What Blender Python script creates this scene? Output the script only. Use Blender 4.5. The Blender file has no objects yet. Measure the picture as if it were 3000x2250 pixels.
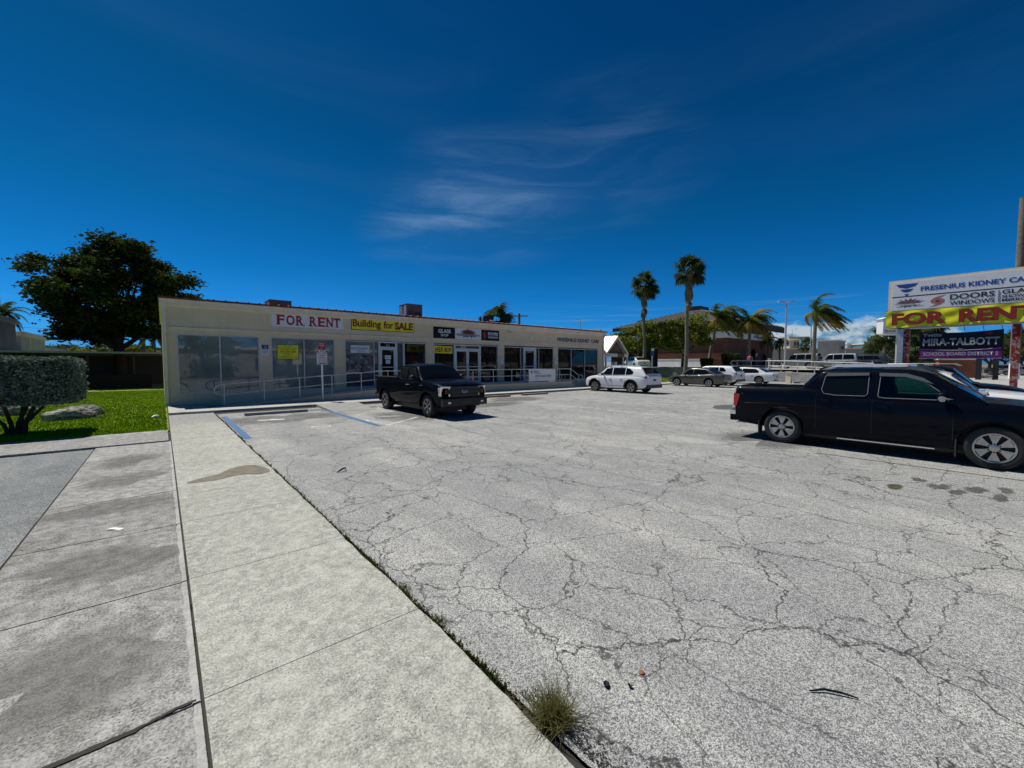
import bpy, bmesh, math, random
import numpy as np
from mathutils import Vector, Matrix
random.seed(7); rng = np.random.default_rng(11)
S = bpy.context.scene
COL = S.collection
R = math.radians
# ------------------------------------------------------------------ camera
FPX, CX, CY, EYE = 1212.0, 1500.0, 1125.0, 1.75          # photo pixels (3000 x 2250), metres
YAW = R(49.8); PITCH = math.atan(60 / FPX)
cam = bpy.data.cameras.new("camera"); camo = bpy.data.objects.new("camera", cam); COL.objects.link(camo)
cam.lens = 36 * FPX / 3000; cam.sensor_width = 36; cam.clip_start = .05; cam.clip_end = 6000
camo.location = (0, 0, EYE); camo.rotation_euler = (R(90) - PITCH, 0, YAW - R(90))
S.camera = camo
FW = Vector((math.cos(YAW) * math.cos(PITCH), math.sin(YAW) * math.cos(PITCH), -math.sin(PITCH)))
RT = Vector((math.sin(YAW), -math.cos(YAW), 0)); UP = RT.cross(FW)
def W(px, py, d):                                        # point seen at photo pixel, d metres in front of the lens
    return Vector((0, 0, EYE)) + d * (FW + RT * ((px - CX) / FPX) - UP * ((py - CY) / FPX))
def WG(px, d, z=0):                                      # ground-plan position in a pixel column at distance d
    v = W(px, 1065, d); return Vector((v.x, v.y, z))
def at(px, d, z): v = WG(px, d, z); return (v.x, v.y, z)
# ------------------------------------------------------------------ light and sky
SUN_EL, SUN_AZ = R(60), R(105)                            # direction towards the sun, azimuth measured from +X towards +Y
sl = bpy.data.lights.new("sun", 'SUN'); so = bpy.data.objects.new("sun", sl); COL.objects.link(so)
sl.energy = 5.0; sl.angle = R(.5); sl.color = (1, .955, .87)
sd = Vector((math.cos(SUN_AZ) * math.cos(SUN_EL), math.sin(SUN_AZ) * math.cos(SUN_EL), math.sin(SUN_EL)))
so.rotation_euler = sd.to_track_quat('Z', 'Y').to_euler()
S.view_settings.view_transform = 'Standard'; S.view_settings.look = 'None'
S.view_settings.exposure = 0; S.view_settings.gamma = 1
wd = bpy.data.worlds.new("World"); S.world = wd; wd.use_nodes = True
nt = wd.node_tree; nt.nodes.clear()
def N(t, ty, **k):
    n = t.nodes.new(ty)
    for a, b in k.items():
        if a in ('inputs',):
            for i, v in b.items():
                n.inputs[i].default_value = v
        else: setattr(n, a, b)
    return n
def L(t, a, b): t.links.new(a, b)
def MA(t, op, a, b=None, c=None, clamp=False):
    n = t.nodes.new('ShaderNodeMath'); n.operation = op; n.use_clamp = clamp
    for i, v in enumerate((a, b, c)):
        if v is None: continue
        if isinstance(v, (int, float)): n.inputs[i].default_value = v
        else: t.links.new(v, n.inputs[i])
    return n.outputs[0]
def MR(t, v, a, b, c=0, d=1, smooth=True):
    n = t.nodes.new('ShaderNodeMapRange'); n.interpolation_type = 'SMOOTHSTEP' if smooth else 'LINEAR'
    t.links.new(v, n.inputs[0])
    for i, x in enumerate((a, b, c, d)): n.inputs[i + 1].default_value = x
    return n.outputs[0]
def MIX(t, f, a, b, mode='MIX'):
    n = t.nodes.new('ShaderNodeMix'); n.data_type = 'RGBA'; n.blend_type = mode
    if isinstance(f, (int, float)): n.inputs[0].default_value = f
    else: t.links.new(f, n.inputs[0])
    for i, v in ((6, a), (7, b)):
        if isinstance(v, tuple): n.inputs[i].default_value = (v + (1,))[:4]
        else: t.links.new(v, n.inputs[i])
    return n.outputs[2]
def NOISE(t, vec, scale, detail=4, rough=.5, dist=0, out='Fac'):
    n = t.nodes.new('ShaderNodeTexNoise'); n.inputs['Scale'].default_value = scale
    n.inputs['Detail'].default_value = detail; n.inputs['Roughness'].default_value = rough; n.inputs['Distortion'].default_value = dist
    if vec is not None: t.links.new(vec, n.inputs['Vector'])
    return n.outputs[out]
def VM(t, op, a, b=None, out=0):
    n = t.nodes.new('ShaderNodeVectorMath'); n.operation = op
    for i, v in enumerate((a, b)):
        if v is None: continue
        if isinstance(v, tuple): n.inputs[i].default_value = v
        elif isinstance(v, (int, float)): n.inputs['Scale'].default_value = v
        else: t.links.new(v, n.inputs[i])
    return n.outputs[out]
sky = nt.nodes.new('ShaderNodeTexSky'); sky.sky_type = 'NISHITA'; sky.sun_disc = False
sky.sun_elevation = SUN_EL; sky.sun_rotation = math.pi / 2 - SUN_AZ
sky.air_density = 1.0; sky.dust_density = .3; sky.ozone_density = 3.0
hs = nt.nodes.new('ShaderNodeHueSaturation'); hs.inputs['Saturation'].default_value = 1.42; hs.inputs['Value'].default_value = 1
L(nt, sky.outputs[0], hs.inputs['Color'])
tc = nt.nodes.new('ShaderNodeTexCoord'); DIR = VM(nt, 'NORMALIZE', tc.outputs['Generated'])
sep = nt.nodes.new('ShaderNodeSeparateXYZ'); L(nt, DIR, sep.inputs[0])
el = MA(nt, 'ARCSINE', sep.outputs[2]); az = MA(nt, 'ARCTAN2', sep.outputs[1], sep.outputs[0])
def skymask(px, py, rad, sx=1.0):                        # soft patch of sky around one heading
    d = (FW + RT * ((px - CX) / FPX) - UP * ((py - CY) / FPX)).normalized()
    a0, e0 = math.atan2(d.y, d.x), math.asin(d.z)
    dx = MA(nt, 'MULTIPLY', MA(nt, 'SUBTRACT', az, a0), 1 / sx); dy = MA(nt, 'SUBTRACT', el, e0)
    r = MA(nt, 'SQRT', MA(nt, 'ADD', MA(nt, 'MULTIPLY', dx, dx), MA(nt, 'MULTIPLY', dy, dy)))
    return MR(nt, r, 0, rad, 1, 0)
cmb = nt.nodes.new('ShaderNodeCombineXYZ'); L(nt, az, cmb.inputs[0]); L(nt, MA(nt, 'MULTIPLY', el, 2.2), cmb.inputs[1])
mp = nt.nodes.new('ShaderNodeMapping'); mp.inputs['Rotation'].default_value = (0, 0, R(-28)); mp.inputs['Scale'].default_value = (1, 2.6, 1)
L(nt, cmb.outputs[0], mp.inputs[0])
wisp = NOISE(nt, mp.outputs[0], 2.6, 9, .60, .75)
wisp = MR(nt, wisp, .40, .80)
wm = MA(nt, 'ADD', MA(nt, 'ADD', skymask(1420, 590, .17, 1.7), MA(nt, 'MULTIPLY', skymask(1210, 680, .12, 1.3), .5)), MA(nt, 'MULTIPLY', skymask(1750, 480, .2, 1.5), .3), clamp=True)
thin = NOISE(nt, mp.outputs[0], 1.1, 7, .6, .6); thin = MA(nt, 'MULTIPLY', MR(nt, thin, .45, .8), .035)
w1 = MA(nt, 'ADD', MA(nt, 'MULTIPLY', MA(nt, 'MULTIPLY', wisp, wm), .62), thin)
w1 = MA(nt, 'ADD', w1, MA(nt, 'MULTIPLY', wm, .05))
# low streaks above the roofs
mp2 = nt.nodes.new('ShaderNodeMapping'); mp2.inputs['Scale'].default_value = (2.5, 26, 1); L(nt, cmb.outputs[0], mp2.inputs[0])
st = MR(nt, NOISE(nt, mp2.outputs[0], 1.6, 6, .6), .5, .72)
low = MA(nt, 'MULTIPLY', MR(nt, el, .055, .075), MR(nt, el, .15, .105)); st = MA(nt, 'MULTIPLY', MA(nt, 'MULTIPLY', st, low), .5)
st = MA(nt, 'MULTIPLY', st, MA(nt, 'ADD', MA(nt, 'ADD', skymask(1740, 935, .12, 2.6), skymask(2500, 900, .15, 3)), MA(nt, 'MULTIPLY', skymask(500, 980, .15, 2), .6), clamp=True))
# cumulus bank low over the far shops
cb = nt.nodes.new('ShaderNodeCombineXYZ'); L(nt, az, cb.inputs[0]); L(nt, MA(nt, 'MULTIPLY', el, 1.7), cb.inputs[1])
edge = MA(nt, 'MULTIPLY', MA(nt, 'SUBTRACT', NOISE(nt, cb.outputs[0], 22, 6, .6), .5), .045)
top = MA(nt, 'ADD', MA(nt, 'MULTIPLY', MA(nt, 'MULTIPLY', skymask(2450, 985, .27, 1.0), 1.9, None, True), .080), edge)
cu = MR(nt, MA(nt, 'SUBTRACT', top, el), -.003, .007)
cu = MA(nt, 'MULTIPLY', cu, MR(nt, skymask(2430, 1010, .26, 1.0), .1, .35))
body = NOISE(nt, cb.outputs[0], 34, 7, .62)
cuc = MIX(nt, MR(nt, MA(nt, 'ADD', body, MA(nt, 'MULTIPLY', el, 5.5)), .58, .92), (.05, .19, .36), (.46, .56, .64))
col = MIX(nt, 1.0, hs.outputs[0], (.045, .495, .49), 'MULTIPLY')
grad = nt.nodes.new('ShaderNodeValToRGB'); L(nt, MA(nt, 'MULTIPLY', el, 2 / math.pi), grad.inputs[0])
cr = grad.color_ramp; RAMP = [(0, (2.2, .80, 2.7)), (.05, (1.5, .93, 2.0)), (.12, (.9, .90, 1.45)), (.20, (.8, .86, 1.1)), (.32, (.66, .72, .88)), (.7, (.5, .52, .72))]
for i_, (p_, c_) in enumerate(RAMP):
    e_ = cr.elements[0] if i_ == 0 else (cr.elements[len(cr.elements) - 1] if i_ == len(RAMP) - 1 else cr.elements.new(p_)); e_.position = p_; e_.color = c_ + (1,)
col = MIX(nt, 1.0, col, grad.outputs[0], 'MULTIPLY')
SKYK = .10
scl = nt.nodes.new('ShaderNodeVectorMath'); scl.operation = 'SCALE'; L(nt, col, scl.inputs[0]); scl.inputs['Scale'].default_value = 1.0
c2 = MIX(nt, MA(nt, 'ADD', w1, st, clamp=True), scl.outputs[0], (2.0, 3.4, 5.6))
cs = nt.nodes.new('ShaderNodeVectorMath'); cs.operation = 'SCALE'; L(nt, cuc, cs.inputs[0]); cs.inputs['Scale'].default_value = 1 / SKYK
c3 = MIX(nt, cu, c2, cs.outputs[0])
bg = nt.nodes.new('ShaderNodeBackground'); bg.inputs['Strength'].default_value = SKYK; L(nt, c3, bg.inputs['Color'])
wo = nt.nodes.new('ShaderNodeOutputWorld'); L(nt, bg.outputs[0], wo.inputs['Surface'])
S.cycles.max_bounces = 6

# ------------------------------------------------------------------ materials
MATS = {}
def newmat(name):
    m = bpy.data.materials.new(name); m.use_nodes = True; t = m.node_tree
    b = t.nodes['Principled BSDF']; g = t.nodes.new('ShaderNodeNewGeometry'); return m, t, b, g.outputs['Position']
def M(name, col=(.5, .5, .5), rough=.6, metal=0, var=.12, scale=6, bump=0, spec=None, coat=0, bscale=None, alpha=None, obj=False):
    if name in MATS: return MATS[name]
    m, t, b, pos = newmat(name)
    if obj:
        tc = t.nodes.new('ShaderNodeTexCoord'); pos = tc.outputs['Object']
    b.inputs['Roughness'].default_value = rough; b.inputs['Metallic'].default_value = metal
    if spec is not None: b.inputs['Specular IOR Level'].default_value = spec
    if coat: b.inputs['Coat Weight'].default_value = coat; b.inputs['Coat Roughness'].default_value = .03
    if var > 0:
        n = NOISE(t, pos, scale, 5, .6)
        lo = tuple(c * (1 - var) for c in col); hi = tuple(min(1, c * (1 + var)) for c in col)
        L(t, MIX(t, MR(t, n, .3, .7), lo, hi), b.inputs['Base Color'])
    else: b.inputs['Base Color'].default_value = col + (1,)
    if bump:
        bp = t.nodes.new('ShaderNodeBump'); bp.inputs['Strength'].default_value = bump; bp.inputs['Distance'].default_value = .02
        L(t, NOISE(t, pos, bscale or scale * 6, 6, .65), bp.inputs['Height']); L(t, bp.outputs[0], b.inputs['Normal'])
    MATS[name] = m; return m

# ------------------------------------------------------------------ mesh building
class MB:
    def __init__(s): s.v = []; s.f = []; s.m = []
    def add(s, vs, fs, m=0):
        o = len(s.v); s.v += [tuple(v) for v in vs]
        for f in fs: s.f.append(tuple(i + o for i in f)); s.m.append(m)
        return s
    def box(s, x0, x1, y0, y1, z0, z1, m=0):
        return s.add([(x0, y0, z0), (x1, y0, z0), (x1, y1, z0), (x0, y1, z0), (x0, y0, z1), (x1, y0, z1), (x1, y1, z1), (x0, y1, z1)],
                     [(0, 3, 2, 1), (4, 5, 6, 7), (0, 1, 5, 4), (1, 2, 6, 5), (2, 3, 7, 6), (3, 0, 4, 7)], m)
    def rbox(s, c, sz, rot=0, m=0, rx=0, ry=0):
        mt = Matrix.Translation(c) @ Matrix.Rotation(rot, 4, 'Z') @ Matrix.Rotation(ry, 4, 'Y') @ Matrix.Rotation(rx, 4, 'X'); a, b, d = (q / 2 for q in sz)
        vs = [mt @ Vector(p) for p in ((-a, -b, -d), (a, -b, -d), (a, b, -d), (-a, b, -d), (-a, -b, d), (a, -b, d), (a, b, d), (-a, b, d))]
        return s.add(vs, [(0, 3, 2, 1), (4, 5, 6, 7), (0, 1, 5, 4), (1, 2, 6, 5), (2, 3, 7, 6), (3, 0, 4, 7)], m)
    def tube(s, pts, rad, n=8, m=0, cap=True, closed=False):
        pts = [Vector(p) for p in pts]; k = len(pts)
        rad = rad if isinstance(rad, (list, tuple)) else [rad] * k
        vs = []; ref = None
        for i, p in enumerate(pts):
            if closed: d = pts[(i + 1) % k] - pts[i - 1]
            else: d = pts[min(i + 1, k - 1)] - pts[max(i - 1, 0)]
            d = d.normalized() if d.length > 1e-9 else Vector((0, 0, 1))
            if ref is None: ref = Vector((0, 0, 1)) if abs(d.z) < .9 else Vector((1, 0, 0))
            u = d.cross(ref).normalized(); w = u.cross(d); ref = w if w.length else ref
            for j in range(n):
                a = 2 * math.pi * j / n; vs.append(p + (u * math.cos(a) + w * math.sin(a)) * rad[i])
        fs = []
        for i in range(k if closed else k - 1):
            for j in range(n):
                a, b = i * n + j, i * n + (j + 1) % n; c, d2 = ((i + 1) % k) * n + (j + 1) % n, ((i + 1) % k) * n + j
                fs.append((a, b, c, d2))
        if cap and not closed: fs += [tuple(range(n))[::-1], tuple((k - 1) * n + j for j in range(n))]
        return s.add(vs, fs, m)
    def lathe(s, prof, n=24, axis='Z', c=(0, 0, 0), m=0, cap=True):     # prof: (radius, height)
        vs = []; c = Vector(c)
        for r, h in prof:
            for j in range(n):
                a = 2 * math.pi * j / n; p = (r * math.cos(a), r * math.sin(a), h)
                if axis == 'Y': p = (p[0], p[2], p[1])
                if axis == 'X': p = (p[2], p[0], p[1])
                vs.append(c + Vector(p))
        fs = [(i * n + j, i * n + (j + 1) % n, (i + 1) * n + (j + 1) % n, (i + 1) * n + j) for i in range(len(prof) - 1) for j in range(n)]
        if cap: fs += [tuple(range(n)), tuple((len(prof) - 1) * n + j for j in range(n))]
        return s.add(vs, fs, m)
    def prism(s, poly, f0, f1, m=0):                      # poly 2-D; f0, f1 map (a,b) to 3-D for the two caps
        n = len(poly); vs = [f0(*p) for p in poly] + [f1(*p) for p in poly]
        return s.add(vs, [tuple(range(n)), tuple(range(2 * n - 1, n - 1, -1))] + [(i, n + i, n + (i + 1) % n, (i + 1) % n) for i in range(n)], m)
    def grid(s, fn, nu, nv, m=0):
        vs = [fn(i / nu, j / nv) for i in range(nu + 1) for j in range(nv + 1)]
        return s.add(vs, [(i * (nv + 1) + j, (i + 1) * (nv + 1) + j, (i + 1) * (nv + 1) + j + 1, i * (nv + 1) + j + 1) for i in range(nu) for j in range(nv)], m)
    def build(s, name, mats, parent=None, smooth=None, loc=None, rot=None, fixn=True):
        me = bpy.data.meshes.new(name); me.from_pydata(s.v, [], s.f)
        mats = mats if isinstance(mats, (list, tuple)) else [mats]
        for q in mats: me.materials.append(q)
        if len(mats) > 1: me.polygons.foreach_set('material_index', s.m)
        if fixn:
            bm = bmesh.new(); bm.from_mesh(me); bmesh.ops.recalc_face_normals(bm, faces=bm.faces); bm.to_mesh(me); bm.free()
        if smooth is not None:
            me.shade_smooth(); me.set_sharp_from_angle(angle=R(smooth))
        me.update(); return link(name, me, parent, loc, rot)
def link(name, me, parent=None, loc=None, rot=None):
    o = bpy.data.objects.new(name, me); COL.objects.link(o)
    if parent is not None: o.parent = parent
    if loc is not None: o.location = loc
    if rot is not None: o.rotation_euler = rot
    return o
def tag(o, label=None, cat=None, group=None, kind=None):
    if label: o['label'] = label
    if cat: o['category'] = cat
    if group: o['group'] = group
    if kind: o['kind'] = kind
    return o
def thing(name, loc=(0, 0, 0), rz=0, label=None, cat=None, group=None):
    o = bpy.data.objects.new(name, None); COL.objects.link(o); o.empty_display_size = .3
    o.location = loc; o.rotation_euler = (0, 0, rz); return tag(o, label, cat, group)
def copy_tree(o, parent=None, loc=None, rz=None, label=None):
    c = o.copy(); COL.objects.link(c)
    if parent is not None: c.parent = parent
    if loc is not None: c.location = loc
    if rz is not None: c.rotation_euler = (0, 0, rz)
    if label: c['label'] = label
    for ch in list(o.children): copy_tree(ch, c)
    return c
def struct(name, mb, mat, **k):
    o = mb.build(name, mat, **k); o['kind'] = 'structure'; return o
def fastmesh(name, co, nper, mats, parent=None, idx=None, smooth=False):
    """co: (F*nper,3) array, every face has its own vertices"""
    nf = len(co) // nper; me = bpy.data.meshes.new(name)
    me.vertices.add(len(co)); me.vertices.foreach_set('co', co.astype(np.float32).ravel())
    me.loops.add(len(co)); me.loops.foreach_set('vertex_index', np.arange(len(co), dtype=np.int32))
    me.polygons.add(nf); me.polygons.foreach_set('loop_start', np.arange(0, len(co), nper, dtype=np.int32))
    me.polygons.foreach_set('loop_total', np.full(nf, nper, dtype=np.int32))
    for q in (mats if isinstance(mats, (list, tuple)) else [mats]): me.materials.append(q)
    if idx is not None: me.polygons.foreach_set('material_index', idx.astype(np.int32))
    me.update(); me.validate(); return link(name, me, parent)
# text as thin geometry, fitted into a rectangle of a plane given by origin o, right vector r and up vector u
def lettering(body, o, r, u, w, h, mat, parent, bold=0.0, name='lettering', fit=True, shear=0, spacing=1.0, mirror=False, depth=.002, align='C', tag_=None):
    cu = bpy.data.curves.new('text', 'FONT'); cu.body = body; cu.size = 1; cu.offset = bold; cu.extrude = 0; cu.resolution_u = 4
    cu.align_x = 'CENTER' if align == 'C' else 'LEFT'; cu.shear = shear; cu.space_character = spacing
    to = bpy.data.objects.new('text', cu); COL.objects.link(to)
    me = bpy.data.meshes.new_from_object(to); bpy.data.objects.remove(to); bpy.data.curves.remove(cu)
    co = np.empty(len(me.vertices) * 3, dtype=np.float32); me.vertices.foreach_get('co', co); co = co.reshape(-1, 3)
    mn, mx = co.min(0), co.max(0); sx = w / max(mx[0] - mn[0], 1e-6); sy = h / max(mx[1] - mn[1], 1e-6)
    if not fit: sx = sy = min(sx, sy)
    cx, cyy = (mn[0] + mx[0]) / 2, (mn[1] + mx[1]) / 2
    X = (co[:, 0] - cx) * sx * (-1 if mirror else 1); Y = (co[:, 1] - cyy) * sy
    if align == 'L' and not fit: X = X + ((mx[0] - mn[0]) * sx - w) / 2
    r, u = Vector(r), Vector(u); n = r.cross(u); o = Vector(o)
    P = np.array(o)[None] + X[:, None] * np.array(r)[None] + Y[:, None] * np.array(u)[None] + np.array(n)[None] * depth
    me.vertices.foreach_set('co', P.astype(np.float32).ravel()); me.materials.clear(); me.materials.append(mat); me.update()
    return link(name, me, parent)
def plate(name, o, r, u, w, h, t, mat, parent):            # thin board centred at o, front face t in front of it
    r, u, o = Vector(r), Vector(u), Vector(o); n = r.cross(u)
    mb = MB().prism([(-w / 2, -h / 2), (w / 2, -h / 2), (w / 2, h / 2), (-w / 2, h / 2)], lambda a, b: o + r * a + u * b, lambda a, b: o + r * a + u * b + n * t)
    return mb.build(name, mat, parent)
def flat(name, poly, o, r, u, d, mat, parent, t=.002):
    r, u, o = Vector(r), Vector(u), Vector(o); n = r.cross(u)
    mb = MB().prism(poly, lambda a, b: o + r * a + u * b + n * d, lambda a, b: o + r * a + u * b + n * (d + t))
    return mb.build(name, mat, parent)
# ------------------------------------------------------------------ ground
def asphalt(name, lo, hi, crack=1.0, tint=(1, 1, 1), speck=130, dark=1.0):
    m, t, b, pos = newmat(name); b.inputs['Roughness'].default_value = .86; b.inputs['Specular IOR Level'].default_value = .3
    wv = VM(t, 'ADD', pos, VM(t, 'SCALE', VM(t, 'SUBTRACT', NOISE(t, pos, 1.6, 5, .65, out='Color'), (.5, .5, .5)), .55))
    wv2 = VM(t, 'ADD', pos, VM(t, 'SCALE', VM(t, 'SUBTRACT', NOISE(t, pos, 5, 4, .6, out='Color'), (.5, .5, .5)), .22))
    def vor(vec, scale, feat='DISTANCE_TO_EDGE', rnd=1.0):
        v = t.nodes.new('ShaderNodeTexVoronoi'); v.feature = feat; v.inputs['Scale'].default_value = scale; v.inputs['Randomness'].default_value = rnd
        L(t, vec, v.inputs['Vector']); return v
    st = vor(pos, speck, 'F1'); sg = t.nodes.new('ShaderNodeSeparateColor'); L(t, st.outputs['Color'], sg.inputs[0])
    st2 = vor(pos, speck * .42, 'F1'); sg2 = t.nodes.new('ShaderNodeSeparateColor'); L(t, st2.outputs['Color'], sg2.inputs[0])
    v = MA(t, 'ADD', MA(t, 'MULTIPLY', sg.outputs[0], .62), MA(t, 'MULTIPLY', sg2.outputs[1], .38))
    fine = NOISE(t, pos, speck * .8, 3, .7); v = MA(t, 'ADD', MA(t, 'MULTIPLY', v, .6), MA(t, 'MULTIPLY', fine, .4))
    stone = MIX(t, MR(t, v, .3, .68), lo, hi)
    gap = MR(t, st.outputs['Distance'], .35, .75, 1, .45); stone = MIX(t, 1.0, stone, MIX(t, gap, (0, 0, 0), (1, 1, 1)), 'MULTIPLY')
    big = NOISE(t, pos, .28, 6, .62, .4); stone = MIX(t, 1.0, stone, MIX(t, MR(t, big, .32, .7), (.86, .87, .88), (1.08, 1.07, 1.05)), 'MULTIPLY')
    mid = NOISE(t, wv, 1.9, 6, .7); stone = MIX(t, 1.0, stone, MIX(t, MR(t, mid, .3, .72), (.90, .90, .90), (1.07, 1.07, 1.07)), 'MULTIPLY')
    mpp = t.nodes.new('ShaderNodeMapping'); mpp.inputs['Scale'].default_value = (1.1, .16, 1); mpp.inputs['Rotation'].default_value = (0, 0, R(24)); L(t, pos, mpp.inputs[0])
    wear = NOISE(t, mpp.outputs[0], 1.3, 5, .65); stone = MIX(t, 1.0, stone, MIX(t, MR(t, wear, .42, .66), (.86, .87, .88), (1.06, 1.06, 1.05)), 'MULTIPLY')
    # cracks: long wandering ones, then finer branches only in some patches
    e1 = MR(t, vor(wv, .55).outputs['Distance'], .0, .0065, 1, 0); br1 = MR(t, NOISE(t, pos, 1.3, 3, .6), .20, .32)
    e2 = MR(t, vor(wv2, 1.35).outputs['Distance'], .0, .012, 1, 0); br2 = MR(t, NOISE(t, pos, .8, 4, .6), .34, .46)
    e3 = MR(t, vor(wv2, 3.6).outputs['Distance'], .0, .021, 1, 0); br3 = MR(t, NOISE(t, pos, .33, 4, .7), .50, .66)
    ck = MA(t, 'ADD', MA(t, 'MULTIPLY', MA(t, 'MULTIPLY', e1, br1), 1.0), MA(t, 'ADD', MA(t, 'MULTIPLY', MA(t, 'MULTIPLY', e2, br2), .85), MA(t, 'MULTIPLY', MA(t, 'MULTIPLY', e3, br3), .42)), clamp=True)
    ck = MA(t, 'MULTIPLY', ck, MA(t, 'MULTIPLY', MR(t, NOISE(t, pos, 24, 3, .7), .3, .5, .5, 1), .92 * crack))
    c = MIX(t, ck, stone, (.028, .029, .028)); c = MIX(t, 1.0, c, tint, 'MULTIPLY'); L(t, c, b.inputs['Base Color'])
    bp = t.nodes.new('ShaderNodeBump'); bp.inputs['Strength'].default_value = .5; bp.inputs['Distance'].default_value = .006
    L(t, MA(t, 'SUBTRACT', v, MA(t, 'MULTIPLY', ck, 2)), bp.inputs['Height']); L(t, bp.outputs[0], b.inputs['Normal'])
    return m
def concrete(name, lo, hi, pores=1.0, stain=(.62, .6, .56), crazy=0.0, slab=0.0, grime=None):
    m, t, b, pos = newmat(name); b.inputs['Roughness'].default_value = .85; b.inputs['Specular IOR Level'].default_value = .25
    fine = NOISE(t, pos, 70, 4, .75); big = NOISE(t, pos, .7, 7, .68, .5); mid = NOISE(t, pos, 9, 5, .7)
    v = MA(t, 'ADD', MA(t, 'MULTIPLY', fine, .62), MA(t, 'MULTIPLY', mid, .38))
    c = MIX(t, MR(t, v, .38, .62), lo, hi)
    c = MIX(t, MR(t, big, .50, .72), c, MIX(t, 1.0, c, stain, 'MULTIPLY'))
    c = MIX(t, MR(t, NOISE(t, pos, 2.3, 7, .72), .56, .75, 0, .55), c, tuple(min(1, h * 1.25) for h in hi))
    pn = t.nodes.new('ShaderNodeTexVoronoi'); pn.inputs['Scale'].default_value = 48; L(t, VM(t, 'ADD', pos, VM(t, 'SCALE', NOISE(t, pos, 30, 2, .5, out='Color'), .03)), pn.inputs['Vector'])
    pit = MA(t, 'MULTIPLY', MR(t, pn.outputs['Distance'], .12, .30, 1, 0), MR(t, NOISE(t, pos, 1.7, 4, .7), .42, .62, 0, pores))
    c = MIX(t, pit, c, tuple(l * .42 for l in lo))
    if crazy:
        e = t.nodes.new('ShaderNodeTexVoronoi'); e.feature = 'DISTANCE_TO_EDGE'; e.inputs['Scale'].default_value = 44
        L(t, VM(t, 'ADD', pos, VM(t, 'SCALE', NOISE(t, pos, 22, 5, .75, out='Color'), .10)), e.inputs['Vector'])
        k = MA(t, 'MULTIPLY', MR(t, e.outputs['Distance'], .0, .13, 1, 0), MA(t, 'MULTIPLY', MR(t, NOISE(t, pos, 1.5, 4, .7), .36, .58, .15, crazy), MR(t, NOISE(t, pos, 19, 3, .6), .35, .62))); c = MIX(t, k, c, tuple(l * .45 for l in lo))
    if slab:                                             # every slab was cast separately: a slightly different tone for each 1.56 m bay
        sp = t.nodes.new('ShaderNodeSeparateXYZ'); L(t, pos, sp.inputs[0]); wn = t.nodes.new('ShaderNodeTexWhiteNoise'); wn.noise_dimensions = '1D'
        L(t, MA(t, 'FLOOR', MA(t, 'MULTIPLY', MA(t, 'SUBTRACT', sp.outputs[1], 2.61 - 15.6), 1 / 1.56)), wn.inputs['W'])
        c = MIX(t, 1.0, c, MIX(t, wn.outputs['Value'], (1 - slab,) * 3, (1 + slab * .6,) * 3), 'MULTIPLY')
        if grime: c = MIX(t, MA(t, 'MULTIPLY', MR(t, MA(t, 'ADD', sp.outputs[1], MA(t, 'MULTIPLY', big, 6)), grime, grime + 4), .75), c, MIX(t, MR(t, v, .38, .62), (.15, .15, .145), (.33, .33, .32)))
    L(t, c, b.inputs['Base Color'])
    bp = t.nodes.new('ShaderNodeBump'); bp.inputs['Strength'].default_value = .35; bp.inputs['Distance'].default_value = .006
    L(t, MA(t, 'SUBTRACT', v, pit), bp.inputs['Height']); L(t, bp.outputs[0], b.inputs['Normal'])
    MATS[name] = m; return m
m_lot = asphalt('worn_asphalt', (.17, .17, .168), (.69, .69, .67), speck=205)
m_lane = asphalt('blue_grey_asphalt', (.14, .15, .155), (.40, .415, .42), crack=.35, speck=150)
m_walk = concrete('pale_yellow_concrete', (.262, .262, .232), (.53, .53, .475), crazy=.9, stain=(.88, .87, .84), slab=.07, grime=16)
m_slab = concrete('grey_concrete', (.11, .11, .105), (.44, .435, .42), pores=1.0, stain=(.66, .62, .55), slab=.14)
m_kerb = concrete('kerb_concrete', (.32, .31, .29), (.52, .51, .48), pores=.3)
m_dark = M('joint_soil', (.035, .033, .028), .95, bump=.3)
m_dirt = M('dry_soil', (.16, .14, .10), .95, var=.3, scale=3, bump=.3)
m_lawn = M('lawn_soil', (.15, .22, .010), .95, var=.35, scale=5, bump=.3)
def jag(x, y0, y1, amp, step=.12, s=1):                    # worn slab edge running along Y
    ys = np.arange(y0, y1, step); r = random.Random(s); off = 0; out = []
    for y in ys:
        off = off * .8 + r.uniform(-amp, amp) * .5; out.append((x + off, float(y)))
    return out + [(x, y1)]
def sheet(name, poly, z, mat, res=0):
    mb = MB(); mb.add([(x, y, z) for x, y in poly], [tuple(range(len(poly)))]); o = struct(name, mb, mat, fixn=False)
    if o.data.polygons[0].normal.z < 0: o.data.flip_normals()
    return o
sheet('ground', [(-1500, -1500), (1500, -1500), (1500, 1500), (-1500, 1500)], -.06, m_dirt)
sheet('parking_lot', jag(1.372, -12, 18, .014, .06, 77)[::-1] + [(1.38, -12), (46.6, -12), (46.6, 19), (1.38, 19)], -.012, m_lot)
sheet('side_lane', [(-40, -8), (-1.13, -8), (-1.13, 12.06), (-40, 12.06)], -.022, m_lane)
m_road = M('pale_road', (.36, .35, .33), .9, var=.12, scale=1.5, bump=.2)
sheet('road', [(23.4, -60), (140, -60), (140, 7.4), (46.9, 7.4), (46.9, 4), (23.4, 4)], -.004, m_road)
rg = random.Random(5)
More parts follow.
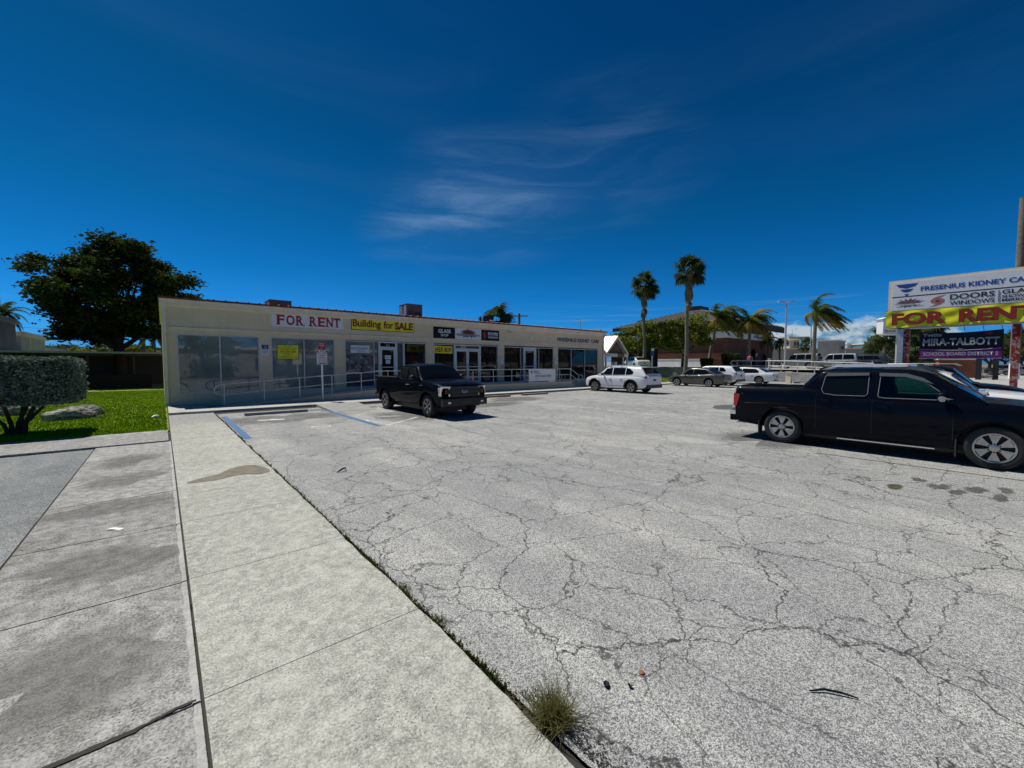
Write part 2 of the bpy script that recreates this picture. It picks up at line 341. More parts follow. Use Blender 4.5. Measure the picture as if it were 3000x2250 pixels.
# concrete slabs of the apron and of the yellowish walk, 1.52 m apart, each slab cast separately inside one structure mesh
def slabs(name, x0, x1, ys, z, mat, edge_r=None, gap=.012, seed=1):
    mb = MB()
    for i in range(len(ys) - 1):
        a, b_ = ys[i] + gap / 2, ys[i + 1] - gap / 2
        right = edge_r(a, b_, i) if edge_r else [(x1, a), (x1, b_)]
        poly = [(x0, a)] + right + [(x0, b_)]
        mb.prism(poly, lambda p, q: (p, q, -.10), lambda p, q: (p, q, z))
    return struct(name, mb, mat)
Y0 = 2.61 - 1.56 * 4; js = [Y0 + 1.56 * i for i in range(16)]
yap = [y for y in js if y < 11.5] + [12.04]
slabs('concrete_apron', -1.10, .098, yap, .0, m_slab, gap=.016)
mbj = MB(); mbj.box(-1.14, 1.37, -6, 21.5, -.2, -.03); struct('joint_soil_bed', mbj, m_dark)
slabs('entrance_walk', .113, 1.33, js[:-1] + [18.0], .012, m_walk, edge_r=lambda a, b, i: [(x - .03 * max(0, 2.3 - y), y) for x, y in jag(1.335, a, b, .012, .09, 30 + i)], gap=.007)
mb = MB(); xs = [.07, -3.0, -4.6, -6.2, -7.8, -9.4, -12, -16, -24, -40]
for a, b_ in zip(xs, xs[1:]): mb.box(b_ + .012, a - .012, 12.07, 13.98, -.1, .022)
struct('sidewalk', mb, m_slab)
# raised front walk with kerb face, kerb ramp, then the far run
mb = MB(); mb.box(.12, 4.6, 18.02, 19.62, -.1, .085); mb.box(4.615, 6.5, 18.02, 19.62, -.1, .085); mb.box(6.515, 24.5, 18.02, 19.62, -.1, .085)
mb.box(.12, 1.3, 19.62, 21.6, -.1, .05); mb.box(24.5, 46.6, 18.02, 19.6, -.1, .085)
struct('front_walk', mb, m_kerb)
mb = MB(); mb.add([(4.75, 18.015, .083), (6.45, 18.015, .083), (6.2, 15.5, -.006), (4.72, 15.5, -.006), (4.75, 18.015, -.1), (6.45, 18.015, -.1), (6.2, 15.5, -.1), (4.72, 15.5, -.1)],
   [(0, 1, 2, 3), (3, 2, 6, 7), (0, 3, 7, 4), (1, 0, 4, 5), (2, 1, 5, 6), (4, 7, 6, 5)]); struct('kerb_ramp', mb, m_walk)
sheet('kerb_gutter', [(1.4, 17.55), (4.7, 17.6), (4.7, 18.0), (1.4, 18.0)], -.006, m_dark)
sheet('kerb_gutter', [(6.5, 17.6), (24, 17.75), (24, 18.0), (6.5, 18.0)], -.006, m_dark)
# blue bay lines, old white paint, tan line beside the truck
def paint(name, col, holes, rough=.7):
    m, t, b, pos = newmat(name); b.inputs['Roughness'].default_value = rough
    n = MA(t, 'ADD', MA(t, 'MULTIPLY', NOISE(t, pos, 30, 5, .7), .5), MA(t, 'MULTIPLY', NOISE(t, pos, 4, 5, .7), .5))
    k = MR(t, n, holes - .04, holes + .05); hi = NOISE(t, pos, 90, 2, .6)
    c = MIX(t, k, MIX(t, hi, (.10, .10, .10), (.44, .44, .43)), col); L(t, c, b.inputs['Base Color']); return m
m_blue = paint('worn_blue_paint', (.02, .12, .28), .36); m_white = paint('worn_white_paint', (.72, .72, .70), .52); m_tan = paint('tan_line_paint', (.17, .12, .06), .38)
def strip(name, a, b_, w, z, mat):
    a, b_ = Vector(a), Vector(b_); n = (b_ - a).normalized(); n = Vector((-n.y, n.x)) * w / 2
    return sheet(name, [tuple(a + n), tuple(a - n), tuple(b_ - n), tuple(b_ + n)], z, mat)
strip('painted_line', (1.51, 16.6), (1.49, 11.35), .15, -.006, m_blue)
strip('painted_line', (4.66, 16.7), (4.62, 11.3), .15, -.006, m_blue)
strip('painted_line', (4.80, 12.9), (4.92, 11.2), .12, -.008, m_white); strip('painted_line', (4.85, 11.25), (6.35, 12.35), .13, -.007, m_white)
strip('painted_line', (5.4, 13.3), (6.1, 13.0), .12, -.007, m_white); strip('painted_line', (3.1, 12.3), (3.6, 12.2), .25, -.007, m_white)
strip('painted_line', (2.2, 14.8), (2.9, 14.6), .35, -.007, m_white)
strip('painted_line', (9.80, 2.3), (9.87, -3), .035, -.006, m_tan)
strip('painted_line', (12.9, 11), (12.9, 6.4), .09, -.008, m_white); strip('painted_line', (15.6, 12.5), (15.6, 8.5), .09, -.008, m_white)
def blob(name, cx, cy, rx, ry, z, mat, seed=0, n=40, rot=0, amp=.34):
    r = random.Random(seed); ph = [r.uniform(0, 6.28) for _ in range(5)]; pts = []
    for i in range(n):
        a = 2 * math.pi * i / n; k = 1 + sum(amp / (q + 1) * math.sin((q + 2) * a + ph[q]) for q in range(5))
        x, y = rx * k * math.cos(a), ry * k * math.sin(a); pts.append((cx + x * math.cos(rot) - y * math.sin(rot), cy + x * math.sin(rot) + y * math.cos(rot)))
    return sheet(name, pts, z, mat)
def stainmat(name, col, a=.8, scale=7):
    m, t, b, pos = newmat(name); b.inputs['Roughness'].default_value = .6
    tr = t.nodes.new('ShaderNodeBsdfTransparent'); mx = t.nodes.new('ShaderNodeMixShader')
    tc = t.nodes.new('ShaderNodeTexCoord'); g = t.nodes.new('ShaderNodeVectorMath'); g.operation = 'LENGTH'
    c = VM(t, 'SUBTRACT', tc.outputs['Generated'], (.5, .5, .5)); sc = VM(t, 'MULTIPLY', c, (2, 2, 0)); L(t, sc, g.inputs[0])
    ed = MR(t, g.outputs['Value'], .45, 1.0, 1, 0); k = MA(t, 'MULTIPLY', ed, MR(t, NOISE(t, pos, scale, 5, .7), .25, .6, .45, 1)); k = MA(t, 'MULTIPLY', k, a)
    b.inputs['Base Color'].default_value = col + (1,); L(t, k, mx.inputs[0]); L(t, tr.outputs[0], mx.inputs[1]); L(t, b.outputs[0], mx.inputs[2])
    L(t, mx.outputs[0], t.nodes['Material Output'].inputs['Surface']); return m
m_oil = stainmat('oil_stain', (.07, .055, .03), .9); m_oil2 = stainmat('faint_oil_stain', (.09, .09, .09), .75); m_rust = stainmat('brown_water_stain', (.115, .09, .055), .95, 3)
m_soot = stainmat('dark_tyre_soiling', (.07, .066, .055), .40, 1.6)
blob('oil_stain', 7.95, .92, .17, .13, -.007, m_oil, 3)
for i, (x, y, rx, ry) in enumerate([(8.45, .50, .25, .12), (8.25, .33, .2, .1), (8.6, .18, .24, .13), (8.35, -.05, .22, .1), (8.9, -.1, .2, .1), (8.7, .75, .18, .1)]): blob('oil_stain', x, y, rx, ry, -.0075 + i * 1e-4, m_oil2, 10 + i)
blob('oil_stain', 17.4, 7.2, 1.3, .5, -.008, m_oil2, 31, rot=.2)
# brown run-off stain on the yellowish walk (irregular, thin tail to the left)
pts = [(.20, 7.62), (.42, 7.80), (.62, 7.86), (.76, 8.12), (.92, 8.26), (1.12, 8.27), (1.22, 8.05), (1.30, 7.75), (1.27, 7.50), (1.10, 7.46), (.98, 7.60), (.78, 7.62), (.6, 7.50), (.4, 7.50), (.25, 7.54)]
def chaikin(p, n=2):
    for _ in range(n):
        q = []
        for a, b_ in zip(p, p[1:] + p[:1]): q += [(a[0] * .75 + b_[0] * .25, a[1] * .75 + b_[1] * .25), (a[0] * .25 + b_[0] * .75, a[1] * .25 + b_[1] * .75)]
        p = q
    return p
m_rust2, t_, b_2, pos_ = newmat('brown_runoff'); b_2.inputs['Roughness'].default_value = .7
L(t_, MIX(t_, MR(t_, NOISE(t_, pos_, 9, 6, .7), .35, .65), (.10, .083, .055), (.17, .15, .11)), b_2.inputs['Base Color'])
sheet('walk_stain', chaikin(pts), .016, m_rust2)
for i, (x, y, rx, ry) in enumerate([(-.42, 5.0, .62, .5), (-.5, 6.9, .58, .5), (-.5, 8.5, .58, .5), (-.45, 3.4, .6, .5), (-.5, 10.2, .55, .6)]): blob('slab_soiling', x, y, rx, ry, .004 + i * 1e-4, m_soot, 50 + i)
m_pale = M('limewash_residue', (.62, .61, .58), .9, var=.1)
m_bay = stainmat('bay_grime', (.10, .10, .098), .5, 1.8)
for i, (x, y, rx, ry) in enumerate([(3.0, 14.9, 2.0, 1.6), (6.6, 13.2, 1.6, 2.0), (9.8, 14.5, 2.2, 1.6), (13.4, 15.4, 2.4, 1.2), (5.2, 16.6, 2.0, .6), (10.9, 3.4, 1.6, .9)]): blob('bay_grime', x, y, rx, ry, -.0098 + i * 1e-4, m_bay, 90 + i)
# pale worn rim of the apron beside the open joint
m_rim = stainmat('pale_slab_rim', (.50, .49, .46), .8, 8)
mb = MB(); r_ = random.Random(9)
for i in range(len(yap) - 1):
    a = yap[i] + .01; b_ = yap[i + 1] - .01; k = 14
    inner = [(.098 - .026 - r_.uniform(0, .016), a + (b_ - a) * q / k) for q in range(k + 1)]
    mb.add([(x, y, .0045) for x, y in inner] + [(.096, b_, .0045), (.096, a, .0045)], [tuple(range(k + 3))])
struct('slab_rim', mb, concrete('pale_rim_concrete', (.30, .30, .29), (.46, .455, .44), pores=.2), fixn=False)
for f in bpy.data.objects['slab_rim'].data.polygons:
    if f.normal.z < 0: bpy.data.objects['slab_rim'].data.flip_normals(); break
# wide broken joint across the apron near the camera
r_ = random.Random(12); up_, dn = [], []
for i in range(61):
    x = -1.09 + 1.17 * i / 60; k = max(0, (x + .16) / .25); yc = 2.60 + .035 * min(1, k * 1.6) + r_.uniform(-.003, .003); hw = (.013 if x < -.14 else .006) + r_.uniform(0, .005); up_.append((x, yc + hw)); dn.append((x, yc - hw))
sheet('slab_crack', dn + up_[::-1], .006, m_dark)
for i in range(0): x = -.55 + i * .07 + r_.uniform(-.02, .02); blob('chipped_edge', x, 2.575 - r_.uniform(0, .02), r_.uniform(.015, .035), r_.uniform(.008, .016), .0065 + i * 1e-4, m_kerb if i % 4 == 0 else m_dark, i, 10, amp=.5)
# ------------------------------------------------------------------ lawn
sheet('lawn', [(-60, 14.0), (.09, 14.0), (.09, 21.6), (.04, 21.62), (.04, 60), (-60, 60)], .0, m_lawn)
def grassmat(name, a, b_, c=None):
    m, t, b, pos = newmat(name); b.inputs['Roughness'].default_value = .9; b.inputs['Specular IOR Level'].default_value = .05
    n = NOISE(t, pos, 1.1, 5, .6); n2 = NOISE(t, pos, 35, 2, .5)
    v = MIX(t, MR(t, MA(t, 'ADD', MA(t, 'MULTIPLY', n, .5), MA(t, 'MULTIPLY', n2, .5)), .35, .62), a, b_); L(t, v, b.inputs['Base Color'])
    b.inputs['Subsurface Weight'].default_value = 0; MATS[name] = m; return m
m_grass = grassmat('lawn_blades', (.13, .24, .001), (.29, .42, .004))
def blades(name, xy, h, w, mat, z=0.0, lean=.6, seed=0, parent=None):
    g = np.random.default_rng(seed); n = len(xy); a = g.uniform(0, 2 * math.pi, n); hh = h * g.uniform(.5, 1.2, n); ln = g.uniform(0, lean, n) * hh; b = g.uniform(0, 2 * math.pi, n)
    base = np.column_stack([xy, np.full(n, z)]); d = np.column_stack([np.cos(a), np.sin(a), np.zeros(n)]) * (w / 2)
    tip = base + np.column_stack([np.cos(b) * ln, np.sin(b) * ln, hh]); co = np.stack([base - d, base + d, tip], 1).reshape(-1, 3)
    return fastmesh(name, co, 3, mat, parent)
g = rng; n = 150000
X = .05 - 9.5 * g.random(n) ** 1.0; Yv = 14.02 + 22 * g.random(n) ** 1.5
tag(blades('grass', np.column_stack([X, Yv]), .04, .03, m_grass, lean=1.5, seed=3), 'bright green mown grass on the lawn left of the shop', 'grass', kind='stuff')
# ------------------------------------------------------------------ shop building (facade plane y = 21.6)
FY = 21.6
def stucco(name, col, dirt=.35):
    m, t, b, pos = newmat(name); b.inputs['Roughness'].default_value = .85; b.inputs['Specular IOR Level'].default_value = .2
    big = NOISE(t, pos, .8, 6, .65); fine = NOISE(t, pos, 26, 3, .7)
    mpp = t.nodes.new('ShaderNodeMapping'); mpp.inputs['Scale'].default_value = (3, 3, .35); L(t, pos, mpp.inputs[0]); run = NOISE(t, mpp.outputs[0], 1.6, 6, .7)
    c = MIX(t, MR(t, big, .3, .7), tuple(k * .92 for k in col), tuple(k * 1.05 for k in col)); c = MIX(t, MR(t, run, .52, .8, 0, dirt), c, tuple(k * .66 for k in col))
    c = MIX(t, MR(t, fine, .3, .7), MIX(t, 1.0, c, (.95, .95, .95), 'MULTIPLY'), c); L(t, c, b.inputs['Base Color'])
    bp = t.nodes.new('ShaderNodeBump'); bp.inputs['Strength'].default_value = .3; bp.inputs['Distance'].default_value = .004; L(t, fine, bp.inputs['Height']); L(t, bp.outputs[0], b.inputs['Normal'])
    MATS[name] = m; return m
m_wall = stucco('beige_stucco', (.80, .64, .44)); m_trim = M('cream_trim_paint', (.82, .70, .53), .6, var=.08, scale=2)
m_alu = M('aluminium_frame', (.52, .53, .53), .42, .55, var=.06); m_whitef = M('white_door_frame', (.72, .73, .74), .4, 0, var=.05)
m_galv = M('galvanised_rail', (.50, .50, .48), .5, .35, var=.12, scale=9); m_roof = M('rust_red_metal_roof', (.17, .042, .02), .8, 0, var=.25, scale=2)
m_blk = M('black_plastic', (.012, .012, .013), .45, var=0); m_red = M('sign_red', (.42, .012, .016), .6, var=.08); m_dred = M('dark_sign_red', (.30, .018, .012), .6, var=.08)
m_wht = M('sign_white', (.78, .79, .81), .55, var=.04); m_yel = M('sign_yellow', (.86, .80, .012), .55, var=.08, scale=3); m_navy = M('sign_navy', (.012, .025, .13), .5, var=0)
m_bsign = M('sign_black', (.008, .011, .013), .6, spec=.2, var=0); m_txt = M('dark_print', (.03, .03, .035), .6, var=0); m_bl = M('sign_blue', (.01, .06, .30), .5, var=0); m_gry = M('grey_print', (.38, .40, .42), .6, var=0)
def glassmat(name, col, rough=.02, spec=.9, var=.25):
    m, t, b, pos = newmat(name); b.inputs['Roughness'].default_value = rough; b.inputs['IOR'].default_value = 1.52; b.inputs['Specular IOR Level'].default_value = spec
    n = NOISE(t, pos, .9, 4, .6); L(t, MIX(t, MR(t, n, .3, .7), tuple(c * (1 - var) for c in col), tuple(c * (1 + var) for c in col)), b.inputs['Base Color'])
    bp = t.nodes.new('ShaderNodeBump'); bp.inputs['Strength'].default_value = .03; bp.inputs['Distance'].default_value = .05; L(t, NOISE(t, pos, .7, 2, .5), bp.inputs['Height']); L(t, bp.outputs[0], b.inputs['Normal'])
    MATS[name] = m; return m
g_film = glassmat('filmed_shop_glass', (.20, .225, .215)); g_dark = glassmat('dark_shop_glass', (.006, .008, .009), spec=.55); g_teal = glassmat('narrow_teal_glass', (.07, .11, .11))
shop = thing('shop_building', (14, FY, 0), 0, 'long low beige shop building with a rust red metal roof edge and large front windows', 'shop building')
def loc(v): return v
SI = Matrix.Translation((-14, -FY, 0))
def put(o, par, off=(-14, -FY, 0)):                         # mesh was made in world coordinates: re-express under its parent
    o.data.transform(Matrix.Translation(off)); o.parent = par; return o
def sb(name, mb, mat, par=None, smooth=None):
    o = mb.build(name, mat, None, smooth); o.data.transform(SI); o.parent = shop if par is None else par; return o
X1 = 28.45; OP = [(.48, 3.37), (3.83, 6.63), (7.13, 11.75), (12.24, 17.03), (17.55, 22.31), (22.78, 27.55)]
ZB, ZT = .50, 2.96
mb = MB(); edges = [.05] + [v for o in OP for v in o] + [X1 - .1]
for a, b_ in zip(edges[0::2], edges[1::2]): mb.box(a, b_, FY, FY + .25, ZB, ZT)
mb.box(.05, X1 - .1, FY, FY + .25, ZT, 4.12); mb.box(.05, X1 - .1, FY, FY + .25, -.1, ZB)
mb.box(.05, .30, FY + .25, 33, -.1, 4.4); mb.box(X1 - .35, X1 - .1, FY + .25, 33, -.1, 4.6); mb.box(.05, X1 - .1, 33, 33.25, -.1, 4.9)
mb.box(.30, X1 - .35, FY + .27, 32.9, 0, .04)
mb.box(.27, .30, FY + .3, 33, 0, 4.3)
sb('wall', mb, m_wall)
mb = MB()
for a, b_ in [(.27, 3.55), (3.60, 6.95), (7.05, 11.92), (12.12, 17.22), (17.45, 22.5), (22.7, 27.64)]: mb.box(a, b_, FY - .05, FY + .02, 3.16, 3.23)
sb('ledge', mb, m_trim)
mb = MB(); mb.box(.0, X1, FY - .16, FY + .02, 4.11, 4.29); mb.box(-.02, X1 + .02, FY - .20, FY - .0, 4.285, 4.325); mb.box(.02, X1 - .05, FY - .05, FY + .02, 4.03, 4.11)
mb.box(-.02, .06, FY + .02, 33.2, 4.12, 4.34)
sb('fascia', mb, m_trim)
mb = MB(); mb.add([(-.05, FY - .24, 4.33), (X1 + .05, FY - .24, 4.33), (X1 + .05, 33.3, 4.95), (-.05, 33.3, 4.95), (-.05, FY - .24, 4.40), (X1 + .05, FY - .24, 4.40), (X1 + .05, 33.3, 5.03), (-.05, 33.3, 5.03)],
    [(0, 3, 2, 1), (4, 5, 6, 7), (0, 1, 5, 4), (1, 2, 6, 5), (2, 3, 7, 6), (3, 0, 4, 7)])
x = .1
while x < X1:
    y0, y1 = FY - .25, 33.3; z0, z1 = 4.395, 5.025
    mb.add([(x - .045, y0, z0), (x + .045, y0, z0), (x, y0, z0 + .05), (x - .045, y1, z1), (x + .045, y1, z1), (x, y1, z1 + .05)], [(0, 1, 2), (3, 5, 4), (0, 2, 5, 3), (2, 1, 4, 5)]); x += .41
sb('roof', mb, m_roof)
mb = MB(); mb.box(.07, .17, FY - .09, FY - .002, .12, 3.9); mb.box(.04, .2, FY - .14, FY - .002, 3.88, 4.11); mb.add([(.07, FY - .09, .12), (.17, FY - .09, .12), (.3, FY - .33, .02), (.16, FY - .36, .02), (.07, FY - .02, .12), (.17, FY - .02, .12), (.3, FY - .2, .0), (.16, FY - .2, .0)], [(0, 1, 2, 3), (4, 7, 6, 5), (0, 4, 5, 1), (3, 2, 6, 7), (0, 3, 7, 4), (1, 5, 6, 2)])
sb('downspout', mb, m_trim)
mb = MB(); mb.tube([(28.22, FY - .05, .1), (28.22, FY - .05, 3.85), (28.3, FY - .12, 4.0), (28.4, FY - .12, 4.15)], .05, 8); sb('downspout', mb, m_trim)
PY = FY + .09                                            # glass plane
def pane(x0, x1, z0, z1, mat, par=None, name='pane', y=PY):
    return sb(name, MB().box(x0, x1, y, y + .03, z0, z1), mat, par)
def frame(x0, x1, z0, z1, w=.05, mull=(), mat=m_alu, y0=FY + .03, y1=FY + .13, par=None, name='window_frame'):
    mb = MB(); mb.box(x0, x0 + w, y0, y1, z0, z1); mb.box(x1 - w, x1, y0, y1, z0, z1); mb.box(x0 + w, x1 - w, y0, y1, z1 - w, z1); mb.box(x0 + w, x1 - w, y0, y1, z0, z0 + w)
    for q in mull: mb.box(q - w / 2, q + w / 2, y0, y1, z0 + w, z1 - w)
    return sb(name, mb, mat, par)
def window(x0, x1, z0, z1, mulls, mats, w=.05):
    f = frame(x0, x1, z0, z1, w, mulls, name='window'); ed = [x0 + w] + [v for q in mulls for v in (q - w / 2, q + w / 2)] + [x1 - w]
    for (a, b_), m in zip(zip(ed[0::2], ed[1::2]), mats): pane(a, b_, z0 + w, z1 - w, m, f)
    return f
window(.48, 3.37, ZB, ZT, [1.92], [g_film, g_film]); window(3.83, 6.63, ZB, ZT, [5.23], [g_film, g_film])
f3 = window(7.13, 8.93, ZB, 2.93, [8.65], [g_film, g_teal]); window(9.93, 10.35, ZB, 2.93, [], [g_teal]); window(10.35, 11.75, ZB, 2.93, [], [g_dark], w=.06)
def door(x0, x1, z0, z1, leaves, transom, mat=m_whitef):
    w = .07; d = frame(x0, x1, z0, z1, w, (), mat, FY + .02, FY + .12, name='door')
    sb('door_frame', MB().box(x0 + w, x1 - w, FY + .02, FY + .12, transom - .04, transom + .04), mat, d); pane(x0 + w, x1 - w, transom + .04, z1 - w, g_dark if leaves == 1 else g_teal, d, 'transom')
    lw = (x1 - x0 - 2 * w) / leaves
    for i in range(leaves):
        a = x0 + w + i * lw + .006; b_ = a + lw - .012; s = .085; mb = MB(); y0, y1 = FY + .035, FY + .10
        mb.box(a, a + s, y0, y1, z0 + .01, transom - .05); mb.box(b_ - s, b_, y0, y1, z0 + .01, transom - .05); mb.box(a + s, b_ - s, y0, y1, transom - .05 - s, transom - .05); mb.box(a + s, b_ - s, y0, y1, z0 + .01, z0 + .16)
        mb.box(a + s, b_ - s, y0 - .03, y0 + .0, 1.53, 1.57); lf = sb('door_leaf', mb, mat, d); pane(a + s, b_ - s, z0 + .16, transom - .05 - s, g_dark, lf, 'door_glass')
        hx = (b_ - s / 2) if (i == 0 and leaves == 2) else a + s / 2
        sb('handle', MB().tube([(hx, y0 - .005, 1.45), (hx, y0 - .05, 1.47), (hx, y0 - .05, 1.7), (hx, y0 - .005, 1.72)], .012, 6), m_blk if leaves == 1 else m_alu, lf)
    return d
d3 = door(8.93, 9.93, ZB, 2.93, 1, 2.62)
window(12.24, 13.68, ZB, 2.92, [], [g_dark]); d4 = door(13.68, 15.62, ZB, 2.92, 2, 2.64); window(15.62, 17.03, ZB, 2.92, [], [g_dark])
window(17.55, 19.36, ZB, 2.89, [19.08], [g_dark, g_dark]); d5 = door(19.36, 20.52, ZB, 2.89, 1, 2.78); window(20.52, 22.31, ZB, 2.89, [20.82], [g_dark, g_dark])
window(22.78, 27.55, ZB, 2.89, [24.31, 25.92], [g_dark] * 3)
rX, uZ = (1, 0, 0), (0, 0, 1)
# wall signs -- each one its own thing
def sign_board(name, x0, x1, z0, z1, mat, label, cat='sign', y=FY, t=.03, border=None, bw=.03, group=None):
    o = plate(name, ((x0 + x1) / 2, y, (z0 + z1) / 2), rX, uZ, x1 - x0, z1 - z0, t, border or mat, None); tag(o, label, cat, group)
    if border: plate('face', ((x0 + x1) / 2, y - t, (z0 + z1) / 2), rX, uZ, x1 - x0 - 2 * bw, z1 - z0 - 2 * bw, .004, mat, o)
    return o
def T(body, x, z, w, h, mat, par, y=FY - .036, **k): return lettering(body, (x, y, z), rX, uZ, w, h, mat, par, **k)
def slab_serif(word, xs, z, h, wl, mat, par, y, th=.04):    # slab-serif capitals: bold sans core plus serif feet in the same letter mesh
    for ch, x in zip(word, xs):
        o = T(ch, x, z, wl * (.92 if ch != 'O' else 1.08), h, mat, par, y=y, bold=.03, name='letter'); s = th; bx = []
        for fx, sgn in {'F': [(-.33, -1)], 'R': [(-.32, -1), (.42, -1)], 'N': [(-.38, -1), (-.40, 1), (.40, 1)], 'T': [(0, -1)]}.get(ch, []):
            bx.append((x + fx * wl - wl * .24, x + fx * wl + wl * .24, z + sgn * (h / 2 - s / 2) - s / 2, z + sgn * (h / 2 - s / 2) + s / 2))
        if ch in 'FRE':
            for sgn in (1, -1): bx.append((x - wl * .58, x - wl * .2, z + sgn * h / 2 - (s if sgn > 0 else 0), z + sgn * h / 2 + (0 if sgn > 0 else s)))
        if ch in 'FET':
            for sx in ((1, -1) if ch == 'T' else (1,)): bx.append((x + sx * wl * .46 - .016, x + sx * wl * .46 + .016, z + h * .2, z + h / 2))
        bm = bmesh.new(); bm.from_mesh(o.data)
        for a, b_, c, d in bx: bm.faces.new([bm.verts.new((p, y - .004, q)) for p, q in ((a, c), (b_, c), (b_, d), (a, d))])
        bm.to_mesh(o.data); bm.free()
s = sign_board('banner', 3.88, 7.06, 3.47, 4.08, m_wht, 'white banner with red FOR RENT in serif capitals under the eave', 'banner', t=.012)
slab_serif('FORRENT', [4.25, 4.66, 5.06, 5.65, 6.03, 6.41, 6.76], 3.775, .46, .33, m_red, s, FY - .017)
s = sign_board('sign_board', 7.47, 10.98, 3.49, 4.10, m_yel, 'yellow board with dark red Building for SALE, right of the white banner', border=m_txt, bw=.025)
T('Building', 8.28, 3.79, 1.50, .50, m_dred, s, y=FY - .036, bold=.035); T('for', 9.45, 3.83, .54, .40, m_dred, s, y=FY - .036, bold=.035); T('SALE', 10.35, 3.81, 1.08, .42, m_dred, s, y=FY - .036, bold=.05)
# glass shop triple sign
s = sign_board('sign_board', 12.21, 13.68, 3.26, 3.92, m_bsign, 'black GLASS SHOP board at the left end of the three-part sign')
T('GLASS', 12.95, 3.68, .86, .22, m_wht, s, bold=.03); T('SHOP', 12.95, 3.44, .52, .15, m_wht, s, bold=.02)
s = sign_board('sign_board', 13.69, 15.65, 3.25, 3.92, m_wht, 'white MONROE GLASS board with shattered red and black emblem, between the two black boards')
def burst(cx_, cz, rx, rz, n, seed, lo=.45):
    r = random.Random(seed); return [(cx_ + rx * math.cos(a) * k, cz + rz * math.sin(a) * k) for i in range(n) for a, k in [(2 * math.pi * i / n, r.uniform(.85, 1.15) if i % 2 else r.uniform(lo, .75))]]
flat('emblem', burst(14.67, 3.60, .72, .30, 26, 4), (0, FY - .03, 0), rX, uZ, .002, M('emblem_grey', (.16, .17, .20), .6, var=0), s)
flat('emblem', burst(14.67, 3.68, .60, .20, 22, 8, .55), (0, FY - .03, 0), rX, uZ, .005, m_red, s)
flat('emblem', burst(14.67, 3.70, .44, .10, 30, 18, .35), (0, FY - .03, 0), rX, uZ, .008, m_txt, s)
T('MONROE GLASS & MIRROR', 14.67, 3.52, 1.72, .14, m_txt, s, y=FY - .041, bold=.05); T('MONROE GLASS & MIRROR', 14.67, 3.52, 1.68, .125, M('pale_print', (.55, .6, .64), .6, var=0), s, y=FY - .044, bold=0)
def hurricane(c, s_, r, u, d, mat, par, eye=m_txt, ky=1.0):
    sw = [(.42, .98), (.12, .86), (-.16, .62), (-.33, .30), (-.38, 0)]; k = [(-.36 * math.cos(R(a)), -.46 * math.sin(R(a))) for a in range(15, 176, 16)]
    half = [(.42, .98), (.10, .84), (-.18, .60), (-.34, .28), (-.37, -.06), (-.33, -.26), (-.22, -.42), (-.05, -.50)]; pts = half + [(-a, -b_) for a, b_ in half]
    flat('storm_symbol', [(c[0] + a * s_, c[1] + b_ * s_ * ky) for a, b_ in pts], r[0], r[1], u, d, mat, par)
    flat('storm_eye', [(c[0] + .11 * s_ * math.cos(i * .785), c[1] + .12 * s_ * ky * math.sin(i * .785)) for i in range(8)], r[0], r[1], u, d + .003, eye, par)
s = sign_board('sign_board', 15.66, 17.12, 3.23, 3.91, m_bsign, 'black DOORS WINDOWS board with a red storm swirl at the right end')
hurricane((15.92, 3.57), .34, ((0, FY - .03, 0), rX), uZ, .002, m_red, s); T('DOORS', 16.60, 3.68, .82, .2, m_wht, s, bold=.03); T('WINDOWS', 16.60, 3.45, .82, .14, m_wht, s, bold=.02)
# painted-on lettering of the last unit
t = thing('wall_lettering', (22.7, FY, 3.56), 0, 'navy FRESENIUS KIDNEY CARE lettering on the wall over the last windows', 'lettering')
for wd_, a, b_ in (('FRESENIUS', 22.69, 24.86), ('KIDNEY', 25.0, 26.47), ('CARE', 26.64, 27.64)): lettering(wd_, ((a + b_) / 2 - 22.7, -.012, 0), rX, uZ, b_ - a, .29, m_navy, t, bold=.03)
# accessible parking sign on the pier
s = sign_board('parking_sign', 3.45, 3.74, 2.14, 2.61, m_wht, 'blue and white accessible parking sign on the pier between the first windows', t=.01)
plate('blue_panel', (3.595, FY - .01, 2.50), rX, uZ, .27, .20, .003, m_bl, s)
mb = MB(); cx_, cz = 3.60, 2.475; ring = [(cx_ + .048 * math.cos(a), FY - .016, cz + .048 * math.sin(a)) for a in [R(-200 + i * 22) for i in range(13)]]; mb.tube(ring, .007, 4)
mb.tube([(cx_ - .012, FY - .016, cz + .085), (cx_ - .008, FY - .016, cz + .02), (cx_ + .03, FY - .016, cz + .018), (cx_ + .05, FY - .016, cz - .04)], .008, 4); mb.lathe([(.012, 0), (.012, .003)], 8, 'Y', (cx_ - .014, FY - .018, cz + .095)); mb.build('wheelchair_symbol', m_wht, s)
for i, tx in enumerate(['PARKING BY', 'DISABLED', 'PERMIT', 'ONLY']): T(tx, 3.595, 2.35 - i * .055, .2 if i != 3 else .1, .032, m_txt, s, y=FY - .013)
# yellow notice inside the glass of window two
s = sign_board('notice_board', 4.08, 5.01, 1.95, 2.64, m_yel, 'yellow for-sale information notice stuck in the second window', y=PY - .003, t=.006, border=m_txt, bw=.025)
for i, (tx, w, h) in enumerate([('Information', .32, .045), ('Building for SALE  11,000 sf', .78, .055), ('or for RENT  CALL at', .62, .055), ('305-924-2207', .68, .09), ('Curtis Skomars', .42, .05), ('email', .16, .035), ('ebwr@comcast.com', .80, .065)]):
    T(tx, 4.545, [2.56, 2.475, 2.405, 2.30, 2.205, 2.145, 2.06][i], w, h, m_txt, s, y=PY - .0145, bold=.01)
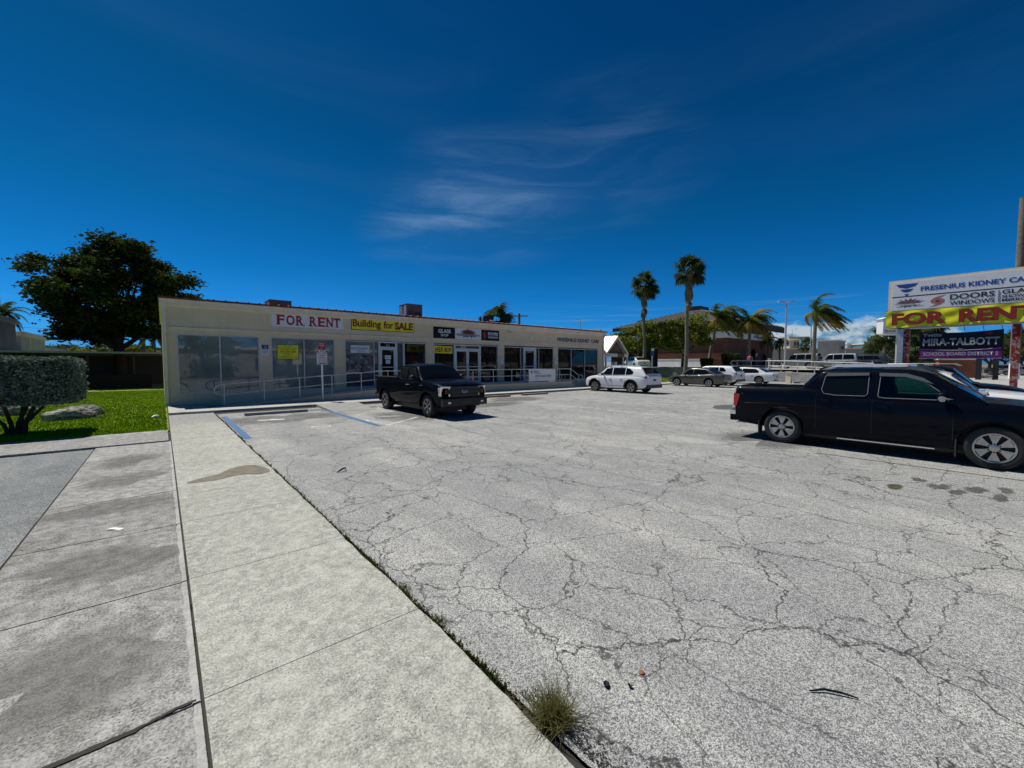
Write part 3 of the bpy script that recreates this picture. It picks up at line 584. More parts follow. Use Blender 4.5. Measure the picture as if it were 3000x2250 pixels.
# small things in the studio window
s = sign_board('studio_sign', 7.42, 8.45, 2.28, 2.72, m_wht, 'framed PHOTOGRAPHY STUDIO sign in the window left of the single door', y=PY - .004, t=.008, border=m_txt, bw=.018)
T('PHOTOGRAPHY', 7.935, 2.53, .92, .13, m_txt, s, y=PY - .0175, bold=.01); T('STUDIO', 7.98, 2.37, .46, .10, m_txt, s, y=PY - .0175); T('Weddings Portraits', 7.95, 2.655, .55, .035, m_gry, s, y=PY - .0175)
def mural():
    m, t, b, pos = newmat('photo_collage_print'); b.inputs['Roughness'].default_value = .35
    v = t.nodes.new('ShaderNodeTexVoronoi'); v.inputs['Scale'].default_value = 6.5; L(t, VM(t, 'ADD', pos, VM(t, 'SCALE', NOISE(t, pos, 9, 4, .7, out='Color'), .25)), v.inputs['Vector'])
    s_ = t.nodes.new('ShaderNodeSeparateColor'); L(t, v.outputs['Color'], s_.inputs[0]); r = t.nodes.new('ShaderNodeValToRGB'); L(t, s_.outputs[0], r.inputs[0]); cr = r.color_ramp; cr.interpolation = 'CONSTANT'
    cols = [(.03, .035, .04), (.22, .24, .25), (.09, .10, .12), (.16, .08, .07), (.30, .30, .32), (.05, .03, .035), (.18, .13, .11), (.10, .14, .16)]
    cr.elements[0].color = cols[0] + (1,); cr.elements[1].position = .14; cr.elements[1].color = cols[1] + (1,)
    for i in range(2, 8): e = cr.elements.new(i * .125); e.color = cols[i] + (1,)
    L(t, r.outputs[0], b.inputs['Base Color']); return m
s = tag(plate('photo_collage', (7.92, PY - .003, 1.76), rX, uZ, 1.42, .92, .004, mural(), None), 'collage of small portrait prints filling the studio window under its sign', 'poster')
s = tag(plate('window_poster', (7.92, PY - .003, .90), rX, uZ, 1.42, .62, .004, MATS.get('dummy') or M('dark_poster_print', (.06, .05, .07), .5, var=.6, scale=9), None), 'dark banner with pale lettering low in the studio window', 'poster')
T('FAMILY PORTRAITS', 7.92, 1.08, 1.25, .12, M('mauve_print', (.22, .18, .24), .6, var=0), s, y=PY - .009)
for (a, b_, c, d, lab) in [(9.27, 9.62, 1.98, 2.2, 'upper white paper notice taped to the glass of the single door'), (9.32, 9.57, 1.74, 1.95, 'lower white paper notice taped to the glass of the single door')]:
    s = sign_board('paper_notice', a, b_, c, d, m_wht, lab, 'notice', y=PY - .002, t=.004)
    for i in range(3): T(['CLOSED THANK YOU', 'PLEASE CALL', 'FOR HOURS'][i], (a + b_) / 2, d - .05 - i * .06, (b_ - a) * .75, .022, m_gry, s, y=PY - .008)
o = T('3216', 9.45, 2.74, .20, .10, m_wht, None, y=PY - .004, name='door_number'); tag(o, 'white street number over the single studio door', 'number')
o = T('3214', 19.93, 2.60, .40, .15, m_wht, None, y=PY - .004, name='door_number'); tag(o, 'white street number 3214 on the kidney care door glass', 'number')
# yellow FOR RENT banner seen from behind, inside window four
s = tag(sb_ := plate('banner', (12.93, PY - .002, 2.58), (1, 0, -.02), (.02, 0, 1), 1.26, .44, .005, m_yel, None), 'yellow FOR RENT banner seen mirrored behind the glass shop window', 'banner')
lettering('FOR REN', (12.93, PY - .0075, 2.57), (1, 0, -.02), (.02, 0, 1), 1.1, .29, m_dred, s, bold=.04, mirror=True)
for (a, z, lab) in [(17.22, 1.72, 'small white notice box on the pier right of the glass shop door'), (22.42, 1.72, 'small white mail pouch on the pier left of the last windows')]:
    o = MB().box(a, a + .26, FY - .06, FY - .001, z, z + .36).build('notice_box', m_wht); tag(o, lab, 'box')
    T('NOTICE', a + .13, z + .25, .16, .04, m_txt, o, y=FY - .063)
o = MB().lathe([(.09, -.05), (.1, -.02), (.1, 0)], 14, 'Y', (17.36, FY - .001, 1.5)).build('bell', m_alu); tag(o, 'round metal bell on the pier beside the glass shop door', 'bell')
o = MB().box(19.88, 20.12, FY - .05, FY - .001, 3.46, 3.72).build('wall_vent', m_trim); tag(o, 'small square vent high on the wall over the kidney care door', 'vent')
def floodlight(x, z, lab):
    t = thing('floodlight', (x, FY, z), 0, lab, 'lamp'); MB().lathe([(.05, -.03), (.05, 0)], 10, 'Y').build('mount', m_trim, t)
    for sx in (-1, 1): MB().tube([(0, -.03, 0), (sx * .07, -.10, -.03), (sx * .10, -.15, -.08)], .015, 6).lathe([(.03, 0), (.05, .03), (.06, .11)], 10, 'Z', (sx * .11, -.17, -.17)).build('lamp_head', m_alu, t)
floodlight(17.9, 3.95, 'twin floodlight under the eave right of the black signs')
# ------------------------------------------------------------------ ramp, landing, steps, rails
RY0 = 19.65; m_plat = stucco('ramp_wall_stucco', (.62, .55, .43), .5)
def rampz(x): return min(.45, max(0, (x - 1.9) * .0725))
mb = MB(); pts = [(1.9, -.1), (1.9, 0.005), (8.1, .45), (22.18, .45), (22.18, -.1)]
mb.prism(pts, lambda a, b_: (a, RY0, b_), lambda a, b_: (a, FY - .001, b_)); mb.prism([(1.95, .0), (8.1, .447), (22.2, .447), (22.2, .50), (8.1, .50), (1.95, .045)], lambda a, b_: (a, RY0 - .04, b_), lambda a, b_: (a, RY0 + .10, b_))
mb.box(22.18, 22.5, RY0, FY - .001, -.1, .30); mb.box(22.5, 22.85, RY0, FY - .001, -.1, .15)
tag(mb.build('access_ramp', m_plat), 'beige concrete access ramp and landing with two end steps along the shop front', 'ramp')
t = thing('handrail', (1.83, RY0 + .04, 0), 0, 'galvanised two-bar handrail climbing the ramp and running along the landing', 'railing'); ox, oy = 1.83, RY0 + .04
px_ = [1.83, 3.20, 4.54, 5.89, 7.23, 8.56, 9.9, 11.2, 12.45, 13.69, 15.17, 16.62, 18.05, 19.5, 20.95, 22.05]
for x in px_: MB().tube([(x - ox, 0, rampz(x)), (x - ox, 0, rampz(x) + .92)], .024, 8).build('post', m_galv, t)
hi = [(x, rampz(x) + .93) for x in [1.83, 8.1, 22.05]]; lo = [(x, rampz(x) + .53) for x in [1.83, 8.1, 22.05]]
def arc(c, r, a0, a1, n=8): return [(c[0] + r * math.cos(R(a0 + (a1 - a0) * i / n)), c[1] + r * math.sin(R(a0 + (a1 - a0) * i / n))) for i in range(n + 1)]
loop = arc((1.72, .73), .20, 90, 270); rail = [(22.05, 1.38), (8.1, 1.38)] + [(1.83, .945)] + loop + [(1.83, .53), (8.1, .98), (22.05, .98)]
MB().tube([(a - ox, 0, b_) for a, b_ in rail], .024, 8).build('rail', m_galv, t)
MB().tube([(3.2 - ox, 0, .14), (8.1 - ox, 0, .56), (22.05 - ox, 0, .56)], .018, 6).build('kick_bar', m_galv, t)
rail = [(22.05, 1.38), (22.92, .93), (23.2, .93)] + arc((23.2, .75), .18, 90, -90) + [(22.92, .55), (22.05, .98)]
MB().tube([(a - ox, 0, b_) for a, b_ in rail], .024, 8).build('rail', m_galv, t); MB().tube([(22.95 - ox, 0, 0), (22.95 - ox, 0, .93)], .024, 8).build('post', m_galv, t)
rail = [(22.05, 1.38), (22.9, .93), (23.15, .93)] + arc((23.15, .75), .16, 90, -90) + [(22.9, .57), (22.05, 1.0)]
t2 = thing('handrail', (22.0, FY - .25, 0), 0, 'short galvanised handrail beside the wall at the landing steps', 'railing')
MB().tube([(a - 22.0, 0, b_) for a, b_ in rail], .022, 8).build('rail', m_galv, t2)
for x, z0 in ((22.05, .45), (22.95, 0)): MB().tube([(x - 22, 0, z0), (x - 22, 0, .93 + (.45 if z0 else 0))], .022, 8).build('post', m_galv, t2)
# JOIN OUR TEAM banner tied to the rail
def cloth(x0, x1, z0, z1, y, amp, seed, r='X'):
    rr = random.Random(seed); ph = [rr.uniform(0, 6) for _ in range(4)]
    def f(u, v):
        x = x0 + (x1 - x0) * u; z = z0 + (z1 - z0) * v + .025 * math.sin(3.1 * u + ph[0]) * (v > .5) ; d = amp * (math.sin(7 * u + 2 * v + ph[1]) * .5 + math.sin(13 * u - 5 * v + ph[2]) * .3)
        return (x, y + d, z) if r == 'X' else (y + d, x, z)
    return f
o = MB().grid(cloth(18.02, 20.46, .47, 1.38, RY0 - .012, .012, 3), 40, 14).build('banner', m_wht, None, 60, fixn=False); tag(o, 'white JOIN OUR TEAM banner tied along the handrail', 'banner')
by = RY0 - .03
def chev(cx_, cz, k): return [[(cx_ - .5 * k, cz + .30 * k), (cx_ + .5 * k, cz + .30 * k), (cx_ + .36 * k, cz + .12 * k), (cx_, cz + .02 * k), (cx_ - .36 * k, cz + .12 * k)], [(cx_ - .30 * k, cz - .02 * k), (cx_ + .30 * k, cz - .02 * k), (cx_ + .18 * k, cz - .16 * k), (cx_, cz - .22 * k), (cx_ - .18 * k, cz - .16 * k)], [(cx_ - .12 * k, cz - .32 * k), (cx_ + .12 * k, cz - .32 * k), (cx_, cz - .46 * k)]]
for p in chev(18.24, 1.18, .26): flat('chevron_logo', p, (0, by, 0), rX, uZ, 0, m_navy, o)
T('FRESENIUS', 18.68, 1.24, .42, .07, m_navy, o, y=by, bold=.02); T('KIDNEY CARE', 18.73, 1.13, .52, .07, m_navy, o, y=by, bold=.02); T('JOIN OUR TEAM', 19.28, .90, 1.42, .2, M('olive_print', (.13, .17, .12), .6, var=0), o, y=by, bold=.005)
T('jobs.freseniuskidneycare.com', 18.72, .69, .5, .035, m_navy, o, y=by); MB().box(18.1, 19.85, by - .004, by - .001, .535, .585).build('stripe', m_navy, o); T('Equal Opportunity', 20.12, .56, .4, .04, m_navy, o, y=by)
# tow-away sign on its post
t = thing('towing_sign', (5.43, 19.5, 0), 0, 'red and white tow-away zone sign on a white post in front of the second window', 'sign')
MB().box(-.03, .03, -.02, .02, 0, 2.66).build('post', m_wht, t)
def LT(body, x, z, w, h, m): lettering(body, (x, -.036, z), rX, uZ, w, h, m, t, bold=.02)
plate('panel', (0, -.021, 2.52), rX, uZ, .29, .32, .008, m_red, t); plate('panel', (0, -.021, 2.30), rX, uZ, .26, .10, .008, m_wht, t); plate('panel', (0, -.021, 1.97), rX, uZ, .43, .54, .008, m_wht, t); plate('panel', (0, -.0215, 1.75), rX, uZ, .39, .08, .0085, m_gry, t)
for tx, x, z, w, h, m in [('PRIVATE', 0, 2.62, .2, .05, m_wht), ('PARKING', 0, 2.54, .22, .05, m_wht), ('LOT', 0, 2.44, .09, .05, m_wht), ('VIOLATORS', 0, 2.32, .2, .03, m_txt), ('WILL BE TOWED', 0, 2.28, .2, .025, m_txt), ('TOW', -.11, 2.19, .15, .065, m_red), ('AWAY', .1, 2.19, .18, .065, m_red),
    ('ZONE', 0, 2.10, .17, .06, m_red), ('24', -.16, 2.10, .06, .045, m_txt), ('HR', .16, 2.10, .06, .045, m_txt), ('UNAUTHORIZED VEHICLES', 0, 2.02, .38, .035, m_red), ('TOWED AT OWNERS', 0, 1.96, .36, .035, m_red), ('EXPENSE', 0, 1.90, .3, .035, m_red), ('ANCHOR TOWING', 0, 1.83, .39, .03, m_txt), ('305-294', 0, 1.755, .2, .04, m_txt)]: LT(tx, x, z, w, h, m)
# wheel stops
def wheel_stop(x, y, w, mat, lab):
    o = MB().prism([(-.12, 0), (.12, 0), (.10, .085), (-.10, .085)], lambda a, b_: (-w / 2, a, b_), lambda a, b_: (w / 2, a, b_)).build('wheel_stop', mat, None, loc=(x, y, -.01)); tag(o, lab, 'wheel stop', 'concrete wheel stops along the front walk')
m_stop = concrete('tan_concrete', (.22, .18, .12), (.36, .30, .21), pores=.5); m_stop2 = concrete('grey_stop_concrete', (.18, .175, .165), (.34, .33, .31), pores=.5)
wheel_stop(3.05, 16.45, 1.95, m_stop2, 'grey wheel stop in the blue-lined bay at the left'); wheel_stop(8.2, 16.95, 1.9, m_stop, 'tan wheel stop behind the black pickup backed up to the walk')
wheel_stop(13.3, 17.05, 1.85, m_stop, 'tan wheel stop just right of the pickup nose'); wheel_stop(16.1, 17.05, 1.9, m_stop, 'tan wheel stop below the JOIN OUR TEAM banner')
# ------------------------------------------------------------------ roof-top units
m_ac = M('galvanised_cabinet', (.16, .15, .13), .7, 0, var=.15, scale=4); m_acl = M('bright_galvanised', (.62, .62, .6), .35, .6, var=.2, scale=3)
t = thing('air_conditioner', (4.42, 25, 4.55), 0, 'wide flat grey air-conditioning cabinet on the roof above the FOR RENT banner', 'air conditioner')
mb = MB(); mb.box(0, 1.05, 0, 1.3, 0, .54); mb.build('cabinet', m_ac, t); MB().box(-.02, 1.07, -.02, 1.32, .54, .58).build('lid', m_ac, t)
for i in range(5): MB().box(-.012, -.001, .12 + i * .24, .26 + i * .24, .05, .48).build('sunlit_side_panel', m_acl, t)  # left side only: sunlight on the cabinet put into a brighter metal colour
t = thing('air_conditioner', (12.22, 25, 4.55), 0, 'tall square grey air-conditioning cabinet on the roof above the yellow board', 'air conditioner')
MB().box(0, 1.1, 0, 1.1, 0, 1.05).build('cabinet', m_ac, t); MB().box(-.02, 1.12, -.02, 1.12, 1.05, 1.09).build('lid', m_ac, t); MB().box(.12, .42, -.012, -.001, .32, .62).build('access_panel', M('dark_panel', (.06, .06, .06), .5), t)
mb = MB(); [mb.box(.55, .98, -.02, -.004, .34 + i * .05, .37 + i * .05) for i in range(5)]; mb.build('vent_grille', m_blk, t); MB().box(-.012, -.001, .1, .35, .05, 1.0).build('sunlit_side_panel', m_acl, t); MB().box(-.012, -.001, .75, .95, .05, 1.0).build('sunlit_side_panel', m_acl, t)  # side panels brighter than the cabinet: sunlit left face put into their colour
MB().box(1.12, 2.1, .1, .9, 0, .28).build('duct', m_ac, t); MB().box(-.06, -.02, .5, .6, .0, .35).build('conduit', m_blk, t)
t = thing('condenser_unit', (19.55, 26, 4.62), 0, 'round dark condenser with a white bent pipe on the roof', 'air conditioner')
MB().lathe([(.40, 0), (.40, .82), (.37, .88)], 24).build('housing', m_blk, t)
mb = MB(); [mb.box(math.cos(a) * .405 - .012, math.cos(a) * .405 + .012, math.sin(a) * .405 - .012, math.sin(a) * .405 + .012, .04, .8) for a in [i * math.pi / 9 for i in range(18)]]; mb.build('louvre_ribs', M('dark_grey_metal', (.07, .07, .07), .45, .3), t)
MB().tube([(-.25, -.55, .42), (.0, -.6, .40), (.45, -.6, .16), (.75, -.6, .10), (.95, -.6, .12)], .045, 8).build('pipe', m_wht, t); MB().box(-.6, 1.35, -.5, .5, -.12, .0).build('curb', M('pale_curb', (.5, .49, .46), .7), t)
# ------------------------------------------------------------------ vehicles (local frame: x forward, y left, z up, origin on the ground midway between axles)
def carpaint(name, col, flake=0, rough=.22, spec=.5, coat=.8):
    m, t, b, pos = newmat(name); b.inputs['Base Color'].default_value = col + (1,); b.inputs['Roughness'].default_value = rough; b.inputs['Metallic'].default_value = flake
    b.inputs['Coat Weight'].default_value = coat; b.inputs['Coat Roughness'].default_value = .03; b.inputs['Specular IOR Level'].default_value = spec
    d = NOISE(t, pos, 5, 5, .7); L(t, MR(t, d, .3, .8, rough * .8, rough * 1.5), b.inputs['Roughness']); MATS[name] = m; return m
p_black = carpaint('black_blue_paint', (.0025, .004, .009), 0, .35, .02, .22); p_black2 = carpaint('black_paint', (.002, .003, .005), 0, .35, .02, .26); p_white = carpaint('white_paint', (.74, .755, .77), 0, .3); p_silver = carpaint('silver_paint', (.20, .21, .23), .5, .3)
p_taupe = carpaint('taupe_metallic_paint', (.085, .078, .066), .5, .3); p_sw = carpaint('pearl_white_paint', (.64, .65, .66), .1, .3); p_grey = carpaint('dark_grey_paint', (.03, .034, .04), .3, .3)
m_tyre = M('tyre_rubber', (.018, .018, .018), .85, var=.2, scale=20); m_rim = M('alloy_rim', (.46, .44, .40), .28, .85, var=.1, scale=12); m_rimd = M('brake_shadow_metal', (.02, .02, .02), .6, .2, var=0); m_cap = M('silver_wheel_cover', (.60, .61, .62), .3, .5, var=.05)
m_glass = M('dark_car_glass', (.004, .006, .007), .02, 0, 0, spec=.3); m_trimp = M('grey_plastic_trim', (.035, .037, .04), .55, var=.1); m_chrome = M('chrome', (.75, .76, .78), .12, 1, 0); m_tail = M('tail_lamp_red', (.42, .006, .01), .12, 0, 0, coat=1)
m_lamp = M('head_lamp_glass', (.55, .57, .58), .1, .5, 0, coat=1); m_amber = M('amber_lamp', (.65, .16, .015), .2, 0, 0, coat=1); m_int = M('dark_cabin_fabric', (.02, .02, .022), .8, var=.2); m_guard = M('smoked_rain_guard', (.10, .105, .11), .3, 0, 0, coat=1); m_plateb = M('plate_navy', (.06, .08, .14), .5, var=0)
def clear_glass():
    m, t, b, pos = newmat('tinted_car_glass'); tr = t.nodes.new('ShaderNodeBsdfTransparent'); tr.inputs[0].default_value = (.33, .50, .47, 1); gl = t.nodes.new('ShaderNodeBsdfGlossy'); gl.inputs['Roughness'].default_value = .01
    fr = t.nodes.new('ShaderNodeFresnel'); fr.inputs['IOR'].default_value = 1.3; mx = t.nodes.new('ShaderNodeMixShader'); L(t, MA(t, 'ADD', fr.outputs[0], .02), mx.inputs[0]); L(t, tr.outputs[0], mx.inputs[1]); L(t, gl.outputs[0], mx.inputs[2]); L(t, mx.outputs[0], t.nodes['Material Output'].inputs['Surface']); return m
m_clear = clear_glass()
def lerp(a, b, t): return a + (b - a) * t
def resample(st, n):
    """Catmull-Rom through the stations (x, zb, zt, w)"""
    out = []; k = len(st) - 1; per = max(1, n // k)
    for i in range(k):
        p = [st[max(i - 1, 0)], st[i], st[i + 1], st[min(i + 2, k)]]
        for q in range(per):
            t = q / per
            row = []
            for c in range(4):
                a, b, cc, d = (r[c] for r in p); m1 = (cc - a) / 2; m2 = (d - b) / 2
                h = 2 * t ** 3 - 3 * t * t + 1; v = h * b + (t ** 3 - 2 * t * t + t) * m1 + (-2 * t ** 3 + 3 * t * t) * cc + (t ** 3 - t * t) * m2
                lo, hi_ = min(b, cc), max(b, cc); row.append(min(max(v, lo - .004), hi_ + .004) if c else lerp(b, cc, t))
            out.append(row)
    return out + [list(st[-1])]
SEC = [(0, 0), (.80, .0), (.93, .03), (.965, .10), (.975, .25), (.992, .45), (1.0, .62), (.997, .72), (.985, .82), (.955, .93), (.90, .985), (.80, 1.0)]
def bodymesh(st, crown=.03, n=44, sec=SEC):
    rows = resample(st, n); vs = []; fs = []
    for x, zb, zt, w in rows:
        half = [(w * a, zb + (zt - zb) * b) for a, b in sec] + [(w * .55, zt + crown * .7), (w * .25, zt + crown * .95)]
        ring = half[1:] + [(0, zt + crown)] + [(-a, b) for a, b in half[:0:-1]]
        vs.append([(x, a, b) for a, b in ring])
    k = len(vs[0]); mb = MB(); flatv = [v for r in vs for v in r]
    for i in range(len(vs) - 1):
        for j in range(k): fs.append((i * k + j, i * k + (j + 1) % k, (i + 1) * k + (j + 1) % k, (i + 1) * k + j))
    fs += [tuple(range(k)), tuple((len(vs) - 1) * k + j for j in range(k))][::-1]
    mb.add(flatv, fs); return mb
def boolcut(obj, cutters, smooth=32):
    tmp = []
    for c in cutters:
        co = c.build('cutter', m_blk, obj.parent); tmp.append(co); md = obj.modifiers.new('b', 'BOOLEAN'); md.operation = 'DIFFERENCE'; md.solver = 'EXACT'; md.material_mode = 'TRANSFER'; md.object = co
    bpy.context.view_layer.update(); dg = bpy.context.evaluated_depsgraph_get(); me = bpy.data.meshes.new_from_object(obj.evaluated_get(dg)); old = obj.data
    obj.modifiers.clear(); obj.data = me; me.name = obj.name; bpy.data.meshes.remove(old)
    for c in tmp: bpy.data.objects.remove(c)
    me.shade_smooth(); me.set_sharp_from_angle(angle=R(smooth)); return obj
def wheel(par, x, y, r, w, side, spokes=6, rimm=None, style='fat', rr=.64):
    rimm = rimm or m_rim; hw = w / 2; s = side
    prof = [(r * rr, -hw * .9), (r * .80, -hw), (r * .93, -hw * .96), (r * .985, -hw * .8), (r, -hw * .55), (r, hw * .55), (r * .985, hw * .8), (r * .93, hw * .96), (r * .80, hw), (r * rr, hw * .9)]
    o = MB().lathe(prof, 40, 'Y', cap=False).lathe([(r * 1.004, -.004), (r * 1.004, .004)], 40, 'Y', cap=False).build('wheel', m_tyre, par, 40, loc=(x, y, r))
    mb = MB(); yo = s * hw; R0 = r * rr
    mb.lathe([(R0 * .99, yo * .35), (0.001, yo * .35)], 32, 'Y', m=1, cap=False)
    mb.lathe([(R0 * 1.03, yo * .30), (R0 * 1.03, yo * .96), (R0 * .99, yo * 1.0), (R0 * .93, yo * .97), (R0 * .91, yo * .6), (R0 * .90, yo * .3)], 36, 'Y', cap=False)
    for i in range(spokes):
        a = 2 * math.pi * i / spokes + math.pi / 2
        def P(rad, da, yy): return (rad * math.cos(a + da), yy, rad * math.sin(a + da))
        if style == 'fat': sp = [(R0 * .16, .40), (R0 * .42, .27), (R0 * .94, .33)] if spokes == 6 else [(R0 * .16, .36), (R0 * .45, .29), (R0 * .94, .36)]
        elif style == 'split': sp = [(R0 * .16, .26), (R0 * .5, .13), (R0 * .94, .16)]
        else: sp = [(R0 * .16, .22), (R0 * .5, .09), (R0 * .94, .08)]
        f = [P(q, d, yo * .90) for q, d in sp] + [P(q, -d, yo * .90) for q, d in sp[::-1]]; bk = [P(q, d * 1.1, yo * .6) for q, d in sp] + [P(q, -d * 1.1, yo * .6) for q, d in sp[::-1]]; n = len(f)
        mb.add(f + bk, [tuple(range(n)), tuple(range(2 * n - 1, n - 1, -1))] + [(j, n + j, n + (j + 1) % n, (j + 1) % n) for j in range(n)])
    mb.lathe([(R0 * .24, yo * .6), (R0 * .24, yo * .93), (R0 * .18, yo * .97), (.001, yo * .98)], 20, 'Y', cap=False)
    for i in range(spokes): a = 2 * math.pi * (i + .5) / spokes; mb.lathe([(r * .035, yo * .6), (r * .035, yo * .965), (.001, yo * .965)], 8, 'Y', (R0 * .30 * math.cos(a), 0, R0 * .30 * math.sin(a)), m=1, cap=False)
    mb.build('rim', [rimm, m_rimd], o, 35); return o
def vehicle(name, label, cat, loc, rz, sp, detail=2, group=None):
    """sp: dictionary of measured proportions"""
    t = thing(name, loc, rz, label, cat, group); P = sp['paint']; r = sp['r']; fx, rx = sp['fx'], sp['rx']; Wd = sp['w']
    body = bodymesh(sp['body'], sp.get('crown', .03)).build('body', [P, sp.get('well', m_blk)], t)
    cut = []
    for x in (fx, rx):
        for s in (1, -1): y0, y1 = s * (Wd - .42), s * (Wd + .2); cut.append(MB().lathe([(r + sp.get('gap', .065), y0), (r + sp.get('gap', .065), y1)], 28, 'Y', (x, 0, r + .01)))
    if 'bed' in sp: a, b_, z = sp['bed']; cut.append(MB().box(a, b_, -Wd + .12, Wd - .12, z, 3))
    gh = sp['top']; zb = sp['belt']; wb, tum = sp['wb'], sp['tum']; hollow = sp.get('hollow')
    if hollow: cut.append(MB().box(hollow[0], hollow[1], -wb + .08, wb - .08, .45, 3))
    boolcut(body, cut)
    wy = lambda z: wb - max(0, z - zb) * tum; crn = sp.get('roofcrown', .035)
    # greenhouse loft
    pts = gh; rows = []
    for i in range(len(pts) - 1):
        for q in range(4): tt = q / 4; rows.append((lerp(pts[i][0], pts[i + 1][0], tt), lerp(pts[i][1], pts[i + 1][1], tt)))
    rows.append(pts[-1]); rings = []
    for x, z in rows:
        zz = max(z, zb + .012); e = min(1, (zz - zb) / .12)
        half = [(wb, zb - .05), (wb, zb), (wy(lerp(zb, zz, .5)), lerp(zb, zz, .5)), (wy(zz - .07 * e), zz - .07 * e), (wy(zz) - .012, zz - .035 * e), (wy(zz) - .045, zz - .012 * e), (wy(zz) - .10, zz), (wy(zz) * .55, zz + crn * .65 * e), (wy(zz) * .25, zz + crn * .93 * e)]
        rings.append([(x, a, b_) for a, b_ in half + [(0, zz + crn * e)] + [(-a, b_) for a, b_ in half[::-1]]])
    k = len(rings[0]); mb = MB(); fs = [(i * k + j, i * k + (j + 1) % k, (i + 1) * k + (j + 1) % k, (i + 1) * k + j) for i in range(len(rings) - 1) for j in range(k)] + [tuple(range(k)), tuple((len(rings) - 1) * k + j for j in range(k))]
    mb.add([v for r_ in rings for v in r_], fs); cab = mb.build('cabin', P, t, 28)
    if hollow:
        cc = []; ins = []
        cx_ = sum(p[0] for p in gh) / len(gh)
        top = [(lerp(x, cx_, .08) , z - .09) for x, z in gh if z > zb + .1]; poly = [(gh[0][0] - .12, zb - .2)] + top + [(gh[-1][0] + .10, zb - .2)]
        cc.append(MB().prism(poly, lambda a, b_: (a, -(wy(1.65) - .15), b_), lambda a, b_: (a, wy(1.65) - .15, b_)))
        for w_ in sp['win']:
            cc.append(MB().prism(w_['p'], lambda a, b_: (a, -Wd - .2, b_), lambda a, b_: (a, Wd + .2, b_)))
        (x0, z0), (x1, z1) = gh[sp['ws']], gh[sp['ws'] + 1]; dx, dz = x1 - x0, z1 - z0; l = math.hypot(dx, dz); nx, nz = dz / l * -1, dx / l
        a0, a1 = .10, .93; q = [(x0 + dx * a0 - nx * .15, z0 + dz * a0 - nz * .15), (x0 + dx * a1 - nx * .15, z0 + dz * a1 - nz * .15), (x0 + dx * a1 + nx * .15, z0 + dz * a1 + nz * .15), (x0 + dx * a0 + nx * .15, z0 + dz * a0 + nz * .15)]
        yb, yt = wy(zb) - .10, wy(z1) - .10; vs = [(q[0][0], -yb, q[0][1]), (q[1][0], -yt, q[1][1]), (q[2][0], -yt, q[2][1]), (q[3][0], -yb, q[3][1]), (q[0][0], yb, q[0][1]), (q[1][0], yt, q[1][1]), (q[2][0], yt, q[2][1]), (q[3][0], yb, q[3][1])]
        cc.append(MB().add(vs, [(0, 1, 2, 3), (7, 6, 5, 4), (0, 4, 5, 1), (1, 5, 6, 2), (2, 6, 7, 3), (3, 7, 4, 0)]))
        boolcut(cab, cc, 28)
    # windscreen and rear glass
    def screen(i, name_, a0=.08, a1=.95, inset=.085, mat=m_glass):
        (x0, z0), (x1, z1) = gh[i], gh[i + 1]; nx, nz = -(z1 - z0), (x1 - x0); l = math.hypot(nx, nz); sgn = 1 if (nz > 0) else -1; nx, nz = nx / l * sgn, nz / l * sgn
        def f(u, v):
            tt = lerp(a0, a1, u); x, z = lerp(x0, x1, tt), lerp(z0, z1, tt); zz = max(z, zb + .012); e = min(1, (zz - zb) / .12); hw = wy(zz) - inset; s_ = 2 * v - 1; cz = crn * e * (1 - s_ * s_)
            return (x + nx * .008, hw * s_, zz + cz + nz * .008)
        return MB().grid(f, 6, 10).build(name_, mat, t, 60)
    if sp.get('ws') is not None: screen(sp['ws'], 'windscreen', mat=m_clear if hollow else m_glass)
    if sp.get('rs') is not None: screen(sp['rs'], 'rear_window', .06, .86)
    for w_ in sp['win']:
        poly = w_['p']; gm = w_.get('m', m_glass)
        for s in (1, -1):
            o = MB().prism(poly, lambda a, b_: (a, s * (wy(b_) - .012), b_), lambda a, b_: (a, s * (wy(b_) + .004), b_)).build('window', gm, t)
            if detail > 1 or w_.get('edge'):
                MB().tube([(a, s * (wy(b_) + .006), b_) for a, b_ in poly], .007, 5, closed=True).build('window_seal', w_.get('edge', m_blk), o)
    sides = (1, -1)
    for x in (fx, rx):
        for s in sides: wheel(t, x, s * (Wd - sp.get('tw', .235) / 2 - .03), r, sp.get('tw', .235), s, sp.get('spokes', 5), sp.get('rimm'), sp.get('style', 'fat'), sp.get('rr', .66))
    MB().box(rx - .2, fx + .2, -Wd + .3, Wd - .3, .18, .34).build('underbody', m_blk, t)
    bl = sp['body']; fr, re = bl[-1], bl[0]
    def side_y(x, f):                                       # half width of the body side at x, height fraction f
        for a, b_ in zip(bl, bl[1:]):
            if a[0] <= x <= b_[0]: k = (x - a[0]) / (b_[0] - a[0]); w = lerp(a[3], b_[3], k); zl, zt = lerp(a[1], b_[1], k), lerp(a[2], b_[2], k); break
        else: w, zl, zt = (bl[0][3], bl[0][1], bl[0][2]) if x < bl[0][0] else (bl[-1][3], bl[-1][1], bl[-1][2])
        for (a, f0), (c, f1) in zip(SEC[1:], SEC[2:]):
            if f0 <= f <= f1: return w * lerp(a, c, (f - f0) / (f1 - f0)), lerp(zl, zt, f)
        return w, lerp(zl, zt, f)
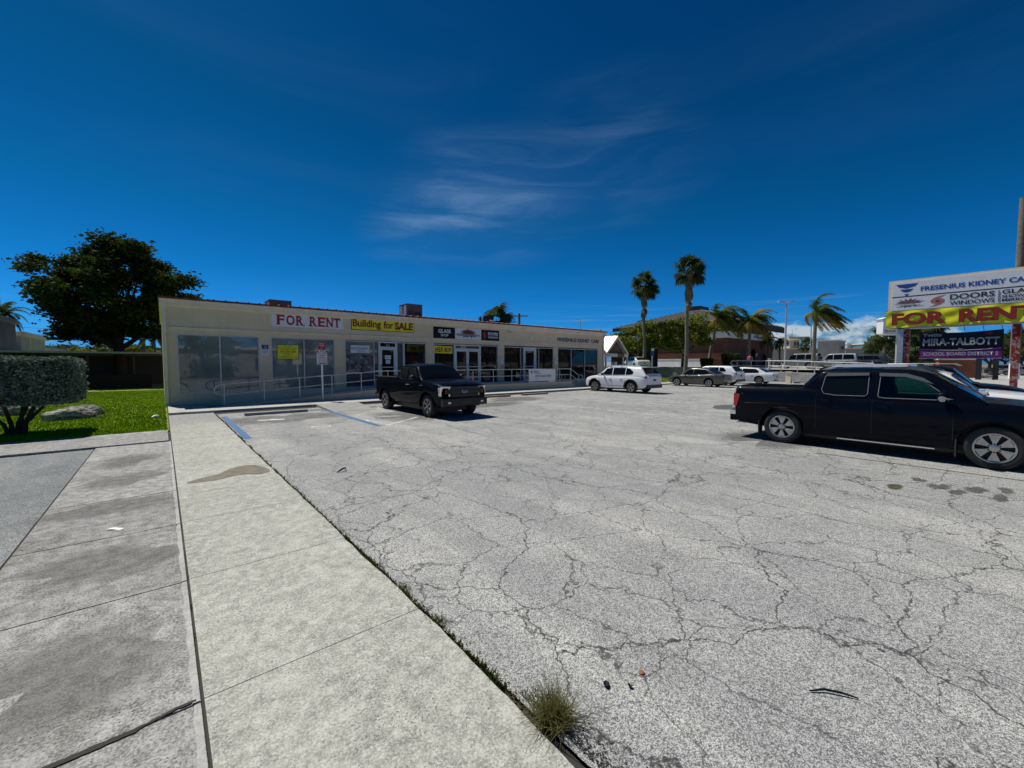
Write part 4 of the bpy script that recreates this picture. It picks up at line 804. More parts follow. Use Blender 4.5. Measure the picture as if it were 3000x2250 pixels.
    if detail > 0:
        for x in sp.get('seams', []):                       # shut lines
            for s in sides:
                pp = [(x, s * (side_y(x, f)[0] + .0015), side_y(x, f)[1]) for f in (.06, .2, .4, .6, .75, .9)]; MB().tube(pp, .005, 4).build('door_seam', m_blk, t)
        for x in sp.get('handles', []):
            for s in sides:
                y, z = side_y(x, .80); MB().tube([(x - .10, s * (y - .005), z - .0), (x - .08, s * (y + .03), z), (x + .08, s * (y + .03), z), (x + .10, s * (y - .005), z)], .014, 6).build('door_handle', sp.get('hm', P), t, 40)
    if sp.get('mirror'):
        mx, mz = sp['mirror']
        for s in sides:
            y = wy(mz) - .02; o = MB().lathe([(.01, -.09), (.07, -.07), (.095, 0), (.085, .06), (.02, .085)], 12, 'X').build('mirror', sp.get('mm', P), t, 50, loc=(mx, s * (y + .17), mz + .02)); o.scale = (.8, 1.2, .9)
            MB().tube([(0, s * -.15, -.04), (0, s * -.02, -.02)], .03, 6).build('mirror_arm', m_blk, o)
    def endlamp(x, y0, y1, z0, z1, m, name_, front):         # lamp wrapped over a corner of the end
        for s in sides:
            d = .012 if front else -.012; poly = [(y0, z0), (y1, z0 + .01), (y1, z1), (y0, z1 - .005)]
            MB().prism(poly, lambda a, b_: (x - d * 6, s * a, b_), lambda a, b_: (x + d, s * a, b_)).build(name_, m, t, 40)
    for (x, y0, y1, z0, z1, m, nm, fr_) in sp.get('lamps', []): endlamp(x, y0, y1, z0, z1, m, nm, fr_)
    for (poly, s_off, m, nm) in sp.get('sidepanels', []):    # polygons on the body side (x, f): lamps, cladding
        for s in sides:
            ctr = [(x, f) for x, f in poly]
            vs = [(x, s * (side_y(x, f)[0] + s_off), side_y(x, f)[1]) for x, f in ctr]; vi = [(x, s * (side_y(x, f)[0] - .03), side_y(x, f)[1]) for x, f in ctr]; n = len(vs)
            MB().add(vs + vi, [tuple(range(n)), tuple(range(2 * n - 1, n - 1, -1))] + [(j, n + j, n + (j + 1) % n, (j + 1) % n) for j in range(n)]).build(nm, m, t)
    for (x0, x1, y0, y1, z0, z1, m, nm) in sp.get('boxes', []): bb = MB().box(x0, x1, y0, y1, z0, z1).build(nm, m, t); bv = bb.modifiers.new('bevel', 'BEVEL'); bv.width = min(.012, (x1 - x0) * .3, (z1 - z0) * .3); bv.segments = 2
    if sp.get('arch'):
        am, aw = sp['arch']
        for x in (fx, rx):
            for s in sides:
                ro, ri = r + sp.get('gap', .065) + aw, r + sp.get('gap', .065) - .005; a0, a1 = R(-8), R(188); n = 20; mb = MB(); ys = side_y(x, .35)[0]
                for yy in (ys + .012,):
                    vs = []
                    for i in range(n + 1): a = lerp(a0, a1, i / n); vs += [(x + ro * math.cos(a), s * (yy - .012), r + .01 + ro * math.sin(a)), (x + (ro - .02) * math.cos(a), s * (yy + .006), r + .01 + (ro - .02) * math.sin(a)), (x + ri * math.cos(a), s * (yy + .006), r + .01 + ri * math.sin(a)), (x + ri * math.cos(a), s * (yy - .10), r + .01 + ri * math.sin(a))]
                    mb.add(vs, [(i * 4 + j, i * 4 + j + 1, i * 4 + j + 5, i * 4 + j + 4) for i in range(n) for j in range(3)])
                mb.build('wheel_arch', am, t, 40)
    if sp.get('rails'):
        x0, x1, z, m = sp['rails']
        for s in sides:
            y = wy(z) - .10
            MB().tube([(x0, s * y, z - .055), (x0 + .10, s * y, z), (lerp(x0, x1, .5), s * y, z + .01), (x1 - .12, s * y, z), (x1, s * y, z - .06)], .018, 6).build('roof_rail', m, t, 50)
    if sp.get('antenna'): ax, ay, az_, ah = sp['antenna']; MB().tube([(ax, ay, az_), (ax - .05, ay, az_ + ah)], .004, 4).build('antenna', m_blk, t)
    return t, wy, side_y
H = -R(90); HU = R(90)
def sedan(paint, L_=4.5, wb=2.65, h=1.42, w=.88, **k):
    fx, rx = wb / 2, -wb / 2; fo = L_ * .47; nose, tail = fo - .0, -(L_ - fo); nose = wb / 2 + .88; tail = nose - L_
    d = dict(paint=paint, r=.315, fx=fx, rx=rx, w=w, belt=.90, wb=w - .05, tum=.38, tw=.21, spokes=7, style='thin', ws=0, rs=4,
        body=[(tail, .42, .86, w * .78), (tail + .10, .28, .93, w * .90), (tail + .45, .22, .97, w * .97), (rx, .21, .96, w), (0, .20, .90, w), (fx - .25, .20, .89, w), (nose - .55, .22, .82, w * .98), (nose - .22, .25, .72, w * .90), (nose - .05, .30, .60, w * .76), (nose, .36, .50, w * .62)],
        top=[(fx - .18, .90), (fx - .85, h - .10), (fx - 1.15, h - .015), (-.25, h), (rx + .15, h - .09), (rx - .62, .95)],
        win=[dict(p=[(fx - .55, .93), (fx - .93, h - .13), (-.02, h - .085), (-.02, .93)]), dict(p=[(-.09, .93), (-.09, h - .085), (rx + .34, h - .13), (rx + .10, h - .26), (rx + .02, .95)])],
        seams=[fx - .38, -.05, rx + .35], handles=[.12, rx + .62], mirror=(fx - .62, .96),
        lamps=[(tail + .06, w * .42, w * .86, .66, .84, m_tail, 'tail_lamp', False), (nose - .13, w * .5, w * .82, .52, .66, m_lamp, 'head_lamp', True)],
        boxes=[(tail - .005, tail + .02, -.16, .16, .58, .70, m_plateb, 'licence_plate'), (tail + .05, tail + .15, -w * .6, w * .6, .26, .36, m_trimp, 'lower_bumper'), (nose - .03, nose + .01, -w * .45, w * .45, .38, .48, m_blk, 'grille')])
    d.update(k); return d
def suv(paint, L_=4.6, wb=2.68, h=1.62, w=.92, clad=m_blk, **k):
    fx, rx = wb / 2, -wb / 2; nose = wb / 2 + .90; tail = nose - L_
    d = dict(paint=paint, r=.35, fx=fx, rx=rx, w=w, belt=1.04, wb=w - .04, tum=.30, tw=.23, spokes=5, style='fat', ws=0, rs=4, gap=.075,
        body=[(tail, .50, .98, w * .84), (tail + .06, .38, 1.04, w * .92), (tail + .30, .30, 1.06, w * .98), (rx, .27, 1.05, w), (0, .26, 1.03, w), (fx - .35, .26, 1.03, w), (nose - .62, .28, .98, w * .99), (nose - .24, .30, .88, w * .93), (nose - .06, .34, .74, w * .80), (nose, .42, .60, w * .66)],
        top=[(fx - .22, 1.04), (fx - .80, h - .08), (fx - 1.10, h - .01), (rx + .3, h), (tail + .48, h - .035), (tail + .10, 1.08)],
        win=[dict(p=[(fx - .58, 1.07), (fx - .90, h - .12), (.02, h - .085), (.02, 1.07)]), dict(p=[(-.05, 1.07), (-.05, h - .085), (rx + .42, h - .09), (rx + .42, 1.09)]), dict(p=[(rx + .36, 1.09), (rx + .36, h - .09), (rx + .05, h - .12), (rx - .17, 1.20), (rx - .10, 1.12)])],
        seams=[fx - .42, 0, rx + .42], handles=[.18, rx + .70], mirror=(fx - .68, 1.10), mm=m_blk, arch=(clad, .075),
        lamps=[(tail + .05, w * .52, w * .93, .88, 1.02, m_tail, 'tail_lamp', False), (nose - .12, w * .5, w * .86, .68, .80, m_lamp, 'head_lamp', True)],
        sidepanels=[([(rx + .42, .0), (rx + .42, .20), (fx - .42, .20), (fx - .42, .0)], .012, clad, 'sill_cladding')],
        boxes=[(tail - .03, tail + .35, -w * .88, w * .88, .32, .52, clad, 'rear_bumper'), (tail - .012, tail + .02, -.16, .16, .74, .86, m_plateb, 'licence_plate'), (nose - .05, nose + .01, -w * .5, w * .5, .42, .62, m_blk, 'grille'), (nose - .14, nose - .02, -w * .72, w * .72, .28, .40, clad, 'front_bumper')], rails=(rx + .05, fx - 1.25, h + .035, paint))
    d.update(k); return d
# --- near dark blue-black crew-cab pickup (right foreground), nose to the street
w = .97
g1 = dict(p=[(-.80, 1.14), (-.84, 1.22), (-.80, 1.49), (-.74, 1.53), (-.12, 1.545), (-.10, 1.5), (-.10, 1.17), (-.14, 1.125), (-.62, 1.115), (-.70, 1.13)], m=m_glass, edge=M('pale_window_seal', (.20, .21, .22), .4, var=0))
g2 = dict(p=[(.06, 1.12), (.055, 1.16), (.07, 1.53), (.12, 1.545), (.45, 1.535), (.62, 1.48), (.98, 1.18), (1.0, 1.115), (.14, 1.105)], m=m_clear, edge=M('pale_window_seal', (.20, .21, .22), .4, var=0))
ridge = dict(paint=p_black, r=.362, fx=1.54, rx=-1.54, w=w, belt=1.11, wb=w - .045, tum=.30, tw=.25, spokes=6, style='fat', rr=.665, gap=.07, crown=.025, roofcrown=.03,
    body=[(-2.545, .46, 1.19, w * .93), (-2.52, .40, 1.228, w * .965), (-2.42, .36, 1.235, w * .98), (-1.54, .27, 1.25, w), (-.95, .25, 1.255, w), (-.55, .25, 1.13, w), (0, .25, 1.12, w), (1.0, .25, 1.12, w), (1.40, .26, 1.12, w * .995), (1.95, .28, 1.075, w * .97), (2.30, .30, 1.00, w * .90), (2.44, .34, .90, w * .82), (2.50, .42, .74, w * .74)],
    bed=(-2.47, -1.16, .75), top=[(1.42, 1.12), (.70, 1.60), (.45, 1.645), (-.3, 1.665), (-.86, 1.63), (-1.22, 1.25)], ws=0, rs=None, win=[g1, g2], hollow=(-.85, 1.15),
    seams=[1.06, -.02, -.92], handles=[.12, -.78], hm=p_black, mirror=None,
    lamps=[(2.40, w * .42, w * .80, .72, .90, m_lamp, 'head_lamp', True)],
    sidepanels=[([(-2.54, .40), (-2.52, .86), (-2.36, .80), (-2.44, .40)], .004, m_tail, 'tail_lamp')],
    boxes=[(-2.66, -2.50, -w * .90, w * .90, .40, .62, p_black, 'rear_bumper'), (2.44, 2.56, -w * .78, w * .78, .30, .50, m_trimp, 'front_bumper'), (2.46, 2.52, -.6, .6, .62, .84, m_blk, 'grille')])
RX, RYc = 11.40, 1.57
t, wy, sy = vehicle('pickup_truck', 'large blue-black crew-cab pickup in the right foreground with silver roof rails', 'pickup truck', (RX, RYc, -.012), H, ridge)
for s in (1, -1):
    y, z = sy(0, .05); MB().box(-.55, .85, s * .93 - .01, s * .93 + .01, .235, .255).build('sill_strip', m_chrome, t)
    # smoked rain guards above the glass
    for q in ([(-.80, 1.50), (-.76, 1.57), (-.10, 1.585), (-.10, 1.53)], [(.05, 1.52), (.05, 1.585), (.44, 1.575), (.66, 1.50), (.80, 1.39), (.60, 1.46), (.42, 1.515)]):
        MB().prism(q, lambda a, b_: (a, s * (wy(b_) + .002), b_), lambda a, b_: (a, s * (wy(b_) + .03), b_)).build('rain_guard', m_guard, t)
    # mud flaps
    for x in (-2.0, 1.10): MB().rbox((x, s * (w - .13), .30), (.02, .22, .30)).build('mud_flap', m_trimp, t)
    # silver rail with tapered dark feet
    yr = wy(1.68) - .075; mb = MB(); mb.prism([(-.72, 1.685), (-.66, 1.745), (.40, 1.755), (.44, 1.71), (.38, 1.70), (-.60, 1.69)], lambda a, b_: (a, s * yr - .035, b_), lambda a, b_: (a, s * yr + .035, b_)); mb.build('roof_rail', M('satin_silver_rail', (.80, .80, .80), .35, .15, 0), t)
    MB().prism([(-.90, 1.63), (-.70, 1.715), (-.64, 1.722), (-.66, 1.665), (-.78, 1.64)], lambda a, b_: (a, s * yr - .03, b_), lambda a, b_: (a, s * yr + .03, b_)).build('rail_foot', m_acl, t)
    MB().prism([(.40, 1.735), (.62, 1.68), (.80, 1.58), (.70, 1.60), (.52, 1.65), (.42, 1.66)], lambda a, b_: (a, s * yr - .03, b_), lambda a, b_: (a, s * yr + .03, b_)).build('rail_foot', m_guard, t)
    o = MB().lathe([(.01, -.10), (.08, -.08), (.11, 0), (.10, .05), (.02, .08)], 14, 'X').build('mirror', p_black, t, 50, loc=(.93, s * (wy(1.2) + .17), 1.19)); o.scale = (.85, 1.25, 1.0); MB().tube([(0, -s * .15, -.05), (0, -s * .03, -.03)], .035, 6).build('mirror_arm', m_blk, o)
    # chrome bumper corner
    MB().rbox((-2.64, s * .62, .60), (.06, .52, .10), 0).build('bumper_corner', m_chrome, t, 30); MB().rbox((-2.57, s * .885, .60), (.14, .03, .10), s * .0).build('bumper_corner', m_chrome, t)
    # soft body crease above the rear arch
    MB().tube([(x, s * (sy(x, .60)[0] + .001), .82 + .05 * math.cos((x + 1.54) * 1.6)) for x in [-2.3 + i * .1 for i in range(17)]], .012, 6).build('arch_crease', p_black, t, 60)
bird = [(-.15, 0), (-.05, .018), (.0, .05), (.05, .06), (.085, .035), (.09, -.01), (.06, -.055), (.03, -.065), (-.03, -.045), (-.015, -.01), (-.06, -.005)]
for s in (-1,):
    MB().prism([(-a * .8, b_ * .8) for a, b_ in bird], lambda a, b_: (.93 + a + .02, s * (wy(1.2) + .318), 1.155 + b_), lambda a, b_: (.93 + a + .02, s * (wy(1.2) + .322), 1.155 + b_)).build('bird_sticker', m_rim, t)
for s in (1, -1): MB().prism([(-2.556, .76), (-2.49, .76), (-2.42, 1.04), (-2.556, 1.06)], lambda a, b_: (a, s * w * .78, b_), lambda a, b_: (a, s * w * .978, b_)).build('tail_lamp', m_tail, t)
for x, y in ((-.15, .38), (-.15, -.38), (.35, .42), (.35, -.42)):
    mb = MB(); mb.rbox((x, y, .72), (.5, .48, .16)); mb.rbox((x - .24, y, 1.0), (.14, .46, .62), 0, 0, 0, R(-12)); mb.rbox((x - .32, y, 1.38), (.10, .24, .18), 0, 0, 0, R(-12)); o = mb.build('seat', m_int, t)
MB().box(.95, 1.28, -.78, .78, .92, 1.07).build('dashboard', m_int, t); MB().lathe([(.17, -.012), (.185, 0), (.17, .012), (.155, 0)], 20, 'X').build('steering_wheel', m_blk, t, 60, loc=(.85, .40, 1.08))
MB().tube([(-2.66, -.45, .33), (-2.45, -.45, .33)], .03, 8).build('exhaust', m_alu, t)
# --- black pickup backed up to the shop walk
w = .90
f1 = dict(paint=p_black2, r=.375, fx=1.665, rx=-1.665, w=w, belt=1.20, wb=w - .05, tum=.26, tw=.26, spokes=6, style='split', rr=.62, gap=.085, crown=.03, roofcrown=.05,
    body=[(-2.55, .52, 1.20, w * .95), (-2.45, .44, 1.24, w * .985), (-1.66, .42, 1.26, w), (-.62, .40, 1.27, w), (-.45, .38, 1.22, w), (.4, .38, 1.21, w), (1.2, .38, 1.22, w), (1.66, .40, 1.20, w), (2.30, .42, 1.12, w * .985), (2.48, .42, 1.06, w * .94), (2.56, .45, .98, w * .90)],
    bed=(-2.42, -.58, .80), top=[(1.30, 1.21), (.78, 1.66), (.5, 1.71), (-.2, 1.72), (-.42, 1.69), (-.56, 1.24)], ws=0, rs=4,
    win=[dict(p=[(.98, 1.25), (.70, 1.58), (.26, 1.615), (.26, 1.20)]), dict(p=[(.18, 1.20), (.18, 1.615), (-.30, 1.60), (-.40, 1.5), (-.46, 1.32), (-.38, 1.24), (-.10, 1.20)])],
    seams=[1.18, .22, -.50], handles=[.36], hm=m_chrome, mirror=(.92, 1.27), mm=m_blk, arch=(p_black2, .03), antenna=(.95, -.7, 1.25, .65),
    sidepanels=[([(-2.54, .45), (-2.54, .92), (-2.44, .92), (-2.44, .45)], .004, m_tail, 'tail_lamp')],
    boxes=[(2.50, 2.66, -w * .93, w * .93, .42, .66, m_blk, 'front_bumper'), (2.56, 2.60, -w * .60, w * .60, .70, 1.02, m_blk, 'grille'), (-2.66, -2.52, -w * .92, w * .92, .48, .64, m_blk, 'rear_bumper'), (-2.55, -.5, -w * .99, -w * .94, 1.255, 1.285, m_trimp, 'bed_rail_cap'), (-2.55, -.5, w * .94, w * .99, 1.255, 1.285, m_trimp, 'bed_rail_cap')])
t, wy, sy = vehicle('pickup_truck', 'black extended-cab pickup backed up to the shop walk, nose towards the camera', 'pickup truck', (7.42, 13.72, -.012), H, f1)
for s in (1, -1):
    o = MB().prism([(.50, .72), (.86, .74), (.88, 1.0), (.82, 1.045), (.50, 1.03)], lambda a, b_: (2.40, s * a, b_), lambda a, b_: (2.575 - max(0, a - .6) * .25, s * a, b_)).build('head_lamp', m_chrome, t)
    MB().prism([(.54, .80), (.67, .81), (.67, .95), (.54, .95)], lambda a, b_: (2.50, s * a, b_), lambda a, b_: (2.598, s * a, b_)).build('lamp_lens', m_blk, o); MB().prism([(.685, .81), (.705, .81), (.705, .94), (.685, .94)], lambda a, b_: (2.50, s * a, b_), lambda a, b_: (2.585, s * a, b_)).build('turn_signal', m_amber, o)
    MB().box(2.62, 2.672, s * .62 - .05, s * .62 + .05, .50, .56).build('fog_lamp', m_lamp, t)
    MB().box(1.22, 1.46, s * .905 - .006, s * .905 + .006, 1.02, 1.06).build('fender_badge', m_chrome, t)
for z in (.74, .86, .98): MB().box(2.595, 2.615, -.5, .5, z - .025, z + .025).build('grille_bar', m_trimp, t)
o = MB().lathe([(.001, .022), (.11, .02), (.125, .0), (.125, -.02)], 28, 'X', cap=False).build('oval_badge', m_wht, t, 50, loc=(2.615, 0, .875)); o.scale = (1, 1, .45); MB().lathe([(.001, .026), (.105, .024)], 28, 'X', cap=False).build('badge_field', m_navy, o)
lettering('Ford', (2.65, 0, .875), (0, 1, 0), (0, 0, 1), .13, .05, m_wht, t, shear=.2)
MB().tube([(1.24, -.55, 1.25), (1.12, .0, 1.29)], .01, 4).build('wiper', m_trimp, t); MB().tube([(1.24, .15, 1.28), (1.12, .65, 1.27)], .01, 4).build('wiper', m_trimp, t)
MB().box(2.655, 2.675, -.22, .22, .50, .57).build('bumper_intake', m_trimp, t)
# --- white SUV nosed up to the landing
rv = suv(p_white, 4.62, 2.66, 1.575, .90); rv['rails'] = None
rv['win'][2]['p'] = [(-.97, 1.09), (-.97, 1.485), (-1.20, 1.46), (-1.46, 1.28), (-1.46, 1.19), (-1.38, 1.12)]
t, wy, sy = vehicle('suv', 'white SUV with black cladding nosed up to the far end of the shop walk', 'suv', (22.02, 15.49, -.012), HU, rv)
MB().box(-.95, .35, -.74, -.70, 1.60, 1.63).build('roof_rail', p_white, t); MB().box(-.95, .35, .70, .74, 1.60, 1.63).build('roof_rail', p_white, t)
MB().box(-.55, -.47, -.72, .72, 1.63, 1.66).build('cross_bar', p_white, t); MB().box(.2, .28, -.72, .72, 1.63, 1.66).build('cross_bar', p_white, t)
MB().box(-2.30, -1.95, -.66, .66, 1.53, 1.56).build('spoiler', p_white, t)
# --- cars beyond
vehicle('sedan', 'taupe grey sedan parked side-on between the white SUVs', 'sedan', (31.95, 15.35, -.012), HU, sedan(p_taupe, 4.45, 2.5, 1.44, .86, rimm=m_cap, spokes=7), 1)
sv = suv(p_white, 4.5, 2.6, 1.56, .90, rails=None)
vehicle('suv', 'white SUV mostly hidden behind the taupe sedan', 'suv', (34.9, 15.55, -.012), HU, sv, 1)
vehicle('sedan', 'long white luxury sedan parked side-on in front of the ramp railings', 'sedan', (40.0, 14.9, -.012), HU, sedan(p_sw, 4.9, 2.9, 1.43, .90, r=.33, spokes=10), 1)
# row beside the near pickup
wh = suv(p_white, 4.3, 2.65, 1.60, .88, rails=None, belt=1.16); wh['body'] = [(a, b_, c + .13, d) for a, b_, c, d in wh['body']]; wh['win'] = wh['win'][:2]
vehicle('hatchback', 'white hatchback parked just beyond the blue-black pickup', 'hatchback', (13.98, 1.28, -.012), H, wh, 1)
vehicle('suv', 'black SUV with sloping bonnet parked third in the row by the roadside sign', 'suv', (16.75, 1.70, -.012), H, suv(p_black2, 4.8, 2.8, 1.66, .94, belt=1.10, rails=None), 1)
bs = suv(p_black, 4.75, 2.75, 1.68, .94, belt=1.14); bs['rails'] = (-1.0, .75, 1.745, m_acl); bs['boxes'].append((2.05, 2.14, .5, .78, .84, .95, m_amber, 'turn_signal')); bs['boxes'].append((2.05, 2.14, -.78, -.5, .84, .95, m_amber, 'turn_signal'))
bs['body'] = [(a, b_, c + (.10 if a > -2.3 else .06), d) for a, b_, c, d in bs['body']]; 
vehicle('suv', 'black SUV with silver roof rails at the post of the roadside sign', 'suv', (19.5, 1.60, -.012), H, bs, 1)
# raised lot
ZL = 1.15
ds = suv(p_silver, 4.5, 2.65, 1.78, .90, clad=M('grey_cladding', (.16, .17, .18), .5, var=.1), r=.36); ds['rails'] = (-1.3, .1, 1.80, m_blk); ds['top'] = [(1.05, 1.04), (.52, 1.66), (.3, 1.74), (-1.3, 1.78), (-2.05, 1.74), (-2.18, 1.08)]
ds['win'] = [dict(p=[(.78, 1.07), (.45, 1.60), (.02, 1.65), (.02, 1.07)]), dict(p=[(-.06, 1.07), (-.06, 1.65), (-.85, 1.66), (-.85, 1.07)]), dict(p=[(-.95, 1.09), (-.95, 1.66), (-1.85, 1.63), (-1.98, 1.12)])]
ds['body'] = [(a, b_, c, d) for a, b_, c, d in ds['body']]; ds['body'][6:] = [(1.65, .34, 1.02, .90), (2.0, .34, .98, .85), (2.18, .36, .92, .80), (2.22, .45, .75, .74)]
vehicle('suv', 'boxy silver SUV parked on the raised lot behind the light pole', 'suv', (57.5, 15.6, ZL), HU, ds, 1)
ds2 = dict(ds); ds2['paint'] = carpaint('light_silver_paint', (.36, .37, .39), .4, .3)
vehicle('suv', 'pale silver SUV parked right behind the palm trunk on the raised lot', 'suv', (60.8, 12.8, ZL), HU, ds2, 0)
vehicle('suv', 'dark grey car at the right end of the raised lot row', 'suv', (63.8, 10.6, ZL), HU, suv(p_grey, 4.6, 2.7, 1.6, .9, rails=None), 0)
p_ = WG(1862, 52); vehicle('sedan', 'white sedan parked beyond the gabled salon porch', 'sedan', (p_.x, p_.y, ZL), R(60), sedan(p_sw, 4.6, 2.7, 1.45, .89), 0)
for i, (px, d, pm, lab) in enumerate([(2950, 62, p_grey, 'distant dark car left of the red sign post across the road'), (2992, 60, p_silver, 'distant silver car at the right picture edge across the road')]):
    p_ = WG(px, d); vehicle('sedan', lab, 'sedan', (p_.x, p_.y, 0), R(60 + 30 * i), (sedan if i else suv)(pm), 0)
# ------------------------------------------------------------------ vegetation
def leafmat(name, a, b_, rough=.85, trans=.25):
    m, t, b, pos = newmat(name); b.inputs['Roughness'].default_value = rough; b.inputs['Specular IOR Level'].default_value = .12
    g = t.nodes['Geometry'] if 'Geometry' in t.nodes else t.nodes.new('ShaderNodeNewGeometry')
    r = g.outputs['Random Per Island']; n = NOISE(t, pos, .8, 3, .6)
    v = MA(t, 'ADD', MA(t, 'MULTIPLY', r, .6), MA(t, 'MULTIPLY', MR(t, n, .3, .7), .4)); L(t, MIX(t, v, a, b_), b.inputs['Base Color'])
    if trans:
        tr = t.nodes.new('ShaderNodeBsdfTranslucent'); L(t, MIX(t, v, tuple(k * 1.3 for k in a), tuple(k * 1.5 for k in b_)), tr.inputs[0]); mx = t.nodes.new('ShaderNodeMixShader'); mx.inputs[0].default_value = trans
        L(t, b.outputs[0], mx.inputs[1]); L(t, tr.outputs[0], mx.inputs[2]); L(t, mx.outputs[0], t.nodes['Material Output'].inputs['Surface'])
    MATS[name] = m; return m
m_bark = M('grey_bark', (.11, .095, .075), .95, var=.35, scale=6, bump=.6); m_darkbark = M('dark_bark', (.045, .038, .028), .95, var=.35, scale=6, bump=.6); m_palmbark = M('palm_bark', (.17, .15, .12), .95, var=.35, scale=5, bump=.6)
l_fig = leafmat('dark_tree_leaves', (.014, .027, .005), (.052, .078, .011)); l_sil = leafmat('silver_green_leaves', (.09, .135, .085), (.27, .34, .25), .85, .1); l_yg = leafmat('yellow_green_leaves', (.075, .10, .012), (.19, .21, .03))
l_palm = leafmat('palm_fronds', (.035, .06, .012), (.10, .14, .02)); l_yel = leafmat('yellowing_fronds', (.13, .12, .015), (.30, .22, .03)); l_fan = leafmat('fan_fronds', (.018, .035, .012), (.07, .10, .03)); l_dead = leafmat('dead_fronds', (.13, .095, .055), (.30, .23, .15), .8, .1)
l_dull = leafmat('dull_green_leaves', (.03, .045, .014), (.075, .095, .025))
def quads(cen, size, g, flat_=0, asp=.55):
    n = len(cen); u = g.normal(size=(n, 3)); u /= np.linalg.norm(u, axis=1)[:, None]; v = g.normal(size=(n, 3)); v -= (v * u).sum(1)[:, None] * u; v /= np.linalg.norm(v, axis=1)[:, None]
    if flat_: u[:, 2] *= (1 - flat_)
    s = size * g.uniform(.6, 1.3, n)[:, None]; u = u * s * .5; v = v * s * asp * .5
    return np.stack([cen - u, cen - .25 * u + v, cen + u, cen - .25 * u - v], 1).reshape(-1, 3)
def tree(name, base, cen, rad, n, lsize, leaf, bark, label, cat='tree', group=None, clumps=40, tr=.25, seed=0, limbs=9, spread=.17, low=-.6, fill=.5):
    g = np.random.default_rng(seed); base = Vector(base); t = thing(name, base, 0, label, cat, group); C = np.array(cen, float) - np.array(base); rad = np.array(rad, float)
    d = g.normal(size=(clumps * 6, 3)); d /= np.linalg.norm(d, axis=1)[:, None]; d = d[d[:, 2] > low][:clumps]; rr = g.uniform(fill, 1.0, len(d)) ** .6
    K = C + d * rad * rr[:, None] * g.uniform(.82, 1.13, len(d))[:, None]; w = g.uniform(.5, 1.4, len(K)); w /= w.sum(); idx = g.choice(len(K), n, p=w)
    P = K[idx] + g.normal(size=(n, 3)) * rad * spread * np.array([1, 1, .62]) * g.uniform(.6, 1.2, len(K))[idx][:, None]
    fastmesh('crown', quads(P, lsize, g, .35), 4, leaf, t)
    mb = MB(); h = C[2] - rad[2] * .55; fork = Vector((C[0] * .35, C[1] * .35, max(.8, h * .62)))
    mb.tube([(0, 0, -.15), (0.02, 0, .15), tuple(Vector((0, 0, 0)).lerp(fork, .5) + Vector((.04, .03, 0))), tuple(fork)], [tr * 1.5, tr * 1.15, tr, tr * .85], 10); mb.build('trunk', bark, t, 60)
    mb = MB()
    for i in g.choice(len(K), min(limbs, len(K)), replace=False):
        k = Vector(K[i]); m_ = fork.lerp(k, .5) + Vector((0, 0, -.06 * (k - fork).length)) + Vector(g.normal(size=3) * .05 * rad[0]); mb.tube([tuple(fork - Vector((0, 0, .1))), tuple(m_), tuple(k)], [tr * .55, tr * .32, tr * .08], 6)
    o = mb.build('limbs', bark, t, 60); return t
def coconut(base, top, label, seed, n=32, fl=2.6, wind=1.0, leaf=None, yel=.3, group='wind-blown coconut palms', tr=.16, lean=None, name='palm_tree', drop=1.0, lw=.11, step=30):
    g = np.random.default_rng(seed); base, top = Vector(base), Vector(top); t = thing(name, base, 0, label, 'palm', group); T_ = top - base
    mid = T_ * .5 + (lean or Vector((0, 0, 0))); pts = []
    for i in range(11): s = i / 10; pts.append(tuple(mid * (2 * s * (1 - s)) + T_ * s * s))
    MB().tube(pts, [tr * (1.5 if i == 0 else 1.15 - .35 * i / 10) for i in range(11)], 9).build('trunk', m_palmbark, t, 60)
    wv = Vector(RT) * wind; A = []; B = []
    for i in range(n):
        az_ = 2 * math.pi * (i * .618 % 1) + g.uniform(-.2, .2); e = R(g.uniform(-25, 78)); l = fl * g.uniform(.8, 1.12); d = Vector((math.cos(az_) * math.cos(e), math.sin(az_) * math.cos(e), math.sin(e)))
        d = (d + wv * .55).normalized(); p = Vector(T_); sg = l / step; P = [p.copy()]; D = [d.copy()]
        for q in range(step): k = q / step; d = (d + Vector((0, 0, -1)) * (.055 * drop) * (1 + k) + wv * .045 * (1 + k)).normalized(); p = p + d * sg; P.append(p.copy()); D.append(d.copy())
        out = B if (e < R(12) and g.random() < yel * 2.2) or g.random() < yel * .25 else A
        for q in range(2, step + 1):
            k = q / step; ll = .55 * fl / 2.6 * math.sin(math.pi * min(1, .12 + .86 * k)) ** .6 * g.uniform(.75, 1.15); side = D[q].cross(Vector((0, 0, 1)));
            side = side.normalized() if side.length > .05 else Vector((1, 0, 0))
            for s in (1, -1):
                for hh in (0, .5):
                    a = P[q].lerp(P[q - 1], hh); dd = (side * s * .75 + D[q] * .55 + Vector((0, 0, -.45)) + wv * .35 + Vector(g.normal(size=3) * .12)).normalized(); wd_ = D[q] * lw * .5
                    out += [a - wd_, a + wd_, a + dd * ll]
        for q in range(step): s_ = Vector((0, 0, .02)); out += [P[q] - s_, P[q] + s_, P[q + 1]]
    fastmesh('fronds', np.array([tuple(v) for v in A]), 3, leaf or l_palm, t)
    if B: fastmesh('yellow_fronds', np.array([tuple(v) for v in B]), 3, l_yel, t)
    return t
